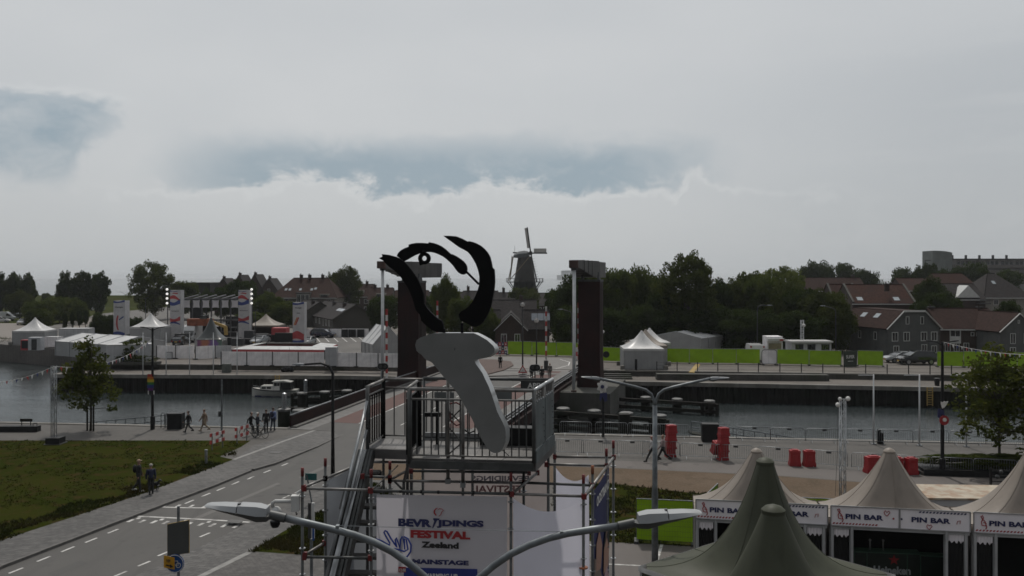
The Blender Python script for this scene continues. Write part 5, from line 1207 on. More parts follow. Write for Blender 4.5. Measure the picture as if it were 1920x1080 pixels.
for u, lab in ((313.5, 'left'), (472, 'right')):
 t = thing('lamp_rack', 'upright rack of four lit round lamps at the outer edge of the %s stage banner' % lab, 'stage light', (hx(u, 152), 152, UP))
 MB().bar((hx(u, 152), 152.2, UP), (hx(u, 152), 152.2, zx(541, 152)), .14).build('pole', m_truss, t)
 for v in (542.5, 551, 559.5, 568.5): MB().lathe([(.2, 0), (.2, .15)], (0, 0, 0), 12).build('lamp', m_lit, t, local=True).matrix_local = Matrix.Translation((0, 0, zx(v, 152) - UP)) @ Matrix.Rotation(R(90), 4, 'X')
t = thing('telehandler', 'orange telehandler with raised yellow boom in front of the stage', 'machine', (hx(400, 150), 150, UP))
MB().bar(D(384, 598, 150), D(423, 613, 150), .35, .45).build('boom', M('boom_yellow', (.40, .26, .07), .5), t); MB().bar(D(423, 612, 150), D(424, 628, 150), .5, .5).build('mast', MATS['boom_yellow'], t)
MB().box(D(376, 604, 150), (4.2, 1.6, 1.2)).build('body', M('machine_orange', (.22, .06, .025), .6, var=.3), t)
MB().box(D(383, 596.5, 150), (1.2, 1.3, 1.0)).build('cab', m_glass, t)
for i, (u, v, w, h, y) in enumerate(((430, 633, 3.6, 1.3, 143), (446, 634, 2.0, 1.2, 142), (456, 634, 2.8, 1.0, 144), (490, 630, 2.6, 1.4, 150), (505, 628, 2.2, 1.2, 151), (344, 628, 2.6, 1.6, 148), (535, 630, 3.4, 1.6, 150), (468, 628, 1.6, 2.0, 150))):
 p = D(u, v, y); o = MB().box((p.x, y, UP + h / 2), (w, 1.2, h)).build('flight_case', m_dark if i % 2 else m_black)
 tag(o, ['long black flight case on the lot right of the purple tent', 'grey case beside the foot of the right stage banner', 'low black case directly before the right stage banner', 'black case under the beige tent front, left', 'dark case under the beige tent front, right', 'black case behind the white box truck', 'dark stack of gear left of the single right banner', 'tall dark case right of the right stage banner'][i], 'case')
t = MB().box((hx(526, 152), 152, UP + 1.2), (2.6, 2.4, 2.4)).build('ticket_booth', m_pred); tag(t, 'small red booth beside the beige tent', 'booth')
# ------------------------------------------------------------------ cars
m_tyre = M('tyre_rubber', (.016, .016, .017), .85, var=.2); m_rim = M('wheel_rim', (.30, .30, .31), .35, metal=.7)
m_carw = M('car_white', (.55, .55, .55), .3, var=.03, coat=.6); m_cark = M('car_black', (.010, .010, .012), .22, var=.05, coat=.8); m_carb = M('car_navy', (.014, .020, .042), .25, var=.05, coat=.8); m_cars = M('car_silver', (.30, .31, .32), .3, metal=.5, var=.05, coat=.6)
m_tail = M('tail_lamp', (.25, .012, .012), .25); m_head = M('head_lamp', (.6, .6, .6), .12, spec=.9)
STY = {
 'hatch': dict(L=4.1, W=1.75, body=[(-2.05, .42, .72, .74), (-1.9, .28, .98, .83), (-1.2, .25, 1.02, .87), (.9, .25, .98, .87), (1.75, .27, .84, .82), (2.05, .38, .66, .68)], cab=[(-1.95, .98, 1.05, .72), (-1.45, 1.0, 1.46, .66), (.15, 1.0, 1.48, .66), (1.05, .95, 1.0, .72)], wx=(-1.25, 1.3), r=.32),
 'suv': dict(L=4.6, W=1.88, body=[(-2.3, .5, .95, .80), (-2.15, .34, 1.12, .90), (-1.2, .32, 1.16, .94), (1.0, .32, 1.12, .94), (1.95, .34, 1.0, .90), (2.3, .45, .78, .76)], cab=[(-2.2, 1.1, 1.2, .78), (-1.75, 1.12, 1.66, .72), (.3, 1.12, 1.7, .72), (1.25, 1.08, 1.14, .80)], wx=(-1.4, 1.42), r=.38),
 'sedan': dict(L=4.7, W=1.82, body=[(-2.35, .45, .80, .76), (-2.2, .28, 1.0, .86), (-1.2, .25, 1.02, .90), (1.0, .25, .98, .90), (2.0, .27, .84, .86), (2.35, .38, .64, .70)], cab=[(-1.75, 1.0, 1.04, .74), (-.95, 1.0, 1.42, .66), (.25, 1.0, 1.44, .66), (1.2, .96, 1.0, .76)], wx=(-1.4, 1.42), r=.33),
 'van': dict(L=5.3, W=1.98, body=[(-2.65, .45, 2.1, .93), (-2.6, .32, 2.3, .96), (.7, .3, 2.32, .97), (1.35, .3, 1.9, .97), (1.9, .3, 1.2, .95), (2.5, .34, .98, .9), (2.65, .45, .8, .8)], cab=[(.72, 1.35, 2.1, .985), (1.0, 1.35, 2.1, .975), (1.42, 1.3, 1.72, .965), (1.62, 1.28, 1.34, .96)], wx=(-1.6, 1.7), r=.35),
}
def car(label, x, y, rz, sty, mat, z0=UP, cat='car', name='parked_car', group=None, sc_=1.0):
 s = STY[sty]; t = thing(name, label, cat, (x, y, z0), rz, group)
 if sc_ != 1: t.scale = (sc_,) * 3
 def sec(x, zl, zh, hw): m = lerp(zl, zh, .55); return [Vector((x, a * hw * f, z)) for a, f, z in ((-1, .86, zl), (1, .86, zl), (1, 1, lerp(zl, zh, .3)), (1, .99, m), (1, .88, zh), (-1, .88, zh), (-1, .99, m), (-1, 1, lerp(zl, zh, .3)))]
 MB().loft([sec(*q) for q in s['body']]).build('body', mat, t, smooth='auto', local=True)
 def csec(x, zl, zh, hw): return [Vector((x, -hw * 1.18, zl)), Vector((x, hw * 1.18, zl)), Vector((x, hw, zh)), Vector((x, -hw, zh))]
 if sty != 'van':
  g = MB().loft([csec(*q) for q in s['cab']]).build('glasshouse', m_glass, t, smooth='auto', local=True)
  c = s['cab']; MB().loft([[Vector((q[0] + dx, a * q[3] * 1.01, q[2] + dz_)) for a, dz_ in ((-1, -.04), (1, -.04), (.9, .035), (-.9, .035))] for q, dx in ((c[1], -.05), (c[2], .1))]).build('roof', mat, t, local=True)
  for a in (-1, 1):
   for q, r_ in ((c[0], c[1]), (c[3], c[2])): MB().bar((q[0], a * q[3] * 1.13, q[2] - .03), (r_[0], a * r_[3] * 1.02, r_[2]), .07, .07).build('pillar', mat, t, local=True)
   xm_ = (c[1][0] + c[2][0]) / 2; MB().bar((xm_, a * c[1][3] * 1.19, c[1][1]), (xm_, a * c[1][3] * 1.02, c[1][2]), .09, .04).build('pillar', mat, t, local=True)
   MB().box((c[3][0] - .25, a * (c[3][3] * 1.18 + .12), c[3][1] + .08), (.12, .2, .14)).build('mirror', mat, t, local=True)
 else:
  MB().poly([(1.38, -.82, 1.86), (1.38, .82, 1.86), (1.93, .84, 1.25), (1.93, -.84, 1.25)]).build('windscreen', m_glass, t, local=True, fix=False)
  t.children[-1].location = (.035, 0, .035) if t.children else (0, 0, 0)
  for a in (-1, 1): MB().extr([(.75, a * .975, 1.25), (1.65, a * .96, 1.22), (1.3, a * .975, 1.8), (.75, a * .98, 1.85)], (0, a * .012, 0)).build('side_window', m_glass, t, local=True); MB().box((1.65, a * 1.1, 1.35), (.14, .22, .3)).build('mirror', m_black, t, local=True)
 for wx in s['wx']:
  for a in (-1, 1):
   w = MB().lathe([(s['r'] * .6, -.1), (s['r'] * .95, -.11), (s['r'], -.07), (s['r'], .07), (s['r'] * .95, .11), (s['r'] * .6, .1)], (0, 0, 0), 16).build('wheel', m_tyre, t, local=True)
   w.matrix_local = Matrix.Translation((wx, a * (s['W'] / 2 - .08), s['r'])) @ Matrix.Rotation(R(90), 4, 'X')
   rm = MB().lathe([(s['r'] * .6, -.115), (s['r'] * .25, -.09), (s['r'] * .25, .09), (s['r'] * .6, .115)], (0, 0, 0), 12).build('rim', m_rim, w, local=True)
 b = s['body']
 for a in (-1, 1):
  MB().box((b[-2][0] + .12, a * b[-2][3] * .78, b[-2][2] - .14), (.24, .34, .14)).build('headlight', m_head, t, local=True)
  MB().box((b[0][0] + .03, a * b[0][3] * .9, b[0][2] - .02), (.16, .2, .22)).build('tail_light', m_tail, t, local=True)
 MB().box((b[-1][0] + .01, 0, .48), (.03, .5, .11)).build('number_plate', m_yellow, t, local=True); MB().box((b[0][0] - .01, 0, .6), (.03, .5, .11)).build('number_plate', m_yellow, t, local=True)
 return t
def carpx(label, u, v, rz, sty, mat, **kw): p = GU(u, v); return car(label, p.x, p.y, rz, sty, mat, **kw)
carpx('black estate car parked in the gap of the green fence, in front', 1718, 683, R(182), 'suv', m_cark, sc_=1.05)
carpx('dark car parked half behind the black estate car', 1690, 679.5, R(184), 'sedan', m_cars)
carpx('white panel van parked behind the green fence', 1413, 676, R(85), 'van', m_carw, cat='van', name='parked_van')
carpx('dark blue off-road car beside the white panels right of the single banner', 606, 633, R(-8), 'suv', m_carb)
carpx('white car seen from the front beside the left stage banner', 299, 643, R(-86), 'hatch', m_carw)
carpx('black car seen from behind beside the white box truck', 341, 646, R(84), 'hatch', m_cark)
carpx('dark silver car with glinting windscreen on the lot right of the purple tent', 488, 645, R(-100), 'sedan', m_cars)
carpx('silver car half hidden behind the red striped bar roof', 577, 647, R(-95), 'sedan', m_cars)
for i, (u, v, rz, sty, m, lab) in enumerate(((8, 601, 12, 'van', m_carw, 'white van parked at the left picture edge'), (24, 597, 20, 'sedan', m_cark, 'dark car parked right of the white van at the left edge'), (38, 593, 20, 'sedan', m_carw, 'white car in the left edge row, behind'), (45, 608.5, -86, 'hatch', m_carw, 'white car driving on the road at the far left'), (2, 605, 10, 'hatch', m_carw, 'white car cut by the left picture edge'),
                                             (183, 623, 4, 'sedan', m_carw, 'white car parked before the dark shrubs left of the single banner, in front'), (196, 618.5, 4, 'sedan', m_cark, 'dark car parked behind the white car by the shrubs'), (206, 614, 4, 'sedan', m_carw, 'farthest white car of the row by the shrubs'), (182, 583, 155, 'van', m_carw, 'white van far off at the end of the access road'))):
 carpx(lab, u, v, R(rz), sty, m, **({'cat': 'van', 'name': 'parked_van'} if sty == 'van' else {}))
p = GU(358, 641); t = thing('box_truck', 'white box truck seen from the front beside the purple tent', 'truck', (p.x, p.y, UP), R(-84))
MB().box((-1.6, 0, 1.85), (4.4, 2.1, 2.4)).build('cargo_box', m_carw, t, local=True)
MB().loft([[Vector((x, a * hw, z)) for a, z in ((-1, zl), (1, zl), (1, zh), (-1, zh))] for x, zl, zh, hw in ((.55, .35, 2.05, .95), (1.2, .35, 2.0, .95), (1.75, .35, 1.25, .95), (2.35, .4, 1.05, .9))]).build('cab', m_carw, t, local=True)
MB().poly([(1.25, -.84, 1.95), (1.25, .84, 1.95), (1.77, .86, 1.3), (1.77, -.86, 1.3)]).build('windscreen', m_glass, t, local=True, fix=False).location = (.03, 0, .03)
MB().loft([[Vector((x, a * .92, z)) for a, z in ((-1, zl), (1, zl), (1, zh), (-1, zh))] for x, zl, zh in ((.6, 2.0, 3.0), (1.0, 2.0, 2.75), (1.3, 2.0, 2.1))]).build('wind_deflector', m_carw, t, local=True)
MB().box((2.37, 0, .78), (.05, 1.3, .3)).build('grille', m_black, t, local=True); MB().box((2.36, 0, .45), (.08, 1.8, .2)).build('bumper', m_dark, t, local=True)
for a in (-1, 1):
 MB().box((2.3, a * .72, .85), (.14, .28, .22)).build('headlight', m_head, t, local=True); MB().box((1.55, a * 1.12, 1.5), (.14, .2, .4)).build('mirror', m_black, t, local=True)
 for x in (-2.3, 1.55): MB().lathe([(.2, -.1), (.38, -.11), (.38, .11), (.2, .1)], (0, 0, 0), 16).build('wheel', m_tyre, t, local=True).matrix_local = Matrix.Translation((x, a * .85, .38)) @ Matrix.Rotation(R(90), 4, 'X')
# ------------------------------------------------------------------ white panels, containers, bar canopy
m_panel = M('white_hoarding', (.80, .775, .78), .6, var=.10, scale=1.2, streak=.3, tint=(.66, .635, .645), tscale=.8)
m_panel2 = M('grey_hoarding', (.44, .445, .46), .6, var=.10, scale=1.2, streak=.25)
def panelrow(u0, v0, u1, v1, n, h, mat, lab, grp, posts=True, seam=2):
 a, b = GU(u0, v0), GU(u1, v1)
 for i in range(n):
  p, q = lerp(a, b, i / n), lerp(a, b, (i + 1) / n); d = (q - p); L = d.length; rz = math.atan2(d.y, d.x); m = (p + q) / 2
  t = thing('hoarding_panel', lab if n == 1 else lab + ', %s from the left' % ORD_[i], 'panel', (m.x, m.y, UP), rz, grp)
  for k in range(seam): MB().box((-L / 2 + L / seam * (k + .5), 0, h / 2 + .05), (L / seam - .03, .06, h)).build('board', mat, t, local=True)
  if posts:
   MB().box((-L / 2, -.05, h / 2), (.10, .10, h + .12)).build('post', m_dark, t, local=True)
   MB().box((-L / 2, .0, .06), (.5, .9, .12)).build('foot', m_black, t, local=True)
A4 = ['pinkish white panel with a small poster frame behind the flag poles', 'bright white panel second in the rear row', 'bright white panel set at a slant, third in the rear row', 'grey panel at the right end of the rear row']
panelrow(294, 672, 328, 672.5, 1, 1.75, m_panel, A4[0], None); panelrow(329.5, 672.5, 364, 672.5, 1, 1.75, m_panel, A4[1], None)
panelrow(366, 674, 402.5, 672, 1, 1.75, m_panel, A4[2], None); panelrow(403.5, 671.5, 434, 671, 1, 1.7, m_panel2, A4[3], None)
p = GU(317, 673.6); o = MB().box((p.x, p.y, UP + .55), (.95, .06, .95)).build('poster_frame', m_dark); MB().box((p.x, p.y - .04, UP + .55), (.8, .03, .8)).build('poster', m_panel2, o); tag(o, 'small dark framed poster leaning on the pinkish white panel', 'poster')
panelrow(415, 685.5, 608, 687, 4, 1.75, m_panel, 'white front row panel under the red bar roof', 'white panels in the front row')
panelrow(628.5, 687.5, 750, 690, 3, 1.75, m_panel, 'white panel behind wire fence left of the left bridge tower', 'white panels by the left bridge tower')
panelrow(575, 632, 640, 632.5, 3, 1.55, m_panel, 'white panel at the back of the lot behind the blue car', 'white panels at the back of the lot')
for i, u in enumerate((646, 661, 677)):
 p = GU(u, 632); o = MB().box((p.x, p.y, UP + .75), (1.35, .9, 1.5)).build('storage_crate', m_dark); MB().box((p.x, p.y - .47, UP + .78), (1.1, .04, 1.2)).build('door', m_black, o); tag(o, ['left', 'middle', 'right'][i] + ' one of three dark crates along the white back panels', 'crate', 'dark crates along the back panels')
a = GU(640, 632.4); b = GU(690, 632.6); o = MB().extr([(a.x, a.y + .6, UP), (b.x, b.y + .6, UP), (b.x, b.y + .6, UP + 1.6), (a.x, a.y + .6, UP + 1.6)], (0, .06, 0)).build('hoarding_panel', m_panel); tag(o, 'long white panel behind the three dark crates', 'panel')
def container(label, u, v, L, w, h, rz, mat, unit=False, ribs=14, cat='container', name='container'):
 p = GU(u, v); t = thing(name, label, cat, (p.x, p.y, UP), rz)
 MB().box((L / 2, w / 2, h / 2 + .1), (L, w, h - .05)).build('body', mat, t, local=True)
 for k in range(ribs): MB().box((L * (k + .5) / ribs, -.02, h / 2 + .1), (L / ribs * .45, .05, h - .3)).build('side_rib', mat, t, local=True)
 for x in (0, L):
  for y_ in (0, w): MB().box((x, y_, h / 2 + .05), (.16, .16, h + .1)).build('corner_post', mat, t, local=True)
 MB().box((L / 2, w / 2, h + .10), (L + .1, w + .1, .08)).build('roof', m_tw, t, local=True)
 if unit:
  u_ = MB().box((-.2, w / 2, h * .42), (.4, w * .72, h * .42)).build('cooling_unit', m_black, t, local=True); MB().box((-.42, w * .66, h * .46), (.03, .4, .25)).build('unit_label', m_white, u_, local=True)
  for k in (-1, 1): MB().lathe([(.28, 0), (.28, .03)], (0, 0, 0), 12).build('fan', m_dark, u_, local=True).matrix_local = Matrix.Translation((-.42, w / 2 + k * .4, h * .36)) @ Matrix.Rotation(R(-90), 4, 'Y')
 return t
container('pale grey cooling container with black unit on its end wall', 201, 684, 5.2, 2.4, 2.45, R(18), m_panel2, True)
container('pale grey tall container standing between the front panel rows', 611, 688, 1.3, 1.5, 2.35, R(6), m_panel2, ribs=4)
container('white toilet cabin row left of the large frame tent, front', 112, 656, 2.2, 1.6, 1.6, 0, m_panel, ribs=3, cat='cabin', name='cabin')
container('white box cabin second to the right of the far left tent', 134, 656, 3.0, 1.6, 1.6, .05, m_panel, ribs=4, cat='cabin', name='cabin')
container('white box cabin nearest the far left tent', 84, 652, 2.0, 1.6, 1.6, 0, m_panel, ribs=3, cat='cabin', name='cabin')
container('pale container roof behind the white cabins', 111, 641, 5.0, 2.3, 2.2, .05, m_panel2, ribs=8)
p = GU(58, 655); o = MB().box((p.x, p.y - 1.2, UP + .8), (1.3, 1.0, 1.6)).build('soft_drink_cooler', m_pred); MB().box((p.x, p.y - 1.72, UP + .9), (1.0, .05, 1.2)).build('door', m_ink, o); tag(o, 'red cabinet standing before the far left tent', 'cabinet')
p = GU(76, 655); o = MB().box((p.x, p.y - 1.2, UP + 1.0), (1.9, 1.2, 2.0)).build('grey_cabin', m_panel2); MB().box((p.x, p.y - 1.83, UP + .9), (.8, .05, 1.7)).build('door', m_dark, o); tag(o, 'grey cabin with dark door between red cabinet and white cabins', 'cabin')
y = 119.0; t = thing('bar_canopy', 'long low bar roof with white top and red fascia behind the front panels', 'bar', (hx(525, y), y, UP))
ring_o = [Vector((hx(435, y), y, 0)), Vector((hx(609, y - 1), y - 1, 0)), Vector((hx(632, y + 9), y + 9, 0)), Vector((hx(480, y + 10), y + 10, 0))]
cen = sum(ring_o, Vector()) / 4
zf0, zf1 = zx(660.5, y), zx(655.5, y)
for i in range(4):
 a, b = ring_o[i], ring_o[(i + 1) % 4]; ai, bi = a + (cen - a) * .34, b + (cen - b) * .34
 MB().extr([a + Vector((0, 0, zf0)), b + Vector((0, 0, zf0)), b + Vector((0, 0, zf1)), a + Vector((0, 0, zf1))], Vector((b.y - a.y, a.x - b.x, 0)).normalized() * .06).build('fascia', m_pred, t)
 n = 8 if i % 2 == 0 else 3
 for k in range(n):
  p0, p1, q0, q1 = lerp(a, b, k / n), lerp(a, b, (k + .97) / n), lerp(ai, bi, k / n), lerp(ai, bi, (k + .97) / n)
  MB().extr([p0 + Vector((0, 0, zf1)), p1 + Vector((0, 0, zf1)), q1 + Vector((0, 0, zf1 + .32)), q0 + Vector((0, 0, zf1 + .32))], (0, 0, .07)).build('roof_panel', m_tw, t)
 MB().extr([ai + Vector((0, 0, UP + .1)), bi + Vector((0, 0, UP + .1)), bi + Vector((0, 0, UP + 1.1)), ai + Vector((0, 0, UP + 1.1))], Vector((b.y - a.y, a.x - b.x, 0)).normalized() * .1).build('counter', m_dark, t)
 MB().bar(a + Vector((0, 0, UP)), a + Vector((0, 0, zf1)), .14).build('post', m_dark, t); MB().bar(ai + Vector((0, 0, UP)), ai + Vector((0, 0, zf1 + .3)), .12).build('post', m_dark, t)
p = G(425, 698.5); o = MB().box((p.x, p.y, .55), (1.05, .5, 1.1)).build('street_cabinet', M('grey_green_cabinet', (.10, .11, .10), .6, var=.15)); MB().box((p.x, p.y - .27, .55), (.45, .03, .9)).build('door', MATS['grey_green_cabinet'], o); tag(o, 'grey street cabinet on the far promenade between the flag poles', 'cabinet')
p = G(539, 697); o = MB(); rnd = random.Random(3)
for k in range(5): o.sphere((p.x + (k - 2) * .25, p.y + rnd.uniform(-.1, .1), .25 + .12 * (k % 2)), .36, 8, 5, (1, .9, .9))
tag(o.build('rubbish_bags', m_black, smooth=True), 'heap of black bags on the far promenade above the boat', 'rubbish bags')
# ------------------------------------------------------------------ flag poles and posts
for i, u in enumerate((268, 311.5, 355.5, 400, 444.5)):
 p = G(u, 702.5); t = thing('flag_pole', ['leftmost white flag pole on the far promenade, before the weeping tree', 'second white flag pole on the far promenade, before the pinkish panel', 'third white flag pole on the far promenade, before the slanted panel', 'fourth white flag pole on the far promenade, before the purple tent', 'rightmost white flag pole on the far promenade, by the street cabinet'][i], 'flag pole', (p.x, p.y, 0), 0, 'white flag poles on the far promenade')
 MB().tube([(p.x, p.y, 0), (p.x, p.y, zx(625, p.y))], [.07, .045], 8).build('pole', m_rod, t, smooth=True); MB().sphere((p.x, p.y, zx(625, p.y)), .08).build('finial', m_rod, t, smooth=True)
for i, (u, v) in enumerate(((1638, 833), (1724, 836), (1812, 838))):
 p = G(u, v); zt = zx(702, p.y); t = thing('banner_pole', ['left one of the white banner poles with arm on the near quay', 'white banner pole with arm on the near quay left of the tall dark lamp', 'white banner pole with arm behind the right maple'][i], 'banner pole', (p.x, p.y, 0), 0, 'white banner poles on the near quay')
 MB().tube([(p.x, p.y, 0), (p.x, p.y, zt)], [.065, .05], 8).build('pole', m_rod, t, smooth=True); MB().tube([(p.x, p.y, zt - .06), (p.x - 1.1, p.y, zt - .06)], .03, 6).build('arm', m_rod, t); MB().box((p.x, p.y, .03), (.3, .3, .06)).build('base_plate', m_galv, t)
def wirefence(label, pts, vtop_h, name='wire_fence'):
 t = thing(name, label, 'fence', pts[0])
 for a in pts: MB().bar(a, a + Vector((0, 0, vtop_h)), .09).build('post', m_black, t)
 for a, b in zip(pts, pts[1:]):
  for f in (.25, .6, .92): MB().tube([a + Vector((0, 0, vtop_h * f)), (a + b) / 2 + Vector((0, 0, vtop_h * f - .03)), b + Vector((0, 0, vtop_h * f))], .012, 4).build('wire', m_dark, t)
 return t
def wl(u):
 for a, b in zip(FW, FW[1:]):
  k = (u - 960) / F; den = (b[0] - a[0]) - k * (b[1] - a[1]); s = (k * a[1] - a[0]) / den
  if -.0001 <= s <= 1.0001: return Vector((lerp(a[0], b[0], s), lerp(a[1], b[1], s) + .2, UP))
wirefence('thin dark post and wire fence on the wall before the white panels', [wl(464 + i * 34.6) for i in range(9)], 1.15)
wirefence('thin dark post and wire fence on the wall before the green cloth fences', [wl(1232 + i * 38.2) for i in range(5)] + [wl(1423 + i * 40.3) for i in range(13)], 1.15)
o = MB().box(wl(1193) + Vector((0, 0, .7)), (.28, .12, 1.4)).build('info_post', m_black); tag(o, 'short black information post at the top of the steps before the pagoda tents', 'post')
def ladder(label, u0, u1, v0, v1, y):
 t = thing('quay_ladder', label, 'ladder', (hx((u0 + u1) / 2, y), y, WZ))
 for u in (u0, u1): MB().bar((hx(u, y), y, zx(v1, y)), (hx(u, y), y, zx(v0, y)), .10, .08).build('rail', m_yel2, t)
 n = 8
 for k in range(n): z = lerp(zx(v1, y), zx(v0, y), (k + .6) / n); MB().bar((hx(u0, y), y, z), (hx(u1, y), y, z), .06).build('rung', m_yel2, t)
m_yel2 = M('worn_yellow', (.30, .20, .05), .7, var=.3, scale=3)
ladder('worn yellow ladder on the dark quay wall at the right', 1738.5, 1748.5, 726, 761, 92.4)
ladder('worn yellow ladder on the dark quay wall behind the boat', 516, 524, 703, 738, 104.0)
p = G(1757, 723); o = MB().lathe([(.24, 0), (.3, .75), (.33, .8), (.1, .86)], (p.x, p.y, 0), 12).build('litter_bin', m_black); tag(o, 'small black litter bin on the right promenade above the yellow ladder', 'litter bin')
# ------------------------------------------------------------------ green cloth fences
m_green = M('lime_fence_cloth', (.172, .295, .006), .75, var=.14, scale=.9, trans=.2, tint=(.135, .240, .005), tscale=.5)
def cloth_panel(w, h, seed, name='cloth', mat=None):
 n, m = 14, 5; rnd = random.Random(seed); ph = rnd.uniform(0, 6)
 rg = [[Vector((-w / 2 + w * i / n, .03 + .025 * math.sin(i * 1.3 + ph + j) + .02 * math.sin(j * 2.1 + ph), .12 + (h - .16) * j / m)) for i in range(n + 1)] for j in range(m + 1)]
 return MB().loft(rg, cap=False, closed=False)
def fencepanel(w=3.4, h=2.0, grid=False):
 t = thing('fence_panel', 'mobile fence panel covered in lime green cloth', 'fence panel')
 MB().tube([(-w / 2, 0, .05), (-w / 2, 0, h), (w / 2, 0, h), (w / 2, 0, .05)], .022, 6).build('frame', m_galv, t)
 cloth_panel(w - .06, h, 1).build('cloth', m_green, t, smooth=True, fix=False)
 for s in (-1, 1): MB().box((s * w / 2, 0, .06), (.25, .65, .12)).build('foot', m_dark, t)
 if grid:
  g = MB()
  for i in range(23): x = -w / 2 + w * i / 22; g.bar((x, -.02, .1), (x, -.02, h), .007)
  for k in range(9): z = .1 + (h - .12) * k / 8; g.bar((-w / 2, -.02, z), (w / 2, -.02, z), .007)
  o = g.build('wire_mesh', m_dark, t); o['kind'] = 'stuff'
 return t
fp0 = fencepanel(); used_fp = [False]
def fence_run(pa, pb, label, grp, proto, flag, w=3.4):
 L = (pb - pa).length; n = max(1, round(L / w)); d = (pb - pa) / n; rz = math.atan2(d.y, d.x)
 for i in range(n):
  o = proto if not flag[0] else dup(proto); flag[0] = True
  mv(o, pa + d * (i + .5), rz + random.uniform(-.02, .02), (label if n == 1 else label + ', %s from the left' % ORD_[i]) if isinstance(label, str) else label[min(i, len(label) - 1)], grp); o.scale = (d.length / w * .995, 1, random.uniform(.98, 1.02))
GF = 'lime green fence panels beyond the canal'
fence_run(GU(952, 665.5), GU(1090, 669), 'lime green fence panel at the road bend beyond the bridge', GF, fp0, used_fp)
fence_run(GU(1122, 677.5), GU(1166, 679.5), 'lime green fence panel between right bridge tower and white pagoda tents', GF, fp0, used_fp)
fence_run(GU(1249, 681), GU(1425, 683), 'lime green fence panel right of the white pagoda tents', GF, fp0, used_fp)
fence_run(GU(1457, 684), GU(1578, 686.5), 'lime green fence panel between white rounded board and dark green board', GF, fp0, used_fp)
fence_run(GU(1608, 686), GU(1656, 687.5), 'lime green fence panel between dark green board and black cars', GF, fp0, used_fp)
fence_run(GU(1757, 688), GU(2010, 691), 'lime green fence panel right of the black cars', GF, fp0, used_fp)
p = GU(1442.5, 684.5); t = thing('rounded_board', 'white board with rounded corners in the lime green fence', 'board', (p.x, p.y, UP))
w_, h_ = 1.95, 1.85; pts = []
for k, (a, b) in enumerate(((1, 1), (-1, 1), (-1, -1), (1, -1))):
 for s in range(5): an = PI / 2 * k + PI / 2 * s / 4; pts.append((p.x + a * (w_ / 2 - .35) + .35 * math.cos(an), p.y, UP + 1.05 + b * (h_ / 2 - .35) + .35 * math.sin(an)))
MB().extr(pts, (0, .08, 0)).build('board_face', m_panel, t); MB().tube(pts, .04, 6, closed=True).build('edge_tube', m_dark, t)
for s in (-1, 1): MB().box((p.x + s * .9, p.y, UP + .06), (.4, .6, .12)).build('foot', m_black, t)
a, b = GU(1582, 688), GU(1607, 687); t = thing('dark_board', 'dark green board with white lettering in the lime green fence', 'board', (a + b) / 2)
MB().extr([a, b, b + Vector((0, 0, 2.0)), a + Vector((0, 0, 2.0))], (0, .06, 0)).build('board_face', M('dark_green_board', (.022, .034, .022), .6, var=.15), t)
d = b - a; text('SUPER', a + d * .18 + Vector((0, -.02, 1.05)), d * .62, (0, 0, .42), m_white, t); MB().bar(a + d * .3 + Vector((0, -.03, .7)), b - d * .3 + Vector((0, -.03, .7)), .03, .06).build('print', m_white, t)
p = GU(929, 666); q = GU(951, 666.5); t = thing('poster_wall', 'low wall of red, white and blue square posters left of the green fence', 'poster wall', (p + q) / 2)
for i in range(4):
 for j in range(3):
  a = lerp(p, q, i / 4); w_ = (q.x - p.x) / 4; f = MB().box((a.x + w_ / 2, a.y, UP + .12 + .6 * (j + .5)), (w_ * .96, .08, .57)).build('poster', [m_pred, m_wtrim, m_navy, m_ink][(i * 2 + j * 3) % 4], t)
  MB().box((a.x + w_ / 2, a.y - .05, UP + .12 + .6 * (j + .5)), (w_ * .4, .02, .2)).build('printed_mark', [m_wtrim, m_pred, m_wtrim, m_wtrim][(i * 2 + j * 3) % 4], f)
p = GU(1088, 676); t = thing('poster_wall', 'red and white square posters behind the right hanger rod', 'poster wall', (p.x, p.y, UP))
for j in range(3): MB().box((p.x, p.y, UP + .3 + .6 * j), (1.6, .08, .57)).build('poster', [m_wtrim, m_pred, m_wtrim][j], t)
a, b = GU(1296, 699), GU(1308, 684); d = (b - a); o = MB().extr([a + Vector((-.35, 0, 0)), a + Vector((.35, 0, 0)), a + Vector((.25, 0, .07)), a + Vector((-.25, 0, .07))], d).build('cable_ramp', m_yel2); tag(o, 'flat yellow cable ramp lying on the paving below the green fence', 'cable ramp')
y = 116; t = thing('food_stall', 'white food stall with beige hatch behind the green fence', 'stall', (hx(1453, y), y, UP))
MB().box((hx(1453, y), y + 1.1, zx(650, y)), (29 * y / F, 2.2, 38 * y / F)).build('body', m_panel, t); MB().box((hx(1453, y), y - .03, zx(649, y)), (24 * y / F, .05, 11 * y / F)).build('hatch', M('beige_hatch', (.24, .21, .13), .6), t); MB().box((hx(1453, y), y - .25, zx(636.5, y)), (30 * y / F, .6, .35)).build('awning_box', m_wtrim, t); MB().box((hx(1463, y), y - .57, zx(637, y)), (.5, .03, .22)).build('red_mark', m_pred, t)
y = 117; t = thing('site_cabin', 'long white site cabin with flat overhanging roof behind the green fence', 'cabin', (hx(1521, y), y, UP))
xa, xb = hx(1484, y), hx(1559, y)
MB().box(((xa + xb) / 2, y + 1.3, (UP + zx(643, y)) / 2), (xb - xa, 2.5, zx(643, y) - UP)).build('body', m_panel2, t); MB().box(((xa + xb) / 2, y + 1.2, zx(641, y)), (xb - xa + .3, 2.9, .22)).build('roof', m_tw, t)
for f in (.2, .5, .85): window(t, (lerp(xa, xb, f), y + .05, zx(651, y)), 1.1, .8, (0, -1, 0), frame=m_dark)
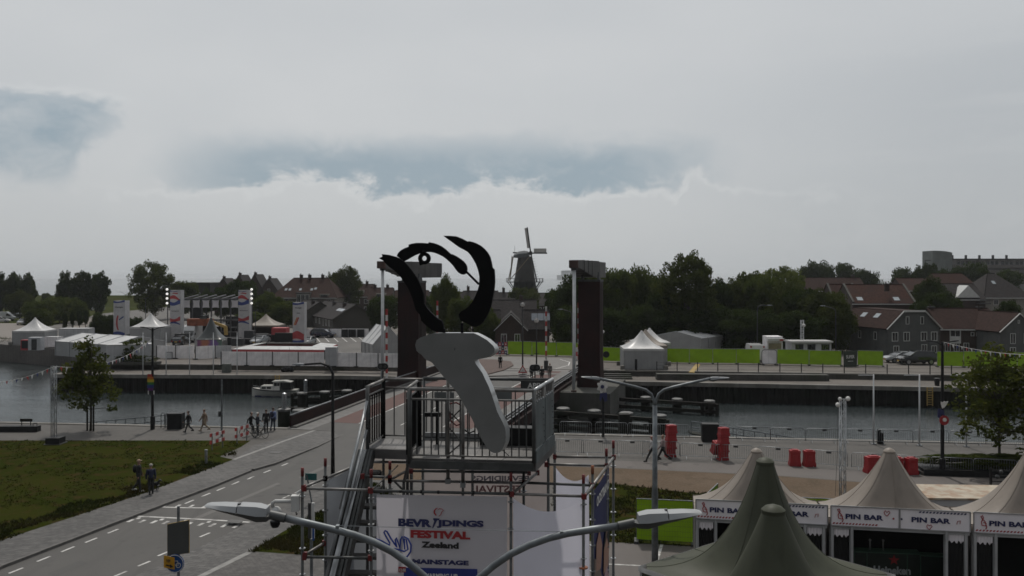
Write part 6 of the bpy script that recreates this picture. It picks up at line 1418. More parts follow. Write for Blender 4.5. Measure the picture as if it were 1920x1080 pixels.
def truss(t, x, y, z0, z1, w, mat, rz=0.0, r=.024, step=None, nm='truss_mast'):
 rr = Matrix.Rotation(rz, 3, 'Z'); cs = [rr @ Vector((a * w / 2, b * w / 2, 0)) for a, b in ((-1, -1), (1, -1), (1, 1), (-1, 1))]
 for c in cs: MB().tube([(x + c.x, y + c.y, z0), (x + c.x, y + c.y, z1)], r, 6).build('chord', mat, t, smooth=True)
 n = max(2, round((z1 - z0) / (step or w)))
 for k in range(4):
  pts = [Vector((x, y, lerp(z0, z1, i / n))) + cs[(k + i % 2) % 4] for i in range(n + 1)]; MB().tube(pts, r * .55, 5).build('lacing', mat, t)
y = 118; t = thing('camera_mast', 'slim white lattice mast with camera behind the site cabin', 'mast', (hx(1504, y), y, UP)); truss(t, hx(1504, y), y, UP, zx(600, y), .34, m_rod); MB().sphere((hx(1507, y), y, zx(610, y)), .24).build('camera', m_white, t, smooth=True)
# ------------------------------------------------------------------ lamps and poles beyond the canal
def streetlamp(label, u, vb, vt, ub, vh, zg=UP, y=None, r=.07, mat=None, group=None):
 p = G(u, vb, zg) if y is None else Vector((hx(u, y), y, zg)); y = p.y; x = p.x; zt = zx(vt, y); xh = hx(ub, y); zh = zx(vh, y); mat = mat or m_dark
 t = thing('street_lamp', label, 'street lamp', p, 0, group)
 s = 1 if xh > x else -1
 MB().tube([(x, y, zg), (x, y, zg + 2.2), (x, y, zt - abs(xh - x) * .35), (x + s * abs(xh - x) * .12, y, zt - abs(xh - x) * .1), (x + s * abs(xh - x) * .4, y, zt), (xh, y, zh)], [r * 1.3, r, r * .9, r * .8, r * .7, r * .6], 8).build('pole', mat, t, smooth=True)
 rg = []
 for f, w, h in ((0, .06, .04), (.15, .14, .07), (.6, .16, .08), (1, .05, .03)): rg.append([Vector((xh - s * .1 + s * f * .75, y + a * w, zh + b * h)) for a, b in ((-1, -.5), (1, -.5), (.8, 1), (-.8, 1))])
 MB().loft(rg).build('lamp_head', m_galv, t, smooth='auto'); return t
streetlamp('far street lamp before the wood, left of the white van', 1420, 660, 572, 1440, 572.5, y=124)
streetlamp('far street lamp with arm to the left before the olive wood edge', 1567, 660, 577, 1546, 573.5, y=124)
streetlamp('thin dark lamp with arm before the right hanger rod wood', 1072, 668, 583, 1054, 580, y=126)
streetlamp('thin lamp post near the dike left of the big tree', 233, 590, 549, 225, 547, y=290)
streetlamp('second thin lamp post near the dike beside the big tree', 242, 590, 548.5, 238, 547.5, y=292)
for u, vt, lab in ((980, 574, 'black lamp post with round head at the road bend, left'), (1006, 604, 'black lamp post with short head at the road bend, right')):
 p = GU(u, 692); t = thing('post_lamp', lab, 'street lamp', p); zt = zx(vt, p.y)
 MB().tube([p, (p.x, p.y, UP + 1.5), (p.x, p.y, zt)], [.11, .09, .06], 8).build('pole', m_black, t, smooth=True); MB().sphere((p.x, p.y, zt + .15), .28, 12, 8, (1, 1, .8)).build('globe', m_white, t, smooth=True); MB().lathe([(.34, zt + .3), (.05, zt + .5)], (p.x, p.y, 0), 10).build('hood', m_dark, t)
 for k in (1.9,): MB().bar((p.x - .35, p.y, UP + k), (p.x + .35, p.y, UP + k), .07).build('cross_arm', m_black, t)
p = GU(1129, 690); t = thing('camera_post', 'dark post with white camera just right of the right bridge tower', 'camera post', (p.x, p.y, UP)); MB().tube([(p.x, p.y, UP), (p.x, p.y, zx(624, p.y))], .06, 8).build('pole', m_black, t); MB().sphere((p.x + .1, p.y, zx(622, p.y)), .2).build('camera', m_white, t, smooth=True); MB().lathe([(.42, 0), (.42, .12)], (0, 0, 0), 14).build('mirror', m_black, t).matrix_basis = Matrix.Translation((p.x + .5, p.y, UP + 1.7)) @ Matrix.Rotation(R(90), 4, 'X')
for u, v0, v1, y in ((479, 651, 583, 130), (147 * 1.0 + 126, 640, 560, 150)):
 p = Vector((hx(u, y), y, UP)); t = thing('lot_lamp', 'slim dark lamp post on the lot ' + ('before the beige tent' if u > 400 else 'before the white tent by the stage'), 'street lamp', p); MB().tube([p, (p.x, y, zx(v1, y))], [.08, .05], 8).build('pole', m_dark, t); MB().bar((p.x - .4, y, zx(v1, y)), (p.x + .4, y, zx(v1, y) + .2), .2, .08).build('lamp_head', m_dark, t)
# ------------------------------------------------------------------ boat
y = 102.0; bx = hx(515, y); t = thing('motor_boat', 'small white cabin boat with dark canopy moored at the far quay', 'boat', (bx, y, WZ))
def hs(x, hw, zk, zd, fl=.75): return [Vector((bx + x, y - hw, WZ + zd)), Vector((bx + x, y - hw * fl, WZ + zd * .45)), Vector((bx + x, y - hw * .45, WZ - .1)), Vector((bx + x, y, WZ + zk)), Vector((bx + x, y + hw * .45, WZ - .1)), Vector((bx + x, y + hw * fl, WZ + zd * .45)), Vector((bx + x, y + hw, WZ + zd))]
m_boat = M('boat_gelcoat', (.50, .49, .46), .3, var=.06, scale=1.5, streak=.2, coat=.3)
ringsb = [hs(-2.7, .03, .6, 1.06, .8), hs(-2.3, .42, .1, .98, .6), hs(-1.4, .85, -.25, .88), hs(0, 1.02, -.3, .80), hs(1.6, 1.0, -.3, .78), hs(2.55, .9, -.2, .80), hs(2.75, .85, .0, .80)]
MB().loft(ringsb, closed=True).build('hull', m_boat, t, smooth='auto')
MB().loft([[r[0] + Vector((0, -.03, -.10)), r[0] + Vector((0, -.03, .02)), r[0] + Vector((0, .04, .02)), r[0] + Vector((0, .04, -.10))] for r in ringsb]).build('rubbing_strake', m_dark, t)
MB().loft([[r[3] * .0 + Vector((r[3].x, yy, WZ + .12)) for yy in (r[2].y - .08,)] + [Vector((r[3].x, r[2].y - .08, WZ - .05)), Vector((r[3].x, r[2].y, WZ - .05)), Vector((r[3].x, r[2].y, WZ + .12))] for r in ringsb[1:]]).build('boot_stripe', m_navy, t)
def cb(x0, x1, x2, x3, z0, z1, hw): return MB().loft([[Vector((bx + (x0 if z == z0 else x1), y + a * hw * (1 if z == z0 else .88), WZ + z)) for a in (-1, 1)] + [Vector((bx + (x3 if z == z0 else x2), y + a * hw * (1 if z == z0 else .88), WZ + z)) for a in (1, -1)] for z in (z0, z1)])
c1_ = cb(-1.65, -1.45, -.05, -.02, .8, 1.32, .78).build('fore_cabin', m_boat, t)
for k in range(2): MB().box((bx - 1.1 + k * .62, y - .745, WZ + 1.08), (.5, .03, .24)).build('cabin_window', m_glass, c1_)
c2_ = cb(-.1, .05, .75, .85, .8, 1.78, .82).build('wheelhouse', m_boat, t)
for x, w in ((.3, .36), (.64, .24)): MB().box((bx + x, y - .755, WZ + 1.5), (w, .04, .4)).build('cabin_window', m_glass, c2_)
MB().extr([(bx - .12, y - .75, WZ + 1.78), (bx + 1.3, y - .75, WZ + 1.86), (bx + 2.1, y - .7, WZ + 1.68), (bx + 2.1, y + .7, WZ + 1.68), (bx + 1.3, y + .75, WZ + 1.86), (bx - .12, y + .75, WZ + 1.78)], (0, 0, .07)).build('roof', m_boat, t)
MB().extr([(bx + .9, y - .74, WZ + .85), (bx + 2.15, y - .72, WZ + .85), (bx + 2.0, y - .66, WZ + 1.7), (bx + .9, y - .70, WZ + 1.8)], (0, 1.4, 0)).build('canopy', m_black, t)
for x in (-2.2, -1.2, 2.4): MB().tube([(bx + x, y - .5, WZ + .9), (bx + x, y - .5, WZ + 1.25)], .018, 5).build('stanchion', m_alu, t)
MB().tube([(bx - 2.5, y - .2, WZ + 1.3), (bx - 1.6, y - .7, WZ + 1.25)], .018, 5).build('bow_rail', m_alu, t)
# ------------------------------------------------------------------ scaffold tower with the torch sculpture
EX, EY, OY = Vector((.9945, -.1045, 0)), Vector((.254, .967, 0)), 16.0
def W(u, v, ly=0.0):
 """point of the tower's own frame at depth ly behind its front that shows at (u, v)"""
 k = (u - 960) / F
 lx = (k * OY + ly * (k * EY.y - EY.x)) / (EX.x - EX.y * k)
 p = Vector((0, OY, 0)) + EX * lx + EY * ly
 p.z = H - (v - V0) * p.y / F
 return p
def Wz(u, z, ly=0.0): p = W(u, 600, ly); p.z = z; return p
m_tube = M('scaffold_tube', (.20, .195, .19), .5, metal=.55, var=.3, scale=3, tint=(.11, .10, .09), tscale=2.0, streak=.3)
m_tubd = M('dull_scaffold_tube', (.075, .078, .078), .55, metal=.4, var=.3, scale=3, streak=.3)
m_redt = M('scaffold_red', (.13, .012, .012), .6, var=.25, scale=4)
m_orng = M('scaffold_orange', (.24, .075, .03), .65, var=.3, scale=4)
m_deck = M('steel_deck', (.11, .105, .103), .6, metal=.3, var=.25, scale=2.0, bump=.2, tint=(.10, .095, .09))
m_torch = M('brushed_torch_grey', (.17, .172, .170), .5, metal=.1, var=.10, scale=1.6, bump=.12, bscale=5, tint=(.145, .15, .145), tscale=.9)
m_torche = M('torch_edge', (.50, .51, .51), .3, metal=.4, var=.08)
m_flame = M('black_flame_sheet', (.0035, .0035, .004), .7, var=.2, spec=.15)
m_bann = bpy.data.materials.new('white_banner_cloth'); m_bann.use_nodes = True
_t = m_bann.node_tree; _b = _t.nodes['Principled BSDF']; _b.inputs['Base Color'].default_value = (.50, .485, .50, 1); _b.inputs['Roughness'].default_value = .7
_tr = _t.nodes.new('ShaderNodeBsdfTranslucent'); _tr.inputs[0].default_value = (.62, .60, .66, 1); _mx = _t.nodes.new('ShaderNodeMixShader'); _mx.inputs[0].default_value = .42
_t.links.new(_b.outputs[0], _mx.inputs[1]); _t.links.new(_tr.outputs[0], _mx.inputs[2]); _t.links.new(_mx.outputs[0], _t.nodes['Material Output'].inputs[0])
scaf = thing('scaffold_tower', 'tall steel scaffold tower with railed platform and festival banners in the foreground', 'scaffold', Wz(830, 0))
def clamp(p, col=m_redt): MB().box(p, (.075, .075, .10)).build('coupler', col, scaf)
def standard(u, vt, ly, col=m_redt, r=.028, z0=0.0, tip=.16):
 a = W(u, vt, ly); b = Vector((a.x, a.y, z0))
 MB().tube([b, a - Vector((0, 0, tip))], r, 10).build('standard', m_tubd, scaf, smooth=True)
 MB().tube([a - Vector((0, 0, tip)), a], r * 1.1, 10).build('spigot', col, scaf, smooth=True)
 for k in range(int((a.z - 4.6) / .5)):
  z = a.z - .55 - k * .5; MB().lathe([(r * 1.0, -.008), (.062, -.008), (.062, .008), (r * 1.0, .008)], (a.x, a.y, z), 10, cap=False).build('rosette', m_galv, scaf)
def ledger(a, b, mat=None, r=.027, ends=True):
 MB().tube([a, b], r, 10).build('ledger', mat or m_tube, scaf, smooth=True)
 if ends:
  for p in (a, b): clamp(p)
standard(567, 877, 0); standard(610, 859, .8); standard(696, 880, 0); standard(731, 865, .95); standard(958, 886, 0); standard(982, 868, .85, m_orng); standard(1094, 890, 0); standard(1111, 873, .75, m_orng); standard(1137, 841, 2.1); standard(1150, 826, 2.75)
ledger(W(571, 916), W(694, 919)); ledger(W(696, 920), W(958, 926), m_tubd); ledger(W(958, 926), W(1094, 930.5))
ledger(W(571, 1044.5), W(694, 1046), m_tubd); ledger(W(696, 1140), W(958, 1150), m_tubd); ledger(W(571, 1168), W(694, 1172), m_tubd)
ledger(W(569, 914), W(610, 897, .8)); ledger(W(610, 897, .8), W(684, 866, 2.2)); ledger(W(572, 1040), W(608, 1018, .8))
ledger(W(1096, 931), W(1151, 857, 2.75), r=.03); ledger(W(960, 926), W(1008, 886, 1.2))
ledger(W(1024, 870.5, 1.7), W(1137, 873, 2.1)); ledger(W(1040, 856, 2.4), W(1150, 857.5, 2.75))
ledger(W(982, 905, .85), W(1111, 910, .75), m_tubd); ledger(W(684, 866, 2.0), W(766, 866.5, 1.9)); ledger(W(680, 893, 1.0), W(731, 895, .95), m_tubd)
ledger(W(731, 901, .95), W(982, 905.5, .85)); ledger(W(771, 883, 1.3), W(992, 886, 1.2), m_tubd); ledger(W(731, 900, .95), W(764, 882, 1.7))
MB().tube([W(740, 903, .95), W(757, 920, .97)], .022, 8).build('brace', m_tubd, scaf); MB().tube([W(700, 917, .05), W(746, 873, 1.4)], .012, 6).build('tie_wire', m_black, scaf)
for u, v in ((790, 922), (822, 923), (888, 924), (751, 921)): p = W(u, v); MB().lathe([(.034, -.02), (.034, .02)], (0, 0, 0), 10).build('cable_tie', m_black, scaf).matrix_basis = Matrix.Translation(p) @ Matrix.Rotation(R(90), 4, 'Y')
for u, ly in ((771, 1.6), (868, 2.2), (1028, 1.75), (1040, 2.4), (886, 2.3), (793, 2.2)): a = Wz(u, 8.5, ly); MB().tube([Vector((a.x, a.y, 0)), a], .03, 8).build('standard', m_tubd, scaf, smooth=True)
MB().tube([W(766, 868, 0), W(757, 905, .9), Wz(757, 6.5, .9)], .03, 8).build('standard', m_tubd, scaf)
DZ = 8.57
def q4(pts): return pts
def deck(name, c, z, th, n, mat=m_deck):
 a, b, c_, d = c
 for k in range(n):
  P = [lerp(a, b, k / n), lerp(a, b, (k + .985) / n), lerp(d, c_, (k + .985) / n), lerp(d, c_, k / n)]
  MB().extr([Vector((p.x, p.y, z - th)) for p in P], (0, 0, th)).build(name, mat, scaf)
fl, fr, br, bl = Wz(768, DZ), Wz(1001, DZ), Wz(1036, DZ, 1.85), Wz(795, DZ, 1.85)
deck('deck_plank', (fl, fr, br, bl), DZ, .06, 8)
MB().bar(fl - Vector((0, 0, .12)), fr - Vector((0, 0, .12)), .07, .15).build('edge_beam', m_tubd, scaf); MB().bar(fr - Vector((0, 0, .12)), br - Vector((0, 0, .12)), .07, .17).build('edge_beam', m_deck, scaf)
MB().bar(fl - Vector((0, 0, .1)), bl - Vector((0, 0, .1)), .06, .14).build('edge_beam', m_deck, scaf)
MB().bar(bl + Vector((0, 0, .08)), br + Vector((0, 0, .08)), .04, .15).build('toe_board', m_alu, scaf)
LZ = 8.42
la, lb, lc, ld = Wz(689, LZ, 1.55), Wz(764, LZ, 1.5), Wz(772, LZ, 2.5), Wz(719, LZ, 2.75)
deck('landing_plank', (la, lb, lc, ld), LZ, .06, 3); MB().bar(la - Vector((0, 0, .1)), lb - Vector((0, 0, .1)), .06, .2).build('edge_beam', m_deck, scaf); MB().bar(la - Vector((0, 0, .14)), ld - Vector((0, 0, .14)), .08, .18).build('edge_beam', m_tubd, scaf)
for p, q in ((la, ld), (lb, lc)): MB().tube([Vector((p.x, p.y, 0)), p + Vector((0, 0, 1.2))], .032, 8).build('standard', m_tubd, scaf); MB().tube([Vector((q.x, q.y, 0)), q + Vector((0, 0, .1))], .03, 8).build('standard', m_tubd, scaf)
def rail(a, b, z, h, n, col=m_tube, barc=None, second=.19, low=.06, bar_r=.0125, capr=.034, ext=0.0):
 d = (b - a).normalized(); zt = z + h; up = lambda p, zz: Vector((p.x, p.y, zz))
 MB().tube([up(a, zt) - d * ext, up(b, zt) + d * ext], capr, 10).build('top_rail', col, scaf, smooth=True)
 MB().tube([up(a, zt - second), up(b, zt - second)], .02, 8).build('rail', col, scaf, smooth=True); MB().tube([up(a, z + low), up(b, z + low)], .02, 8).build('rail', col, scaf, smooth=True)
 for k in range(n + 1):
  p = lerp(a, b, k / n); MB().bar(up(p, z + low), up(p, zt - second), bar_r * 2).build('rail_bar', barc or m_tubd, scaf)
RH = 1.31
def post(p, z, h, r=.03, mat=None): MB().tube([Vector((p.x, p.y, z - .1)), Vector((p.x, p.y, z + h))], r, 8).build('rail_post', mat or m_tubd, scaf, smooth=True)
rail(fl, fr, DZ, RH, 17); post(fl, DZ, RH, .045); post(fr, DZ, RH, .036)
rail(bl + EY * -.02, br, DZ, RH - .01, 14, m_tubd); post(bl, DZ, RH); post(br, DZ, RH)
rail(fl + EX * -.05, bl + (fl - bl) * .35 + EX * -.05, DZ, RH, 9, m_tube, m_flame, bar_r=.016); post(bl + (fl - bl) * .35, DZ, RH, .05, m_flame)
rail(la, ld, LZ, RH - .02, 7, m_tube, m_flame, bar_r=.015); post(la, LZ, RH, .04); post(ld, LZ, RH, .045, m_flame)
rail(ld, Wz(820, LZ, 2.75), LZ, RH + .0, 5, m_tube)
mid = (fr + br) / 2
for a, b in ((fr, mid), (mid, br)):
 d = b - a; up = Vector((0, 0, 1))
 P = MB().extr([a + d * .04 + up * .2, b - d * .04 + up * .2, b - d * .04 + up * 1.06, a + d * .04 + up * 1.06], EX * .03).build('side_plate', M('grey_side_plate', (.105, .125, .130), .55, metal=.3, var=.2, scale=2.5, streak=.35), scaf)
 MB().extr([a + up * -.05, b + up * -.05, b + up * .17, a + up * .17], EX * .05).build('toe_board', MATS['grey_side_plate'], scaf)
 MB().tube([a + up * RH, b + up * RH], .036, 10).build('top_rail', m_alu, scaf, smooth=True)
 for f in (.06, .94): MB().tube([a + d * f, a + d * f + up * RH], .022, 8).build('rail_post', m_tube, scaf, smooth=True)
 for k in range(4): p = a + d * (.2 + .2 * k) + up * 1.08; MB().tube([p, p + up * .2], .017, 6).build('rail_bar', m_tube, scaf); MB().sphere(p + EX * .02, .024, 8, 5).build('bolt', m_alu, scaf)
 for k in range(6): MB().sphere(a + d * (.9 - .03 * k) + up * (.3 + .12 * k) + EX * .035, .012, 6, 4).build('bolt', m_dark, scaf)
p = W(1015, 722, 1.8); MB().box(p + Vector((-.12, -.03, 0)), (.62, .02, .2), -.1).build('name_plate', m_dark, scaf); text('APIX', p + Vector((-.29, -.075, -.055)), EX * .34, (0, 0, .11), m_white, scaf)
for u, v in ((833, 744), (941, 743)): MB().box(W(u, v, 1.8), (.42, .02, .2), -.1).build('blank_plate', M('plate_grey', (.13, .14, .14), .5), scaf)
s_top, s_bot = Wz(686, LZ - .05, 1.5), W(627, 1080, .12)
sd = (s_bot - s_top); s_end = s_bot + sd * .55
for o_, w_ in ((-.10, .05), (.0, .11), (.10, .06), (.16, .05)): MB().bar(s_top + EX * o_, s_end + EX * (o_ * 1.5), w_, .20).build('stringer', m_tubd if w_ < .1 else m_alu, scaf)
for a, b in ((W(688, 752, 1.5), W(622, 1040, .1)), (W(687, 806, 1.5), W(640, 1000, .5)), (W(690, 752, 1.75), W(652, 900, .9))): MB().tube([a, b + (b - a) * .35], .03, 8).build('handrail', m_galv, scaf, smooth=True)
for k in range(9):
 v = 884 + k * 31.5; ly = 1.45 - .12 * k; a, b = W(max(636, 676 - k * 6.0), v, ly), W(712, v + 1, ly)
 MB().bar(a, b, .22, .04).build('tread', m_deck, scaf); MB().bar(a - Vector((0, 0, .06)) + EY * .11, b - Vector((0, 0, .06)) + EY * .11, .03, .1).build('tread_lip', m_tubd, scaf)
def cloth(name, P, nx, ny, mat, amp=.02, sag_top=0.0, sag_l=0.0, seed=0, lab=None):
 """cloth spanned between bottom-left, bottom-right, top-right, top-left corners"""
 a, b, c, d = P; n = (b - a).cross(d - a).normalized(); rg = []
 for j in range(ny + 1):
  f = j / ny; rg.append([])
  for i in range(nx + 1):
   s = i / nx; p = lerp(lerp(a, b, s), lerp(d, c, s), f)
   top = sag_top * 4 * s * (1 - s); p = p - (d - a).normalized() * top * f ** 2
   rg[-1].append(p + n * amp * (math.sin(s * 7 + seed + 2 * f) * math.sin(f * 5 + seed) + .5 * math.sin(s * 17 + f * 6 + seed)))
 return MB().loft(rg, cap=False, closed=False).build(name, mat, scaf, smooth=True, fix=False)
m_side = M('pale_blue_sheet', (.33, .345, .37), .7, var=.12, scale=1.0, trans=.3)
cloth('side_sheet', [Wz(612, 4.5, .8), Wz(668, 4.5, 2.2), W(668, 872, 2.2), W(612, 903, .8)], 8, 10, m_side, .015)
cloth('stair_sheet', [Wz(640, 4.5, 1.8), Wz(712, 4.5, 1.8), W(712, 925, 1.8), W(652, 925, 1.8)], 6, 8, m_side, .01)
bA, bB, bC, bD = Wz(706, 4.6, -.04), Wz(950, 4.6, -.04), W(951, 931, -.04), W(706, 927, -.04)
ban = cloth('banner', [bA, bB, bC, bD], 16, 22, m_bann, .006, seed=1)
def bt(s, u0, v0, u1, v1, vh, mat, bold=.03):
 a, b = W(u0, v0, -.06), W(u1, v1, -.06); text(s, a, b - a, Vector((0, 0, W(u0, vh, -.06).z - a.z)), mat, ban, bold=bold, lift=.012)
bt('BEVR', 747, 986.5, 810, 988.7, 971.5, m_navy, .06); bt('JDINGS', 819, 989.5, 907, 991.5, 974, m_navy, .06)
bt('FESTIVAL', 770, 1008, 882, 1011.5, 993, m_inkr, .06); bt('Zeeland', 790, 1026.5, 860.5, 1029, 1014.5, m_ink, .055); bt('MAINSTAGE', 773.5, 1056.5, 879, 1060, 1047.5, m_navy, .06)
def bpoly(name, pts, mat, off=-.066, th=.004): return MB().extr([W(u, v, off) for u, v in pts], EY * th).build(name, mat, ban)
bpoly('blue_field', [(757, 1085), (757, 1064), (895, 1067), (895, 1085)] , m_blue if False else M('banner_blue', (.022, .035, .19), .6), -.064); MB().extr([W(757, 1084, -.064), W(895, 1084, -.064), Wz(895, 4.7, -.064), Wz(757, 4.7, -.064)], EY * .004).build('blue_field', MATS['banner_blue'], ban)
bt('WARMING-UP', 794, 1082.5, 858, 1084, 1074.5, m_white, .03); bpoly('red_field', [(747, 1073), (747, 1062.5), (761, 1063), (761, 1073.3)], m_inkr, -.065); bt('12.00', 749, 1071, 761, 1071.3, 1065.5, m_white, .02)
bpoly('torch_letter', [(812.5, 971.5), (824.5, 972.3), (823, 975), (819.5, 976), (812.5, 990), (810, 990.5), (814, 977), (812, 974)], m_navy)
MB().tube([W(u, v, -.066) for u, v in ((818, 966.5), (814.5, 962), (814.5, 957), (818, 953.5), (821, 953))], [.012, .016, .016, .01, .004], 6).build('flame_stroke', m_inkr, ban); MB().tube([W(u, v, -.066) for u, v in ((820, 957), (824, 953.8), (829, 954.5), (831.5, 957), (828, 960), (826.5, 965), (823, 968))], [.003, .008, .006, .008, .008, .008, .006], 6).build('flame_stroke', m_inkr, ban)
m_scr = M('signature_blue', (.018, .045, .26), .6)
for pts in (((705, 1010), (708, 1011.5), (716, 1014), (724, 1019), (731, 1022), (731, 1018), (724, 1006), (720, 998), (722, 995), (726, 997), (732, 1008), (740, 1020), (744, 1026), (741, 1012), (743, 1008), (746, 1016), (750, 1030), (751, 1012), (754, 1006), (757, 1012), (759, 1030), (758, 1010), (762, 1012), (765, 1030), (758, 1034), (746, 1030), (736, 1028), (742, 1034), (746, 1040)), ((757, 1006), (765, 1010), (771, 1022), (770, 1034), (764, 1043), (756, 1048))):
 MB().tube([W(u, v, -.068) for u, v in pts], .017, 5).build('signature_stroke', m_scr, ban)
m_str = M('stretch_white', (.78, .77, .86), .7, var=.03, trans=.35)
cloth('stretch_panel', [Wz(964, 4.6, -.03), Wz(1092, 4.6, -.03), W(1090, 938, -.03), W(962, 934, -.03)], 18, 20, m_str, .006, .23, seed=2)
cloth('stretch_panel', [Wz(1038, 4.6, 2.5), Wz(1106, 4.6, 2.3), W(1104, 890, 2.3), W(1040, 874, 2.5)], 12, 12, m_str, .006, .22, seed=4)
m_trl = M('translucent_banner', (.34, .30, .29), .8, var=.08, trans=.5)
bk = cloth('back_banner', [Wz(790, 4.6, 2.45), Wz(1030, 4.6, 2.45), W(1030, 868, 2.45), W(790, 866, 2.45)], 10, 8, m_trl, .004, seed=5)
m_ghost = M('ghost_red', (.24, .12, .115), .8); m_ghostb = M('ghost_blue', (.13, .12, .15), .8)
for s_, u0, u1, v0, v1, m_ in (('FESTIVAL', 976, 886, 924, 910, m_ghost), ('BEVRIJDINGS', 992, 884, 905, 892, m_ghostb)):
 a, b = W(u0, v0, 2.40), W(u1, v0, 2.40); h_ = W(u0, v1, 2.40).z - a.z; TEXTS.append((s_, a, b - a, Vector((0, 0, h_)), m_ghost if m_ is m_ghost else m_ghostb, bk, 'mirrored_lettering', .03, -.004))
sp_ = [Wz(1112, 4.6, .75), Wz(1141, 4.6, 2.3), W(1142, 876, 2.3), W(1113, 922, .75)]
sb = cloth('side_banner', sp_, 8, 12, m_navy, .004, seed=3)
a, b, c, d = sp_; nn_ = (b - a).cross(d - a).normalized(); nn_ = nn_ if nn_.y < 0 else -nn_
def sq(f, g): return lerp(lerp(a, b, f), lerp(d, c, f), g) + nn_ * .02
text('OOSTBAND', sq(.12, .885), sq(.92, .885) - sq(.12, .885), Vector((0, 0, .2)), m_white, sb, lift=.004)
m_skinp = M('printed_skin', (.30, .17, .13), .7); m_brownp = M('printed_brown', (.16, .12, .10), .7); m_pinkp = M('printed_pink', (.36, .24, .26), .7)
for pts, m_ in ((((0, 0), (.45, 0), (.5, .3), (.45, .42), (.2, .55), (0, .6)), m_brownp), (((.5, 0), (1, 0), (1, .30), (.8, .42), (.55, .36)), m_pinkp), (((.1, .5), (.4, .47), (.48, .6), (.3, .72), (.12, .66)), m_skinp), (((.58, .40), (.9, .4), (.95, .54), (.78, .64), (.6, .55)), m_skinp), (((.55, .54), (.75, .69), (.98, .6), (.95, .5), (.78, .6)), m_ink)):
 MB().extr([sq(*q) for q in pts], nn_ * .004).build('printed_shape', m_, sb)
MB().lathe([(.02, -.012), (.085, -.012), (.09, .0), (.085, .012), (.02, .012)], W(1094, 1064, 0), 12).build('orange_collar', m_orng, scaf)
for u, vt, vb in ((840, 690, 905), (868, 748, 912)):
 MB().tube([W(u, vt, .12), W(u, vb, .12)], .034, 8).build('support_post', m_tube, scaf, smooth=True); MB().box(W(u, vb - 3, .12), (.1, .1, .09)).build('coupler', m_galv, scaf)
for a, b in (((841, 790), (866, 765)), ((841, 770), (866, 795)), ((841, 800), (866, 830)), ((841, 852), (866, 830)), ((841, 860), (866, 885))): MB().tube([W(*a, .13), W(*b, .13)], .016, 6).build('lacing', m_tube, scaf)
MB().tube([W(940, 842, .1), W(993, 890, .9)], .008, 5).build('guy_wire', m_black, scaf)
for pts, m_ in (([(842, 757), (856, 755), (868, 762), (864, 768)], m_redt), ([(842, 770), (846, 790), (856, 798), (866, 794)], m_redt), ([(862, 800), (880, 812), (890, 808)], m_black)): MB().tube([W(u, v, .5) for u, v in pts], .016, 6).build('cable', m_, scaf)
MB().box(W(838, 777, .6) + Vector((-.28, 0, 0)), (.32, .1, .08)).build('motor', m_black, scaf); a = W(820, 790, 1.4); MB().tube([Wz(820, DZ, 1.4), W(820, 745, 1.4)], .035, 8).build('standard', m_flame, scaf)
for u, w, h in ((985, .8, .35), (915, .3, .5)): p = Wz(u, DZ + h / 2 + .01, 1.55); MB().box(p, (w, .35, h), -.1).build('equipment_case', m_black, scaf)
p = [Wz(948, DZ + .3, 2.2), Wz(1000, DZ + .3, 2.2), Wz(1000, DZ + .75, 2.2), Wz(978, DZ + .6, 2.2), Wz(968, DZ + .82, 2.2), Wz(950, DZ + .75, 2.2)]
# ---- the torch sculpture
scu = thing('torch_sculpture', 'pale grey torch sculpture with black flame outline and eye on the scaffold platform', 'sculpture', Wz(935, DZ, -.25))
torch = [(778.5, 646.7), (781, 638), (787, 633.5), (795, 630.5), (804, 627), (813, 624.8), (830, 624.3), (860, 624.2), (888, 624.6), (897, 628.5), (906, 633.5), (913, 637.5), (919, 643), (925, 648.5), (927.5, 654), (927, 660), (921, 666), (913, 670.5), (901, 673), (889, 675), (892, 682), (898.5, 691), (905, 700.5), (910, 711.5), (916.5, 725), (922, 740), (927, 755), (932, 771), (937, 781.5), (942.6, 792), (946, 799.5), (948, 807), (948.6, 820), (947.5, 829), (945, 836), (940.5, 844), (935, 848.6), (931, 849.6), (927, 849.5), (920.5, 847), (915, 842), (908, 832), (901, 820), (893, 803), (885.6, 786.7), (876, 769.5), (867, 753), (859.5, 741), (852, 729.6), (841.5, 718), (831, 706), (820, 692), (810, 680), (805, 677), (800, 675.5), (795, 671), (790, 665), (784.5, 661.5), (780.6, 657)]
LY = -.30
fr_ = [W(u, v, LY) for u, v in torch]; TH = EY * .17 + EX * .03
bk_ = [p + TH for p in fr_]; n = len(fr_)
fc = MB(); fc.add(fr_, [tuple(range(n))]); fc.build('torch_face', m_torch, scu, fix=False)
fc = MB(); fc.add(bk_, [tuple(range(n))]); fc.build('torch_back', m_torch, scu, fix=False)
ed = MB(); ed.loft([[p for p in fr_], [p for p in bk_]], cap=False); ed.build('torch_edge', m_torche, scu, smooth='auto', fix=False)
MB().tube([W(853, 652, LY - .004), W(852.5, 656, LY - .004), W(853, 657, LY - .004)], .006, 5).build('seam_mark', m_dark, scu)
left = [(710.5, 484), (717, 481), (715.5, 476.4), (727.4, 477.6), (742, 481.5), (751, 486), (758.5, 492), (765.5, 498.5), (772, 506.6), (778, 515), (783.7, 524), (789.5, 537), (794, 551), (794.5, 560), (795.5, 569), (800.5, 577.5), (807, 585), (814.5, 592), (822, 598.5), (828, 601), (830.5, 609), (832.5, 617.7), (831, 623.6), (823, 623.5), (815, 622), (808, 617.5), (801.5, 612), (795, 607), (789.6, 601), (788.5, 595), (786.6, 589.6), (779, 580.7), (777.5, 574.5), (776, 569), (773, 558.5), (769, 548), (764.5, 539), (758.5, 530), (752, 521), (745, 512.6), (737.5, 506), (730, 500.7), (724, 495), (718.5, 489)]
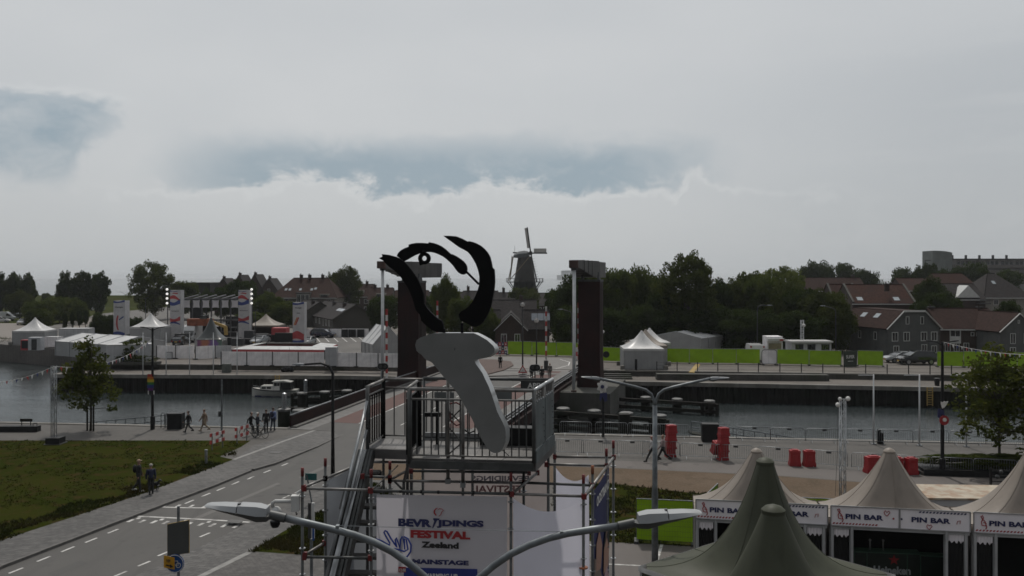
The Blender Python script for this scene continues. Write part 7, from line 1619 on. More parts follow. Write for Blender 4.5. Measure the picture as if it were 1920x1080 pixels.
brow = [(743.7, 480), (746.5, 474), (751, 469.6), (758, 465.5), (766, 462.5), (766, 458.6), (773, 456.6), (780.7, 455.4), (792, 455.4), (803, 456.3), (804, 454), (811.5, 455.4), (819, 457.8), (827, 461.6), (834, 466.6), (846, 477.6), (847, 476.4), (855.5, 480.6), (863.6, 486), (868.6, 490), (872.5, 494.8), (874.8, 499.5), (875.5, 505), (874, 512), (871.5, 514), (868, 515), (863.5, 513.8), (859, 511), (854, 505), (849, 497.7), (843, 491.5), (837, 486), (830, 480.8), (822, 477), (815, 474.2), (807, 472.6), (799.5, 472.6), (792.6, 474), (785, 475.5), (777.7, 478.5), (771, 482), (764.4, 486), (757, 489.8)]
right = [(831, 442), (843, 442), (854.8, 443), (866, 447.5), (877, 453.3), (879, 452), (886, 453.6), (893, 456.3), (901, 460.6), (908, 466.6), (914, 473.5), (918.4, 481.5), (921, 491.5), (923, 502), (926.4, 505), (927.4, 517), (927.6, 530.3), (926, 545), (923, 560), (922.4, 565), (920.5, 574), (917, 583.6), (911.5, 594.5), (905, 604.4), (899.5, 609.6), (893, 612.7), (888.5, 612.6), (884.4, 611), (874, 606), (863.6, 601.4), (861, 595.5), (859.8, 589.6), (865, 583.6), (872, 579.6), (878.5, 574.8), (885, 566.5), (890, 557), (894.5, 547), (897.7, 536), (898.5, 527), (898.6, 518.5), (897, 510), (894.7, 502), (891.5, 494), (887, 486), (882.5, 479), (877, 472.6), (869, 468), (860.7, 463.7), (853.5, 458.6), (846, 453), (838, 447.5)]
LF = -.24
def fsheet(name, pts, par=scu, off=0.0): return MB().extr([W(u, v, LF + off) for u, v in pts], EY * .05).build(name, m_flame, par)
f1 = fsheet('flame_stroke_left', left); f2 = fsheet('flame_brow', brow, off=.06); f3 = fsheet('flame_stroke_right', right)
f1.name, f3.name = 'flame_outline', 'flame_outline'
c = W(795, 484.4, LF); r1, r2 = .113, .048; k = 20
rg = [[c + Vector((r * math.cos(2 * PI * i / k), 0, r * math.sin(2 * PI * i / k))) + EY * d for r, d in ((r1, 0), (r2, 0), (r2, .05), (r1, .05))] for i in range(k)]; rg.append(rg[0]); MB().loft(rg, cap=False).build('eye_ring', m_flame, scu)
MB().extr([W(u, v, LF) for u, v in ((785.5, 491), (787, 497.8), (796, 494.5))], EY * .05).build('eye_drop', m_flame, scu)
MB().bar(W(795, 474, LF), W(794, 470, LF + .06), .05, .04).build('eye_stem', m_flame, scu)
MB().tube([W(874, 509, LF), W(898, 533, LF + .02)], .022, 8).build('flame_strut', m_flame, scu); MB().bar(W(866.5, 606, LF), W(866.5, 627, LF), .05, .05).build('flame_leg', m_flame, scu); MB().bar(W(832, 617, LF), W(833, 627, LF), .036, .05).build('flame_leg', m_flame, scu)
MB().tube([W(836, 625.5, LF + .1), W(862, 625.5, LF + .1)], .02, 6).build('flame_rod', m_flame, scu)
sc_cam = thing('surveillance_camera', 'white dome camera on a bracket clamped to the left scaffold post', 'camera', W(556, 944, -.05))
MB().box(W(554, 943, -.08), (.15, .16, .30), .1).build('housing', m_wtrim, sc_cam); MB().tube([W(548, 940, -.1), W(516, 940, -.12), W(511.5, 943, -.12), W(511.5, 951, -.12)], .038, 10).build('bracket', m_wtrim, sc_cam, smooth=True)
MB().sphere(W(518, 960, -.12), .10, 14, 8, (1, 1, 1.1)).build('dome', m_wtrim, sc_cam, smooth=True); MB().tube([W(555, 958, -.08), W(556, 966, -.08), W(558, 963, -.08)], .012, 5).build('cable', m_black, sc_cam); MB().tube([W(556, 925, -.04), W(566, 919, 0)], .025, 6).build('clamp_arm', m_wtrim, sc_cam)
# ------------------------------------------------------------------ twin-arm street lamps (near and behind)
m_lampt = M('lamp_light_cover', (.27, .28, .29), .5, var=.06, scale=3, tint=(.23, .24, .25)); m_lampb = M('lamp_grey_body', (.07, .073, .073), .5, metal=.2, var=.1)
m_galvd = M('weathered_galvanised', (.17, .185, .195), .5, metal=.55, var=.25, scale=5, tint=(.12, .13, .14), tscale=3)
def lamphead(t, a, b, s, k=1.0):
 """LED head from its socket a to its tip b; s = scale of the cross section"""
 d = (b - a); side = Vector((-d.y, d.x, 0)).normalized(); up = Vector((0, 0, 1))
 def ring(f, w, top, bot): c = a + d * f; return [c - side * w * s + up * bot * s * .35, c - side * w * .7 * s + up * bot * s, c + side * w * .7 * s + up * bot * s, c + side * w * s + up * bot * s * .35]
 st = ((-.03, .30, .25, -.25), (.08, .75, .45, -.75), (.22, .95, .55, -.85), (.45, 1.0, .45, -.55), (.75, .95, .30, -.32), (.96, .75, .12, -.14), (1.0, .5, .05, -.05))
 MB().loft([ring(*q) for q in st]).build('lamp_body', m_lampb, t, smooth='auto')
 def rt(f, w, top, bot): c = a + d * f; return [c - side * w * s + up * bot * s * .3, c + side * w * s + up * bot * s * .3, c + side * w * .75 * s + up * top * s, c - side * w * .75 * s + up * top * s]
 MB().loft([rt(f, w * 1.03, tp, bt_) for f, w, tp, bt_ in st[1:4]] + [rt(.50, 1.0, .42, -.5)]).build('lamp_cover', m_lampt, t, smooth='auto')
 MB().loft([rt(f, w * 1.03, tp, bt_) for f, w, tp, bt_ in ((.515, 1.0, .36, -.5), (.75, .95, .26, -.32), (.96, .76, .1, -.14), (1.01, .5, .03, -.05))]).build('lamp_cover', m_lampt, t, smooth='auto')
 MB().box(a + d * .5 + up * .45 * s + side * .2 * s, (.03, .05, .03)).build('hinge', m_dark, t)
y = 10.5; nl = thing('twin_arm_lamp', 'large twin arm street lamp close to the camera with two curved arms and pale heads', 'street lamp', (hx(848, y), y, 0))
L = lambda u, v, dy=0: D(u, v, y + dy)
MB().tube([(hx(848, y), y, 0), (hx(848, y), y, 4), L(848, 1180)], [.10, .085, .065], 14).build('pole', m_galvd, nl, smooth=True)
MB().tube([L(848, 1182), L(840, 1150), L(822, 1114), L(797, 1082), L(768, 1057), L(735, 1034), L(700, 1016), L(664, 1003), L(625, 992.5), L(580, 982), L(533, 971)], .0455, 12).build('arm', m_galvd, nl, smooth=True)
MB().tube([L(848, 1182), L(856, 1150), L(872, 1117), L(896, 1086), L(925, 1061), L(957, 1039), L(992, 1022), L(1028, 1009), L(1065, 1000), L(1110, 993), L(1163, 986)], .0455, 12).build('arm', m_galvd, nl, smooth=True)
MB().tube([L(535, 971.5), L(506, 965)], .058, 12).build('arm_sleeve', m_lampb, nl, smooth='auto'); MB().tube([L(1160, 986.5), L(1190, 980)], .056, 12).build('arm_sleeve', m_lampb, nl, smooth='auto')
MB().lathe([(.005, -.085), (.04, -.075), (.06, -.04), (.062, .0)], L(516, 977), 14).build('sensor', m_black, nl, smooth='auto')
lamphead(nl, L(512, 961.5), L(388, 946), .135); lamphead(nl, L(1186, 974), L(1313, 959.5), .135)
for u, v in ((633, 989), (1053, 1000)): MB().box(L(u, v), (.04, .07, .06)).build('cable_clamp', m_galvd, nl); MB().tube([L(u, v), L(u, v - 4)], .012, 6).build('cable_eye', m_galv, nl)
MB().tube([L(633, 985.5), L(740, 988.5), L(850, 992), L(960, 995), L(1053, 996.5)], .0045, 5).build('span_cable', m_galv, nl)
y = 32.0; fl_ = thing('twin_arm_lamp', 'slender twin arm street lamp standing behind the big green tent', 'street lamp', (hx(1228, y), y, 0))
MB().tube([(hx(1228, y), y, 0), D(1228, 925, y), D(1228, 915, y), D(1228, 760, y)], [.13, .12, .10, .085], 12).build('pole', m_galvd, fl_, smooth=True)
for s in (-1, 1):
 MB().tube([D(1228, 768, y), D(1228 + s * 1.5, 752, y), D(1228 + s * 7, 739, y), D(1228 + s * 17, 731, y), D(1228 + s * 34, 726, y), D(1228 + s * 70, 717.5, y), D(1228 + s * 103, 710, y)], .055, 10).build('arm', m_galvd, fl_, smooth=True)
 lamphead(fl_, D(1228 + s * 101, 710.5, y), D(1228 + s * 138.5, 708, y) if s > 0 else D(1228 + s * 138, 706.5, y), .115)
def quaylamp(label, u, vb, vt):
 p = G(u, vb); y = p.y; zt = zx(vt, y); t = thing('quay_lamp', label, 'street lamp', p)
 MB().tube([p, (p.x, y, 1.0), (p.x, y, 1.05), (p.x, y, zt)], [.17, .17, .11, .075], 10).build('pole', m_black, t, smooth='auto')
 for s in (-1, 1):
  MB().tube([(p.x, y, zt - .2), (p.x + s * .35, y, zt - .02), (p.x + s * .55, y, zt + .02)], .035, 6).build('arm', m_black, t)
  MB().loft([[Vector((p.x + s * q, y + a * w, zt + .02 + b * h + s_)) for a, b in ((-1, -1), (1, -1), (.7, 1), (-.7, 1))] for q, w, h, s_ in ((.45, .07, .03, 0), (.7, .14, .05, .03), (.95, .10, .03, .06))]).build('lamp_head', m_black, t)
 return t, p, zt
t, p, zt = quaylamp('black twin headed quay lamp at the left with rainbow flag', 286, 805, 615)
y = p.y; fx = p.x; rb = thing('rainbow_flag', 'small rainbow flag tied to the left black quay lamp', 'flag', (fx, y - .2, zx(740, y)))
cols = [(.34, .03, .02), (.40, .12, .015), (.42, .32, .02), (.03, .14, .03), (.02, .03, .16), (.10, .02, .12)]
vs_ = [701, 706, 711, 716, 721, 727, 732]
for i, c in enumerate(cols):
 w = [5, 6.5, 7, 6.5, 6.5, 5.5][i] * y / F; sh = [-1.5, -.6, -.2, .3, 0, .4][i] * y / F
 MB().loft([[Vector((fx + sh + a * w - (1.5 * y / F), y - .16 - .05 * math.sin(a * 3 + i), zx(v, y))) for a in (-1, -.4, .2, .8)] for v in (vs_[i + 1], vs_[i])], cap=False, closed=False).build('stripe', M('flag_%d' % i, c, .8, var=.1), rb, fix=False)
for s in (-1, 1): MB().bar((fx + s * .22 - .05, y - .15, zx(739, y)), (fx + s * .22 - .05, y - .15, zx(732, y)), .06).build('ribbon', m_white, rb)
t, p, zt = quaylamp('tall black quay lamp at the right with bird and flower ornaments', 1767, 891, 641)
y = p.y; fx = p.x; orn = thing('pole_ornament', 'white tulip with blue bow and red white flower on the right black quay lamp', 'ornament', (fx, y - .2, zx(795, y)))
Q = lambda u, v: D(u, v, y - .18)
MB().extr([Q(*q) for q in ((1767, 766), (1764.5, 757), (1764.5, 753), (1768, 754.5), (1771, 752), (1773.5, 753.5), (1778, 752.5), (1775, 759), (1771, 764))], (0, .04, 0)).build('white_tulip', m_white, orn)
MB().extr([Q(*q) for q in ((1766, 768), (1759, 766), (1758, 782), (1762, 785), (1766, 776), (1772, 784), (1770, 770))], (0, .04, 0)).build('blue_bow', m_navy, orn)
MB().lathe([(.30, 0), (.30, .03)], (0, 0, 0), 10).build('flower_petals', m_inkr, orn).matrix_basis = Matrix.Translation(Q(1770, 788)) @ Matrix.Rotation(R(90), 4, 'X'); MB().lathe([(.12, 0), (.12, .06)], (0, 0, 0), 10).build('flower_heart', m_white, orn).matrix_basis = Matrix.Translation(Q(1770.5, 787) + Vector((0, -.01, 0))) @ Matrix.Rotation(R(90), 4, 'X')
p = G(1131, 819); y = p.y; t = thing('flower_pole', 'black pole carrying a white flower and a dark blue bow near the scaffold tower', 'pole', p)
MB().tube([p, D(1131, 738, y)], .10, 10).build('pole', m_black, t); c = D(1129, 724.5, y)
rgp = [c + Vector((.36 * (1 + .16 * math.cos(7 * a)) * math.cos(a), -.15, .44 * (1 + .16 * math.cos(7 * a)) * math.sin(a))) for a in np.linspace(0, 2 * PI, 57)[:-1]]
MB().extr(rgp, (0, .05, 0)).build('white_flower', m_white, t); MB().lathe([(.14, 0), (.14, .05)], (0, 0, 0), 12).build('flower_heart', m_navy, t).matrix_basis = Matrix.Translation(c + Vector((0, -.16, 0))) @ Matrix.Rotation(R(90), 4, 'X')
MB().extr([D(u, v, y - .15) for u, v in ((1131, 737), (1138, 736), (1139, 751), (1134, 754), (1130, 744), (1126, 753), (1124, 749), (1125, 737))], (0, .04, 0)).build('blue_bow', m_navy, t)
streetlamp('dark street lamp with arm to the left between road and scaffold tower', 624, 890, 681, 568, 683.5, zg=0, r=.10, mat=m_black)
p = G(104, 832); y = p.y; t = thing('bunting_mast', 'grey lattice mast on a black ballast box at the grass edge carrying the bunting', 'mast', p)
truss(t, hx(101, y), y, .35, zx(686, y), .26, m_galv, 0, .022, .36); MB().box((p.x, y, .24), (.98, .9, .48)).build('ballast_box', m_black, t); MB().box((p.x, y, .03), (1.2, 1.1, .06)).build('base_plate', m_dark, t)
y = 37.5; t = thing('camera_mast', 'pale lattice mast with white cameras on top behind the pin bar tents', 'mast', (hx(1580, y), y, 0))
truss(t, hx(1580, y), y, 0, zx(750, y), .2, m_alu, .0, .02, .3)
for u, v, r in ((1590, 747.5, .10), (1571, 759, .10), (1575, 748, .08)): MB().sphere(D(u, v, y - .1), r, 12, 8, (1, 1, 1.05)).build('camera', m_white, t, smooth=True)
MB().bar(D(1572, 749, y), D(1591, 748, y), .04).build('camera_bar', m_alu, t); MB().tube([D(1571, 753, y), D(1570, 850, y), D(1566, 930, y - .5)], .008, 4).build('cable', m_black, t)
# ------------------------------------------------------------------ bunting
m_bw, m_br, m_bb = M('pennant_white', (.5, .5, .5), .8, trans=.3), M('pennant_red', (.30, .03, .035), .8, trans=.3), M('pennant_blue', (.02, .03, .14), .8, trans=.3)
def bunting(label, a, b, sag, n, size=.34, seed=1):
 t = thing('bunting', label, 'bunting', a); rnd = random.Random(seed); pts = []
 for i in range(n * 2 + 1): f = i / (n * 2); pts.append(lerp(a, b, f) - Vector((0, 0, sag * 4 * f * (1 - f))))
 MB().tube(pts, .012, 4).build('cord', m_white, t)
 for i in range(n):
  p, q = pts[2 * i], pts[2 * i + 1]; d = q - p; dn = Vector((rnd.uniform(-.25, .25), rnd.uniform(-.3, .3), -1)).normalized()
  MB().poly([p + d * .1, q - d * .05, (p + q) / 2 + dn * size * rnd.uniform(.7, 1.1)]).build('pennant', [m_bw, m_br, m_bw, m_bb][i % 4], t, fix=False)
topm = D(101, 687, G(104, 832).y)
bunting('red white and blue bunting from the left lattice mast out to the left picture edge', topm, D(-60, 716, 62), .45, 17, .36, 2)
bunting('red white and blue bunting rising from the left lattice mast over the maple tree', topm, D(290, 631, 96), 1.1, 26, .5, 3)
bunting('red white and blue bunting from the right quay lamp out to the right picture edge', D(1768, 641, 51.8), D(2010, 662, 46), .35, 26, .26, 4)
# ------------------------------------------------------------------ bar tents in the right foreground
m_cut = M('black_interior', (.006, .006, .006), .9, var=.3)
cT, sT = math.cos(R(-10.6)), math.sin(R(-10.6))
fx_, fy_ = Vector((cT, sT, 0)), Vector((-sT, cT, 0))
base0 = Vector((11.88, 31.95, 0))
m_sign = M('bar_sign_white', (.80, .76, .79), .55, var=.05)
m_grid = M('white_post', (.36, .365, .37), .5, var=.12, streak=.2)
BARLAB = ['beige peaked bar tent half hidden behind the big green tent', 'beige peaked bar tent in the middle with the green beer counter inside', 'beige peaked bar tent cut by the right picture edge']
for i in range(-1, 2):
 o0 = base0 + fx_ * (i * 4.93)
 cn = o0 + fx_ * 2.42 + fy_ * 1.3
 rz = R(-10.6)
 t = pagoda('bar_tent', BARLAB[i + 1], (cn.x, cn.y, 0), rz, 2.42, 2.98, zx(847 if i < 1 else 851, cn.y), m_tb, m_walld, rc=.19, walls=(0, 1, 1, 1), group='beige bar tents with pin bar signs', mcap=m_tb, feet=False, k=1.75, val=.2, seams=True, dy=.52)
 for k in range(2):
  a = o0 + fx_ * (.04 + 2.42 * k) + fy_ * -.06 + Vector((0, 0, 2.74)); b = a + fx_ * 2.40
  f = MB().extr([a, b, b + Vector((0, 0, .74)), a + Vector((0, 0, .74))], fy_ * .04).build('sign_board', m_sign, t)
  up = Vector((0, 0, .74))
  for p, q in ((a, b), (a + up, b + up), (a, a + up), (b, b + up)): MB().bar(p - fy_ * .015, q - fy_ * .015, .035).build('sign_frame', m_alu, f)
  P = lambda x, z: a + fx_ * x + Vector((0, 0, z)) - fy_ * .012
  x0 = .52 if k == 0 else .40; text('PIN BAR', P(x0, .27), fx_ * 1.33, (0, 0, .19), m_navy, f, bold=.04, lift=.004)
  if k == 0:
   MB().tube([P(.40, .14), P(.44, .22), P(.38, .42), P(.28, .52), P(.24, .60), P(.30, .63), P(.33, .55), P(.26, .40), P(.28, .28), P(.40, .26), P(.42, .36), P(.33, .38)], .017, 5).build('treble_clef', m_inkr, f)
   MB().tube([P(1.98, .44), P(2.08, .58), P(2.04, .63), P(1.97, .58), P(1.92, .64), P(1.87, .58), P(1.90, .50), P(1.98, .44)], .013, 5).build('heart', m_inkr, f)
   MB().lathe([(.035, -.006), (.035, .006)], (0, 0, 0), 12).build('dot', m_inkr, f).matrix_basis = Matrix.Translation(P(2.2, .36)) @ Matrix.Rotation(rz, 4, 'Z') @ Matrix.Rotation(R(90), 4, 'X')
   for j in range(14): MB().extr([P(.06 + j * .115, .06), P(.12 + j * .115, .06), P(.16 + j * .115, .12), P(.10 + j * .115, .12)], fy_ * -.004).build('stripe_mark', m_inkr, f)
  else:
   MB().tube([P(1.02, .03), P(1.11, .15), P(1.07, .20), P(1.00, .16), P(.96, .21), P(.92, .15), P(.95, .07), P(1.02, .03)], .012, 5).build('heart', m_inkr, f)
   MB().tube([P(1.94, .26), P(1.97, .38), P(2.07, .40), P(2.05, .28)], .010, 5).build('music_note', m_inkr, f)
   MB().lathe([(.035, -.006), (.035, .006)], (0, 0, 0), 12).build('dot', m_navy, f).matrix_basis = Matrix.Translation(P(.06, .36)) @ Matrix.Rotation(rz, 4, 'Z') @ Matrix.Rotation(R(90), 4, 'X')
   for j in range(14): MB().extr([P(.65 + j * .118, .62), P(.71 + j * .118, .62), P(.75 + j * .118, .68), P(.69 + j * .118, .68)], fy_ * -.004).build('stripe_mark', m_navy, f)
 for x in (.10, .78, 4.05, 4.72):
  p = o0 + fx_ * x; MB().bar(p, p + Vector((0, 0, 2.72)), .16 if x in (.78, 4.05) else .09, .09).build('front_post', m_grid, t)
 MB().bar(o0 + fx_ * .05 + Vector((0, 0, 2.66)), o0 + fx_ * 4.85 + Vector((0, 0, 2.66)), .09).build('front_beam', m_grid, t)
 for xa, xb in ((.17, .69), (4.14, 4.66)):
  n = 16; rg = [[o0 + fx_ * lerp(xa, xb, j / n) + fy_ * (.03 * math.sin(j * 1.9)) + Vector((0, 0, z + (.05 * math.sin(j * 1.3) if z < 2.6 else 0))) for j in range(n + 1)] for z in (2.34, 2.62)]
  MB().loft(rg, cap=False, closed=False).build('white_ruffle', m_sign, t, smooth=True, fix=False)
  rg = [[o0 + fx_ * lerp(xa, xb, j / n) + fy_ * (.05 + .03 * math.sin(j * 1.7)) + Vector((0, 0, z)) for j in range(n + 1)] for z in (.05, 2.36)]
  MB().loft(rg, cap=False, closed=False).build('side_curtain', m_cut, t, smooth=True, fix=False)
 MB().extr([o0 + fx_ * .1 + fy_ * 2.5, o0 + fx_ * 4.8 + fy_ * 2.5, o0 + fx_ * 4.8 + fy_ * 2.5 + Vector((0, 0, 2.9)), o0 + fx_ * .1 + fy_ * 2.5 + Vector((0, 0, 2.9))], fy_ * .05).build('inner_shade_sheet', m_cut, t)  # black sheets at back, sides and floor stand in for the shade inside
 for x in (.12, 4.78): MB().extr([o0 + fx_ * x + fy_ * .2, o0 + fx_ * x + fy_ * 2.5, o0 + fx_ * x + fy_ * 2.5 + Vector((0, 0, 2.9)), o0 + fx_ * x + fy_ * .2 + Vector((0, 0, 2.9))], fx_ * .04).build('inner_shade_sheet', m_cut, t)
 MB().extr([o0 + fx_ * .1 + fy_ * .1 + Vector((0, 0, .012)), o0 + fx_ * 4.8 + fy_ * .1 + Vector((0, 0, .012)), o0 + fx_ * 4.8 + fy_ * 2.5 + Vector((0, 0, .012)), o0 + fx_ * .1 + fy_ * 2.5 + Vector((0, 0, .012))], (0, 0, .01)).build('floor_shade_sheet', m_cut, t)
m_beer = M('bar_green', (.010, .020, .013), .5, var=.15); m_beerl = M('bar_green_edge', (.05, .12, .08), .5); m_ltr = M('bar_letter', (.42, .45, .45), .6)
def counter(label, a, b, depth, h, panels):
 t = thing('beer_counter', label, 'bar counter', (a + b) / 2); d = b - a
 MB().extr([a, b, b + Vector((0, 0, h)), a + Vector((0, 0, h))], fy_ * depth).build('body', m_beer, t)
 MB().extr([a - fy_ * .06 + Vector((0, 0, h)), b - fy_ * .06 + Vector((0, 0, h)), b + fy_ * depth + Vector((0, 0, h)), a + fy_ * depth + Vector((0, 0, h))], (0, 0, .035)).build('counter_top', m_beerl, t)
 for f in panels: MB().bar(a + d * f - fy_ * .01, a + d * f - fy_ * .01 + Vector((0, 0, h)), .025).build('panel_trim', m_beerl, t)
 return t, a, d
a, b = G(1602, 1102), G(1726, 1107)
t, a, d = counter('dark green beer counter with white brand lettering and red star in the middle bar tent', a, b, .5, 1.38, (0, .19, .8, 1))
text('Heineken', a + d * .29 - fy_ * .01 + Vector((0, 0, .58)), d * .56, (0, 0, .31), m_ltr, t, bold=.04)
c = a + d * .6 - fy_ * .012 + Vector((0, 0, 1.13)); star = [c + fx_ * (r_ * math.sin(an)) + Vector((0, 0, r_ * math.cos(an))) for an, r_ in ((PI * j / 5, .21 if j % 2 == 0 else .085) for j in range(10))]
MB().extr(star, fy_ * -.006).build('red_star', m_inkr, t)
for f in (.26, .46):
 p = a + d * f + fy_ * .25 + Vector((0, 0, 1.41)); tp = MB().tube([p, p + Vector((0, 0, .34))], .025, 8).build('beer_tap', m_alu, t); MB().sphere(p + Vector((0, 0, .38)), .05, 8, 6).build('tap_knob', m_alu, tp)
counter('darker second beer counter right of the lettered one', b + fx_ * .06 + fy_ * .25, b + fx_ * 1.0 + fy_ * .25, .4, 1.25, (0, .98))
gt = pagoda('green_tent', 'big olive green peaked tent right of the scaffold tower, rear peak', (8.2, 27.64, 0), R(39.3), 2.86, 2.5, zx(866, 27.64), m_tg, m_tg, rc=.25, walls=(1, 0, 0, 1), mcap=m_tg, feet=False, k=2.55, val=.16, mval=m_tw, seams=True)
y = 20.8; pagoda('green_tent', 'nearer olive green peaked tent at the bottom picture edge', (hx(1450, y), y, 0), R(39.3), 2.86, 2.7, zx(957, y), m_tg, m_tg, rc=.25, walls=(0, 0, 0, 0), mcap=m_tg, feet=False, k=1.9, val=.16, mval=m_tg)
p = D(1800, 928, 37.5); t = thing('site_container', 'cream container with a rusty flat roof between the bar tents', 'container', (p.x, 37.5, 0))
z_ = zx(928, 37.5); MB().box((p.x, 38.0, z_ / 2), (5.6, 2.4, z_ - .02), R(-3)).build('body', m_panel2, t); MB().box((p.x, 38.0, z_), (5.7, 2.5, .08), R(-3)).build('roof', M('rusty_cream_roof', (.36, .31, .24), .75, var=.15, scale=1.5, tint=(.26, .16, .10), tscale=1.8), t)
p = G(1853, 932); t = thing('low_table', 'low dark table frame standing on the path behind the cream container', 'table', p)
MB().box((p.x, p.y, .45), (1.9, .6, .06)).build('top', m_dark, t)
for x in (-.85, -.3, .3, .85): MB().bar((p.x + x, p.y - .2, 0), (p.x + x, p.y - .2, .44), .05).build('leg', m_dark, t)
p = G(1880, 930); t = thing('cable_rack', 'dark upright rack with cable coils beside the rightmost bar tent', 'rack', p)
for x in (-.65, .65): MB().bar((p.x + x, p.y, 0), (p.x + x, p.y, 1.55), .1).build('upright', m_black, t)
for k in range(5): MB().bar((p.x - .65, p.y, .2 + .3 * k), (p.x + .65, p.y, .2 + .3 * k), .05).build('cross_bar', m_black, t); MB().sphere((p.x - .35 + .2 * (k % 3), p.y - .1, .3 + .26 * k), .12, 8, 5).build('cable_coil', m_dark, t, smooth=True)
nf = fencepanel(3.3, 2.0, True); flag_ = [False]
fence_run(G(1193, 1016), G(1300, 1022), ['lime green mesh fence panel in front of the near grass, left', 'lime green mesh fence panel ending behind the bar tent, right'], 'near lime green fence panels', nf, flag_, 3.3)
fence_run(G(1325, 1010), G(1345, 985), 'lime green mesh fence panel turned side-on behind the first bar tent', None, nf, flag_, 3.3)
fence_run(D(1478, 924, 39) - Vector((0, 0, D(1478, 924, 39).z)), D(1612, 930, 38.4) - Vector((0, 0, D(1612, 930, 38.4).z)), 'lime green mesh fence panel between the first two bar tent peaks', 'lime green fence panels behind the bar tents', nf, flag_, 3.3)
# ------------------------------------------------------------------ crowd barriers
def barrier():
 t = thing('crowd_barrier', 'galvanised crowd barrier', 'crowd barrier'); w, h = 2.4, 1.05
 MB().tube([(-w / 2, 0, .14), (-w / 2, 0, h - .12), (-w / 2 + .12, 0, h), (w / 2 - .12, 0, h), (w / 2, 0, h - .12), (w / 2, 0, .14)], .021, 6).build('frame', m_galv, t, smooth=True)
 MB().tube([(-w / 2, 0, .2), (w / 2, 0, .2)], .018, 6).build('bottom_rail', m_galv, t)
 g = MB()
 for i in range(1, 17): g.bar((-w / 2 + w * i / 17, 0, .2), (-w / 2 + w * i / 17, 0, h), .016)
 g.build('bars', m_galv, t)['kind'] = 'stuff'
 for s in (-1, 1): MB().tube([(s * .8, -.28, .01), (s * .8, 0, .2), (s * .8, .28, .01)], .018, 6).build('foot', m_galv, t)
 MB().box((.1, -.02, h - .1), (.3, .015, .12)).build('plate', m_dark, t)
 return t
br0 = barrier(); first = [True]
def barrier_row(pts, lab, grp):
 K = 0
 for a, b in zip(pts, pts[1:]):
  n = max(1, round((b - a).length / 2.5)); d = (b - a) / n
  for i in range(n):
   o = br0 if first[0] else dup(br0); first[0] = False
   mv(o, a + d * (i + .5), math.atan2(d.y, d.x) + random.uniform(-.04, .04), lab + ', %s from the left' % ORD_[K], grp); K += 1
barrier_row([G(1046, 816), G(1180, 819), G(1290, 823)], 'quay edge crowd barrier left of the red stacks', 'crowd barriers along the quay edge')
barrier_row([G(1380, 826), G(1510, 830.5), G(1780, 835), G(1990, 840)], 'quay edge crowd barrier on the right', 'crowd barriers along the quay edge')
barrier_row([G(1030, 852), G(1155, 855), G(1268, 858)], 'inner row crowd barrier left of the first red stack', 'crowd barriers of the inner row')
barrier_row([G(1278, 860), G(1410, 866), G(1600, 880), G(1745, 889), G(1990, 899)], 'inner row crowd barrier right of the first red stack', 'crowd barriers of the inner row')
# ------------------------------------------------------------------ red plastic barriers
m_rp = M('red_plastic', (.30, .012, .016), .45, var=.15, scale=3, tint=(.22, .010, .014))
def redblock(nm, label, loc, rz, tilt=0.0, sc_=(1, 1, 1), grp=None):
 t = thing(nm, label, 'plastic barrier', loc, rz, grp)
 rg = []
 for z, w, d in ((0, .5, .52), (.06, .52, .54), (.16, .46, .48), (.40, .43, .46), (.46, .46, .48), (.52, .44, .46)): rg.append([Vector((a * w / 2 * 1.35, b * d / 2, z)) for a, b in ((-1, -1), (-.3, -1.08), (.3, -1.08), (1, -1), (1, 1), (-1, 1))])
 MB().loft(rg).build('body', m_rp, t, local=True, smooth='auto')
 MB().box((0, -.25, .28), (.3, .05, .16)).build('recess', m_inkr, t, local=True); MB().box((0, 0, .53), (.36, .3, .04)).build('top_lip', m_rp, t, local=True)
 t.scale = sc_
 if tilt: t.rotation_euler = (tilt, 0, rz)
 return t
ORD = ['bottom', 'second', 'third', 'top']
for u, v, nm, k in ((1257, 856, 'left', 0), (1355, 862, 'right', 1)):
 p = G(u, v)
 for i in range(4): redblock('red_barrier', '%s red plastic barrier of the %s tall stack on the quay' % (ORD[i], nm), (p.x + .02 * i, p.y, .53 * i), .1 + .05 * i, grp='stacked red barriers')
redblock('red_barrier', 'red plastic barrier leaning against the left side of the right tall stack', (G(1342, 860).x, G(1342, 860).y + .2, .35), .3, .35, (.8, 1, 1.6))
for u, v, lab, w in ((1490, 873, 'red plastic barrier standing on end left of the pair before the lattice mast', 1.0), (1517, 874, 'red plastic barrier standing on end right of the pair before the lattice mast', 1.0), (1637, 886, 'wide red plastic barrier left of the middle beige tent peak', 1.5), (1681, 888, 'red plastic barrier right beside the middle beige tent peak', 1.1), (1708, 889, 'rightmost red plastic barrier behind the inner barrier row', 1.0)):
 p = G(u, v); redblock('red_barrier', lab, (p.x, p.y, 0), random.uniform(-.2, .2), 0, (w * 1.05, 1, 1.9), 'red barriers standing on end')
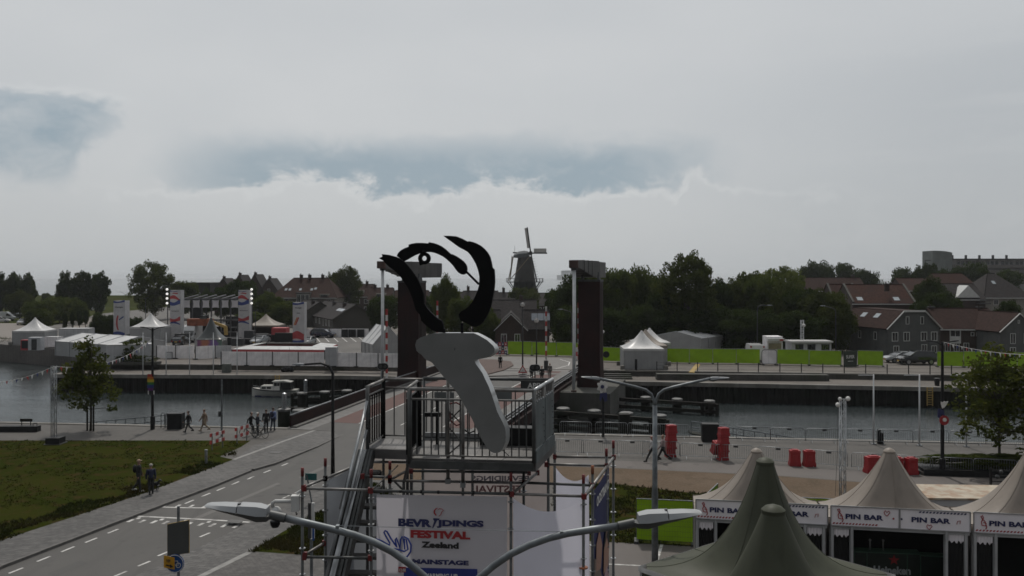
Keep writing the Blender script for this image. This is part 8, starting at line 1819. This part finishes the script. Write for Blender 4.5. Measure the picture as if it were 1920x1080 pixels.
# ------------------------------------------------------------------ planter, benches, railings, bins
p = G(1822, 891); t = thing('planter_box', 'long dark planter with low hedge around the right quay lamp', 'planter', p, -.14)
MB().extr([(-2.9, -.5, 0), (7, -.5, 0), (7, 1.6, 0), (-2.9, 1.6, 0)], (0, 0, .38)).build('box', m_black, t, local=True); MB().extr([(-3.7, .9, 0), (-2.9, -.5, 0), (-2.9, 1.6, 0)], (0, 0, .2)).build('corner', m_concd, t, local=True)
v_, _ = crown_np(41, 260, 70, .045, 'round', .13, .1); v_ = v_ * np.array([4.6, .95, .95]) + np.array([2.0, .6, .2]); o = bpy.data.objects.new('hedge', npmesh('hedge', v_, 4, lm_mid)); C.objects.link(o); o.parent = t
p = G(38, 809); t = thing('quay_bench', 'low dark bench block with a backrest on the left quay', 'bench', p)
MB().box((0, 0, .22), (2.9, .6, .44)).build('seat', m_black, t, local=True); MB().box((.35, .2, .85), (.95, .06, .22)).build('backrest', m_timber, t, local=True)
for x in (-.0, .7): MB().bar((x, .2, .44), (x, .2, .78), .05).build('support', m_black, t, local=True)
MB().tube([(1.0, .0, .44), (1.0, 0, .66), (1.3, 0, .66), (1.3, 0, .44)], .03, 6).build('armrest', m_dark, t, local=True)
def gangway(lab, box, hand, base):
 t = thing('pontoon_ramp', lab, 'ramp', base)
 p0, p1 = hand; y0, y1 = p0.y, p1.y
 for dzz in (0, -.45): MB().tube([p0 + Vector((0, 0, dzz)), p1 + Vector((0, 0, dzz))], .045, 6).build('handrail', m_galvd, t)
 MB().extr([p0 + Vector((0, .1, -1.05)), p1 + Vector((0, .1, -1.05)), p1 + Vector((0, 1.3, -1.05)), p0 + Vector((0, 1.3, -1.05))], (0, 0, .1)).build('walkway', m_timber, t)
 for i in range(14): q = lerp(p0, p1, i / 13); MB().bar(q, q - Vector((0, 0, 1.0)), .055).build('rail_post', m_galvd, t)
 return t
gangway('railed ramp down to the water at the left quay', None, (D(110, 797.5, 71.4), D(346, 775, 69.0)), D(340, 800, 69))
p = G(330, 803.5); o = MB().box((p.x, p.y, .62), (1.15, .8, 1.24), .05).build('ramp_cabinet', m_black); tag(o, 'black box at the head of the left pontoon ramp', 'cabinet')
t = thing('ramp_gate', 'tubular grey gate between ramp railing and black box at the left', 'gate', G(350, 803))
for a, b in ((302, 309), (311, 336)): MB().tube([G(a, 802), D(a, 777, 67.8), D(a + 1.5, 774.5, 67.8), D(b - 1.5, 774, 67.8), D(b, 776.5, 67.8), G(b, 802)], .03, 6).build('gate_tube', m_galvd, t)
gangway('railed ramp down to the water at the right quay', None, (D(1296, 790, 66.5), D(1560, 832, 63.2)), D(1300, 800, 66))
p = G(1331, 827); o = MB().box((p.x, p.y, .65), (1.2, .8, 1.3), -.1).build('ramp_cabinet', m_black); tag(o, 'black box at the head of the right pontoon ramp', 'cabinet')
for u, h in ((1648, 1.05), (1653.5, .8)): p = G(u, 832); o = MB().lathe([(.13, 0), (.13, h - .1), (.1, h)], (p.x, p.y, 0), 10).build('mooring_bollard', m_black); tag(o, ('taller' if h > 1 else 'shorter') + ' of two black bollards behind the quay edge barriers', 'bollard')
for k, (u0, v0, u1, v1) in enumerate(((393, 846, 421, 838), (440, 834, 466, 826))):
 a, b = G(u0, v0), G(u1, v1); t = thing('red_white_barrier', ['left', 'right'][k] + ' red and white double board barrier beside the cyclists', 'barrier', (a + b) / 2); d = b - a
 for z in (.45, .95):
  for i in range(5): MB().extr([a + d * (i / 5) + Vector((0, 0, z)), a + d * ((i + .99) / 5) + Vector((0, 0, z)), a + d * ((i + .99) / 5) + Vector((0, 0, z + .24)), a + d * (i / 5) + Vector((0, 0, z + .24))], (0, .04, 0)).build('board', m_red if i % 2 == 0 else m_white, t)
 for f in (.15, .85): q = a + d * f; MB().bar(q + Vector((0, .05, 0)), q + Vector((0, .05, 1.2)), .06).build('post', m_galv, t)
p = G(386.5, 870); o = MB().lathe([(.09, 0), (.09, .85), (.11, .86), (.1, .92)], (p.x, p.y, 0), 10).build('grey_bollard', m_galv); tag(o, 'slim grey bollard in the grass below the red and white barriers', 'bollard')
p = G(415.5, 818); t = thing('info_pole', 'slim grey pole with small box on the left quay', 'pole', p); MB().tube([p, D(416, 712, p.y)], [.08, .06], 8).build('pole', m_galvd, t); MB().box(D(412.5, 776, p.y - .12), (.2, .2, .42)).build('box', m_dark, t)
# ------------------------------------------------------------------ traffic signs lower left
y = 28.0; t = thing('traffic_sign', 'traffic sign post with grey panel back, yellow arrow sign and blue round sign', 'road sign', (hx(335, y), y, 0))
MB().tube([(hx(335, y), y, 0), D(334.5, 949, y)], .045, 10).build('pole', m_galvd, t)
m_pb = M('sign_back_grey', (.040, .043, .042), .5, var=.1); MB().extr([D(u, v, yy) for u, v, yy in ((314.5, 983, 28.2), (354.5, 975, 27.7), (354.5, 1036, 27.7), (314.5, 1042, 28.2))], (0, -.03, 0)).build('panel_back', m_pb, t); MB().tube([D(u, v, yy) for u, v, yy in ((314.5, 983, 28.2), (354.5, 975, 27.7), (354.5, 1036, 27.7), (314.5, 1042, 28.2))], .02, 6, closed=True).build('panel_edge', m_yel2, t)
m_sb = M('sign_blue', (.008, .06, .22), .5); c = D(328, 1056.5, 27.8); b = MB().lathe([(.30, -.015), (.30, .015)], (0, 0, 0), 24).build('blue_disc', m_sb, t); b.matrix_basis = Matrix.Translation(c) @ Matrix.Rotation(R(90), 4, 'X')
sym = lambda r, n=14, cx=0, cz=0: [c + Vector((cx + r * math.cos(2 * PI * i / n), -.03, cz + r * math.sin(2 * PI * i / n))) for i in range(n)]
MB().tube(sym(.28, 24), .010, 5, closed=True).build('white_rim', m_white, t)
for cx in (-.12, .12): MB().tube(sym(.075, 12, cx, -.05), .011, 5, closed=True).build('bicycle_symbol', m_white, t)
MB().tube([c + Vector((x, -.03, z)) for x, z in ((-.12, -.05), (-.05, .09), (.1, .09), (.12, -.05), (0, -.04), (-.05, .09))], .010, 5).build('bicycle_symbol', m_white, t)
a = D(307, 1064, 27.6); m_ys = M('sign_yellow', (.50, .25, .008), .5); s_ = MB().extr([D(u, v, 27.6) for u, v in ((307, 1064), (327, 1068), (327, 1046), (307, 1041.5))], (0, .02, 0)).build('yellow_sign', m_ys, t)
MB().bar(D(311, 1059.5, 27.57), D(320, 1061.5, 27.57), .02, .035).build('arrow_shaft', m_ink, s_); MB().extr([D(319, 1058, 27.57), D(325, 1062.5, 27.57), D(319, 1065, 27.57)], (0, -.01, 0)).build('arrow_head', m_ink, s_); text('VIP', D(311.5, 1054, 27.57), (.14, 0, -.02), (0, 0, .10), m_ink, s_)
y = 27.0; t = thing('direction_sign', 'tall narrow white and blue direction sign behind the left scaffold post', 'road sign', (hx(585, y), y, 0))
for u, m_ in ((580.5, m_dark), (587, m_wtrim)): MB().box(D(u, 976, y - (.1 if u > 583 else 0)), (.09, .06, 1.12)).build('sign_board', m_, t)
MB().box(D(587.5, 1000, y - .14), (.06, .02, .45)).build('blue_field', m_sb, t); MB().tube([(hx(584, y), y, 0), D(584, 1010, y)], .05, 8).build('pole', m_galvd, t)
p = G(585, 945); y = p.y; t = thing('street_sign', 'teal street name sign on a post just behind the scaffold tower', 'road sign', p); MB().tube([p, D(575, 890, y)], .04, 8).build('pole', m_galvd, t); MB().box(D(583, 894, y), (.62, .04, .36), -.1).build('sign_board', M('teal_sign', (.008, .085, .085), .5), t)
# ------------------------------------------------------------------ bicycles
def bicycle(lab, loc, rz):
 t = thing('bicycle', lab, 'bicycle', loc, rz)
 for x in (-.52, .52):
  w = MB().tube([(x + .34 * math.cos(2 * PI * i / 20), 0, .35 + .34 * math.sin(2 * PI * i / 20)) for i in range(20)], .02, 6, closed=True).build('wheel', m_tyre, t, local=True)
  for i in range(6): a = PI * i / 6; MB().bar((x - .33 * math.cos(a), 0, .35 - .33 * math.sin(a)), (x + .33 * math.cos(a), 0, .35 + .33 * math.sin(a)), .006).build('spoke', m_galv, w, local=True)
 f = MB()
 for a, b in (((-.52, 0, .35), (-.05, 0, .32)), ((-.05, 0, .32), (-.18, 0, .85)), ((-.18, 0, .8), (.38, 0, .82)), ((-.05, 0, .32), (.38, 0, .75)), ((-.52, 0, .35), (-.16, 0, .78)), ((.52, 0, .35), (.36, 0, .92))): f.bar(a, b, .035)
 f.build('frame', m_black, t, local=True)['kind'] = 'stuff'
 MB().tube([(.28, -.26, 1.02), (.36, -.1, 1.0), (.36, .1, 1.0), (.28, .26, 1.02)], .016, 6).build('handlebar', m_dark, t, local=True); MB().box((-.2, 0, .9), (.26, .14, .06)).build('saddle', m_black, t, local=True)
bicycle('dark bicycle held by the white haired man, wheel towards the road', G(487, 821), R(-28)); bicycle('dark bicycle of the hooded rider behind the red and white barrier', G(469, 821), R(170))
# ------------------------------------------------------------------ people
m_skin = M('skin', (.30, .17, .125), .6, var=.08)
def cloth_m(n, c): return M(n, c, .85, var=.18, scale=5)
def person(label, loc, rz, top, legs, hair, shoes=(.02, .02, .02), h=1.75, stride=0.0, arm=.12, lean=0.0, cap=None, coat=0.0, bag=None, elbow=.25, sit=0.0, vox=.014):
 t = thing('person', label, 'person', loc, rz); k = h / 1.75; V = lambda x, y, z: Vector((x * k, y * k, z * k))
 pz = .93 - sit * .0; hip = V(0, 0, pz); nk = V(0, lean * .55, pz + .53); hd = V(0, lean * .62 + .015, pz + .70)
 body, jk, tr, sh = MB(), MB(), MB(), MB()
 def put(mbs, a, b, ra, rb):
  for m_, g in mbs: m_.cap_(a, b, (ra + g) * k, (rb + g) * k, 10)
 B, J, T = (body, 0), (jk, .016), (tr, .012)
 put([B, J], V(0, lean * .1, pz + .12), V(0, lean * .42, pz + .38), .125, .135); put([B, J], V(-.09, lean * .42, pz + .42), V(.09, lean * .42, pz + .42), .085, .085); put([B, T], V(-.06, 0, pz), V(.06, 0, pz), .115, .115); put([B, J], V(0, lean * .1, pz + .05), V(0, lean * .3, pz + .25), .125, .13)
 put([B], nk - V(0, 0, .06), hd - V(0, .01, .05), .055, .055); put([B], hd - V(0, -.012, .045), hd + V(0, -.005, .035), .078, .092); put([B], hd + V(0, .085, -.02), hd + V(0, .10, -.03), .016, .014)
 for s in (-1, 1):
  put([B], hd + V(s * .088, -.01, -.01), hd + V(s * .092, -.01, .02), .016, .014)
  st = s * stride; hp = V(s * .09, 0, pz - .03); kn = V(s * .095, math.sin(st + sit) * .42 + max(0, -st) * .05, pz - .03 - .43 * math.cos(st + sit)); an = kn + V(0, math.sin(st - (.5 if st < 0 else .05) * (stride > 0) + sit * .1) * .40, -.40 * math.cos(st - (.5 if st < 0 else .05) * (stride > 0)))
  put([B, T], hp, kn, .085, .058); put([B, T], kn, an, .058, .042); put([B, (sh, .018)], an + V(0, -.03, -.055), an + V(0, .15, -.06), .036, .032)
  so = V(s * .185, lean * .45, pz + .46); aa = -s * arm; el = so + V(s * .05, math.sin(aa) * .28, -.28 * math.cos(aa)); e2 = aa + elbow; wr = el + V(0, math.sin(e2) * .25, -.25 * math.cos(e2))
  put([B, J], so, el, .052, .042); put([B, J], el, wr, .042, .030)
  d = (wr - el).normalized(); put([B], wr, wr + d * .07 * k, .030, .034)
  for i in range(4): f0 = wr + d * .08 * k + V(0, (i - 1.5) * .018, 0); f1 = f0 + d * (.055, .068, .064, .048)[i] * k; put([B], f0 - d * .02 * k, f1, .010, .009)
  put([B], wr + d * .03 * k + V(0, .02, 0), wr + d * .07 * k + V(-s * .01, .05, 0), .011, .010)
 if coat: put([(jk, .02)], V(0, 0, pz + .05), V(0, -.01, pz - coat), .14, .15)
 def rm(m_, nm, mat, v): o = m_.build(nm, mat, t, local=True, smooth=True, fix=False); q = o.modifiers.new('union', 'REMESH'); q.mode = 'VOXEL'; q.voxel_size = v; q.use_smooth_shade = True; return o
 rm(body, 'body', m_skin, vox); rm(jk, 'jacket', cloth_m('cloth_%d' % (len(MATS)), top), .016); rm(tr, 'trousers', cloth_m('cloth_%d' % (len(MATS)), legs), .016); rm(sh, 'shoes', cloth_m('cloth_%d' % (len(MATS)), shoes), .014)
 q = MB(); q.sphere(hd + V(0, -.022, .035), .098 * k, 12, 8, (1, 1.02, .9))
 if cap: q.extr([hd + V(-.07, .05, .055), hd + V(.07, .05, .055), hd + V(.05, .16, .045), hd + V(-.05, .16, .045)], V(0, 0, .015))
 q.build('cap' if cap else 'hair', cloth_m('cloth_%d' % (len(MATS)), cap or hair), t, local=True, smooth=True)
 for s in (-1, 1): MB().sphere(hd + V(s * .032, .083, .01), .011 * k, 6, 4).build('eye', m_ink, t, local=True)
 if bag: MB().sphere(V(0, -.2, pz + .32), .17 * k, 10, 8, (1, .65, 1.35)).build('backpack', cloth_m('cloth_%d' % (len(MATS)), bag), t, local=True, smooth=True)
 return t
NAVY, BLK, DK, JEAN, BEI = (.012, .016, .040), (.009, .009, .010), (.018, .018, .02), (.02, .026, .045), (.17, .12, .085)
person('person in dark clothes with pale cap and backpack standing at the lawn edge', G(260, 921.5), R(-80), BLK, DK, DK, (.4, .4, .4), 1.80, .16, .1, cap=(.26, .19, .13), bag=BLK)
person('person in navy jacket standing beside the small dog at the lawn edge', G(283, 926), R(30), NAVY, BLK, (.3, .29, .27), h=1.68, stride=.05)
person('person in dark jacket walking left along the quay near the black box', G(353, 811), R(90), BLK, DK, DK, h=1.68, stride=.36, arm=.4)
person('person in a long beige coat walking left along the quay', G(383, 809), R(90), BEI, (.20, .16, .11), (.10, .06, .04), (.25, .2, .15), 1.74, .40, .4, coat=.30)
person('hooded person in black sitting on a bicycle behind the red and white barrier', G(469, 816) + Vector((0, .1, .08)), R(-90), BLK, BLK, BLK, h=1.66, arm=.7, sit=.5, elbow=.5, lean=.1)
person('white haired person in dark jacket holding a bicycle', G(483, 816), R(-60), (.016, .018, .028), DK, (.5, .48, .45), h=1.74, arm=.35, elbow=.8)
person('person in black jacket and trousers facing the water beside the guide frame', G(499, 810), R(20), BLK, BLK, (.06, .04, .03), h=1.78, stride=.12)
person('person in light blue shirt with dark straps leaning at the guide frame', G(512, 807), R(-10), (.16, .20, .36), JEAN, (.05, .03, .03), h=1.8, stride=.06, bag=NAVY)
person('person in dark clothes with a bag walking down the road beyond the bridge', GU(938, 691), R(175), BLK, BLK, DK, h=1.75, stride=.25, arm=.25)
q = bp(31, 13.2, dz(31)); person('person in grey standing behind the signal on the bridge, left', Vector((hx(997, q.y), q.y, q.z)), R(160), (.05, .055, .06), DK, DK, h=1.74)
q = bp(29, 13.8, dz(29)); person('person in black on the bridge just right of the pill shaped signal', Vector((hx(1016, q.y), q.y, q.z)), R(170), BLK, BLK, DK, h=1.8, stride=.1)
q = bp(33, 15.4, dz(33)); person('pale dressed person on the bridge beside the barrier arm', Vector((hx(1031, q.y), q.y, q.z)), R(170), (.12, .11, .10), (.10, .09, .08), (.3, .28, .25), h=1.7)
person('person in white shirt and red cap walking past the barriers', G(1223, 868), R(100), (.34, .33, .33), BLK, DK, h=1.74, stride=.5, arm=.4, cap=(.16, .03, .05))
person('person in pale pink top and black trousers walking past the first red stack', G(1243, 866), R(80), (.26, .20, .20), BLK, (.18, .13, .09), h=1.76, stride=.48, arm=.4)
p = G(291, 919); t = thing('dog', 'small black and white dog behind the person in the navy jacket', 'dog', p, R(-15)); d_ = MB(); w_ = MB()
for a, b, ra, rb in (((-.22, 0, .36), (.16, 0, .38), .085, .115), ((.16, 0, .42), (.30, 0, .56), .075, .055), ((.30, 0, .58), (.42, 0, .55), .065, .032), ((-.28, 0, .40), (-.42, 0, .54), .025, .012), ((.28, .05, .62), (.27, .06, .69), .022, .008), ((.28, -.05, .62), (.27, -.06, .69), .022, .008)): d_.cap_(a, b, ra, rb)
for x, s in ((.14, -1), (.14, 1), (-.2, -1), (-.2, 1)):
 if x > 0: d_.cap_((x, s * .06, .34), (x + .02, s * .06, .18), .045, .028); d_.cap_((x + .02, s * .06, .18), (x, s * .06, .03), .026, .022)
 else: d_.cap_((x, s * .06, .36), (x + .05, s * .065, .24), .06, .035); d_.cap_((x + .05, s * .065, .24), (x - .05, s * .065, .15), .03, .024); d_.cap_((x - .05, s * .065, .15), (x - .03, s * .065, .03), .023, .022)
o = d_.build('body', m_black, t, local=True, smooth=True, fix=False); q = o.modifiers.new('union', 'REMESH'); q.mode = 'VOXEL'; q.voxel_size = .012; q.use_smooth_shade = True
MB().sphere((.2, 0, .34), .09, 10, 6, (.7, .9, 1)).build('chest_patch', m_wtrim, t, local=True, smooth=True)
make_texts()
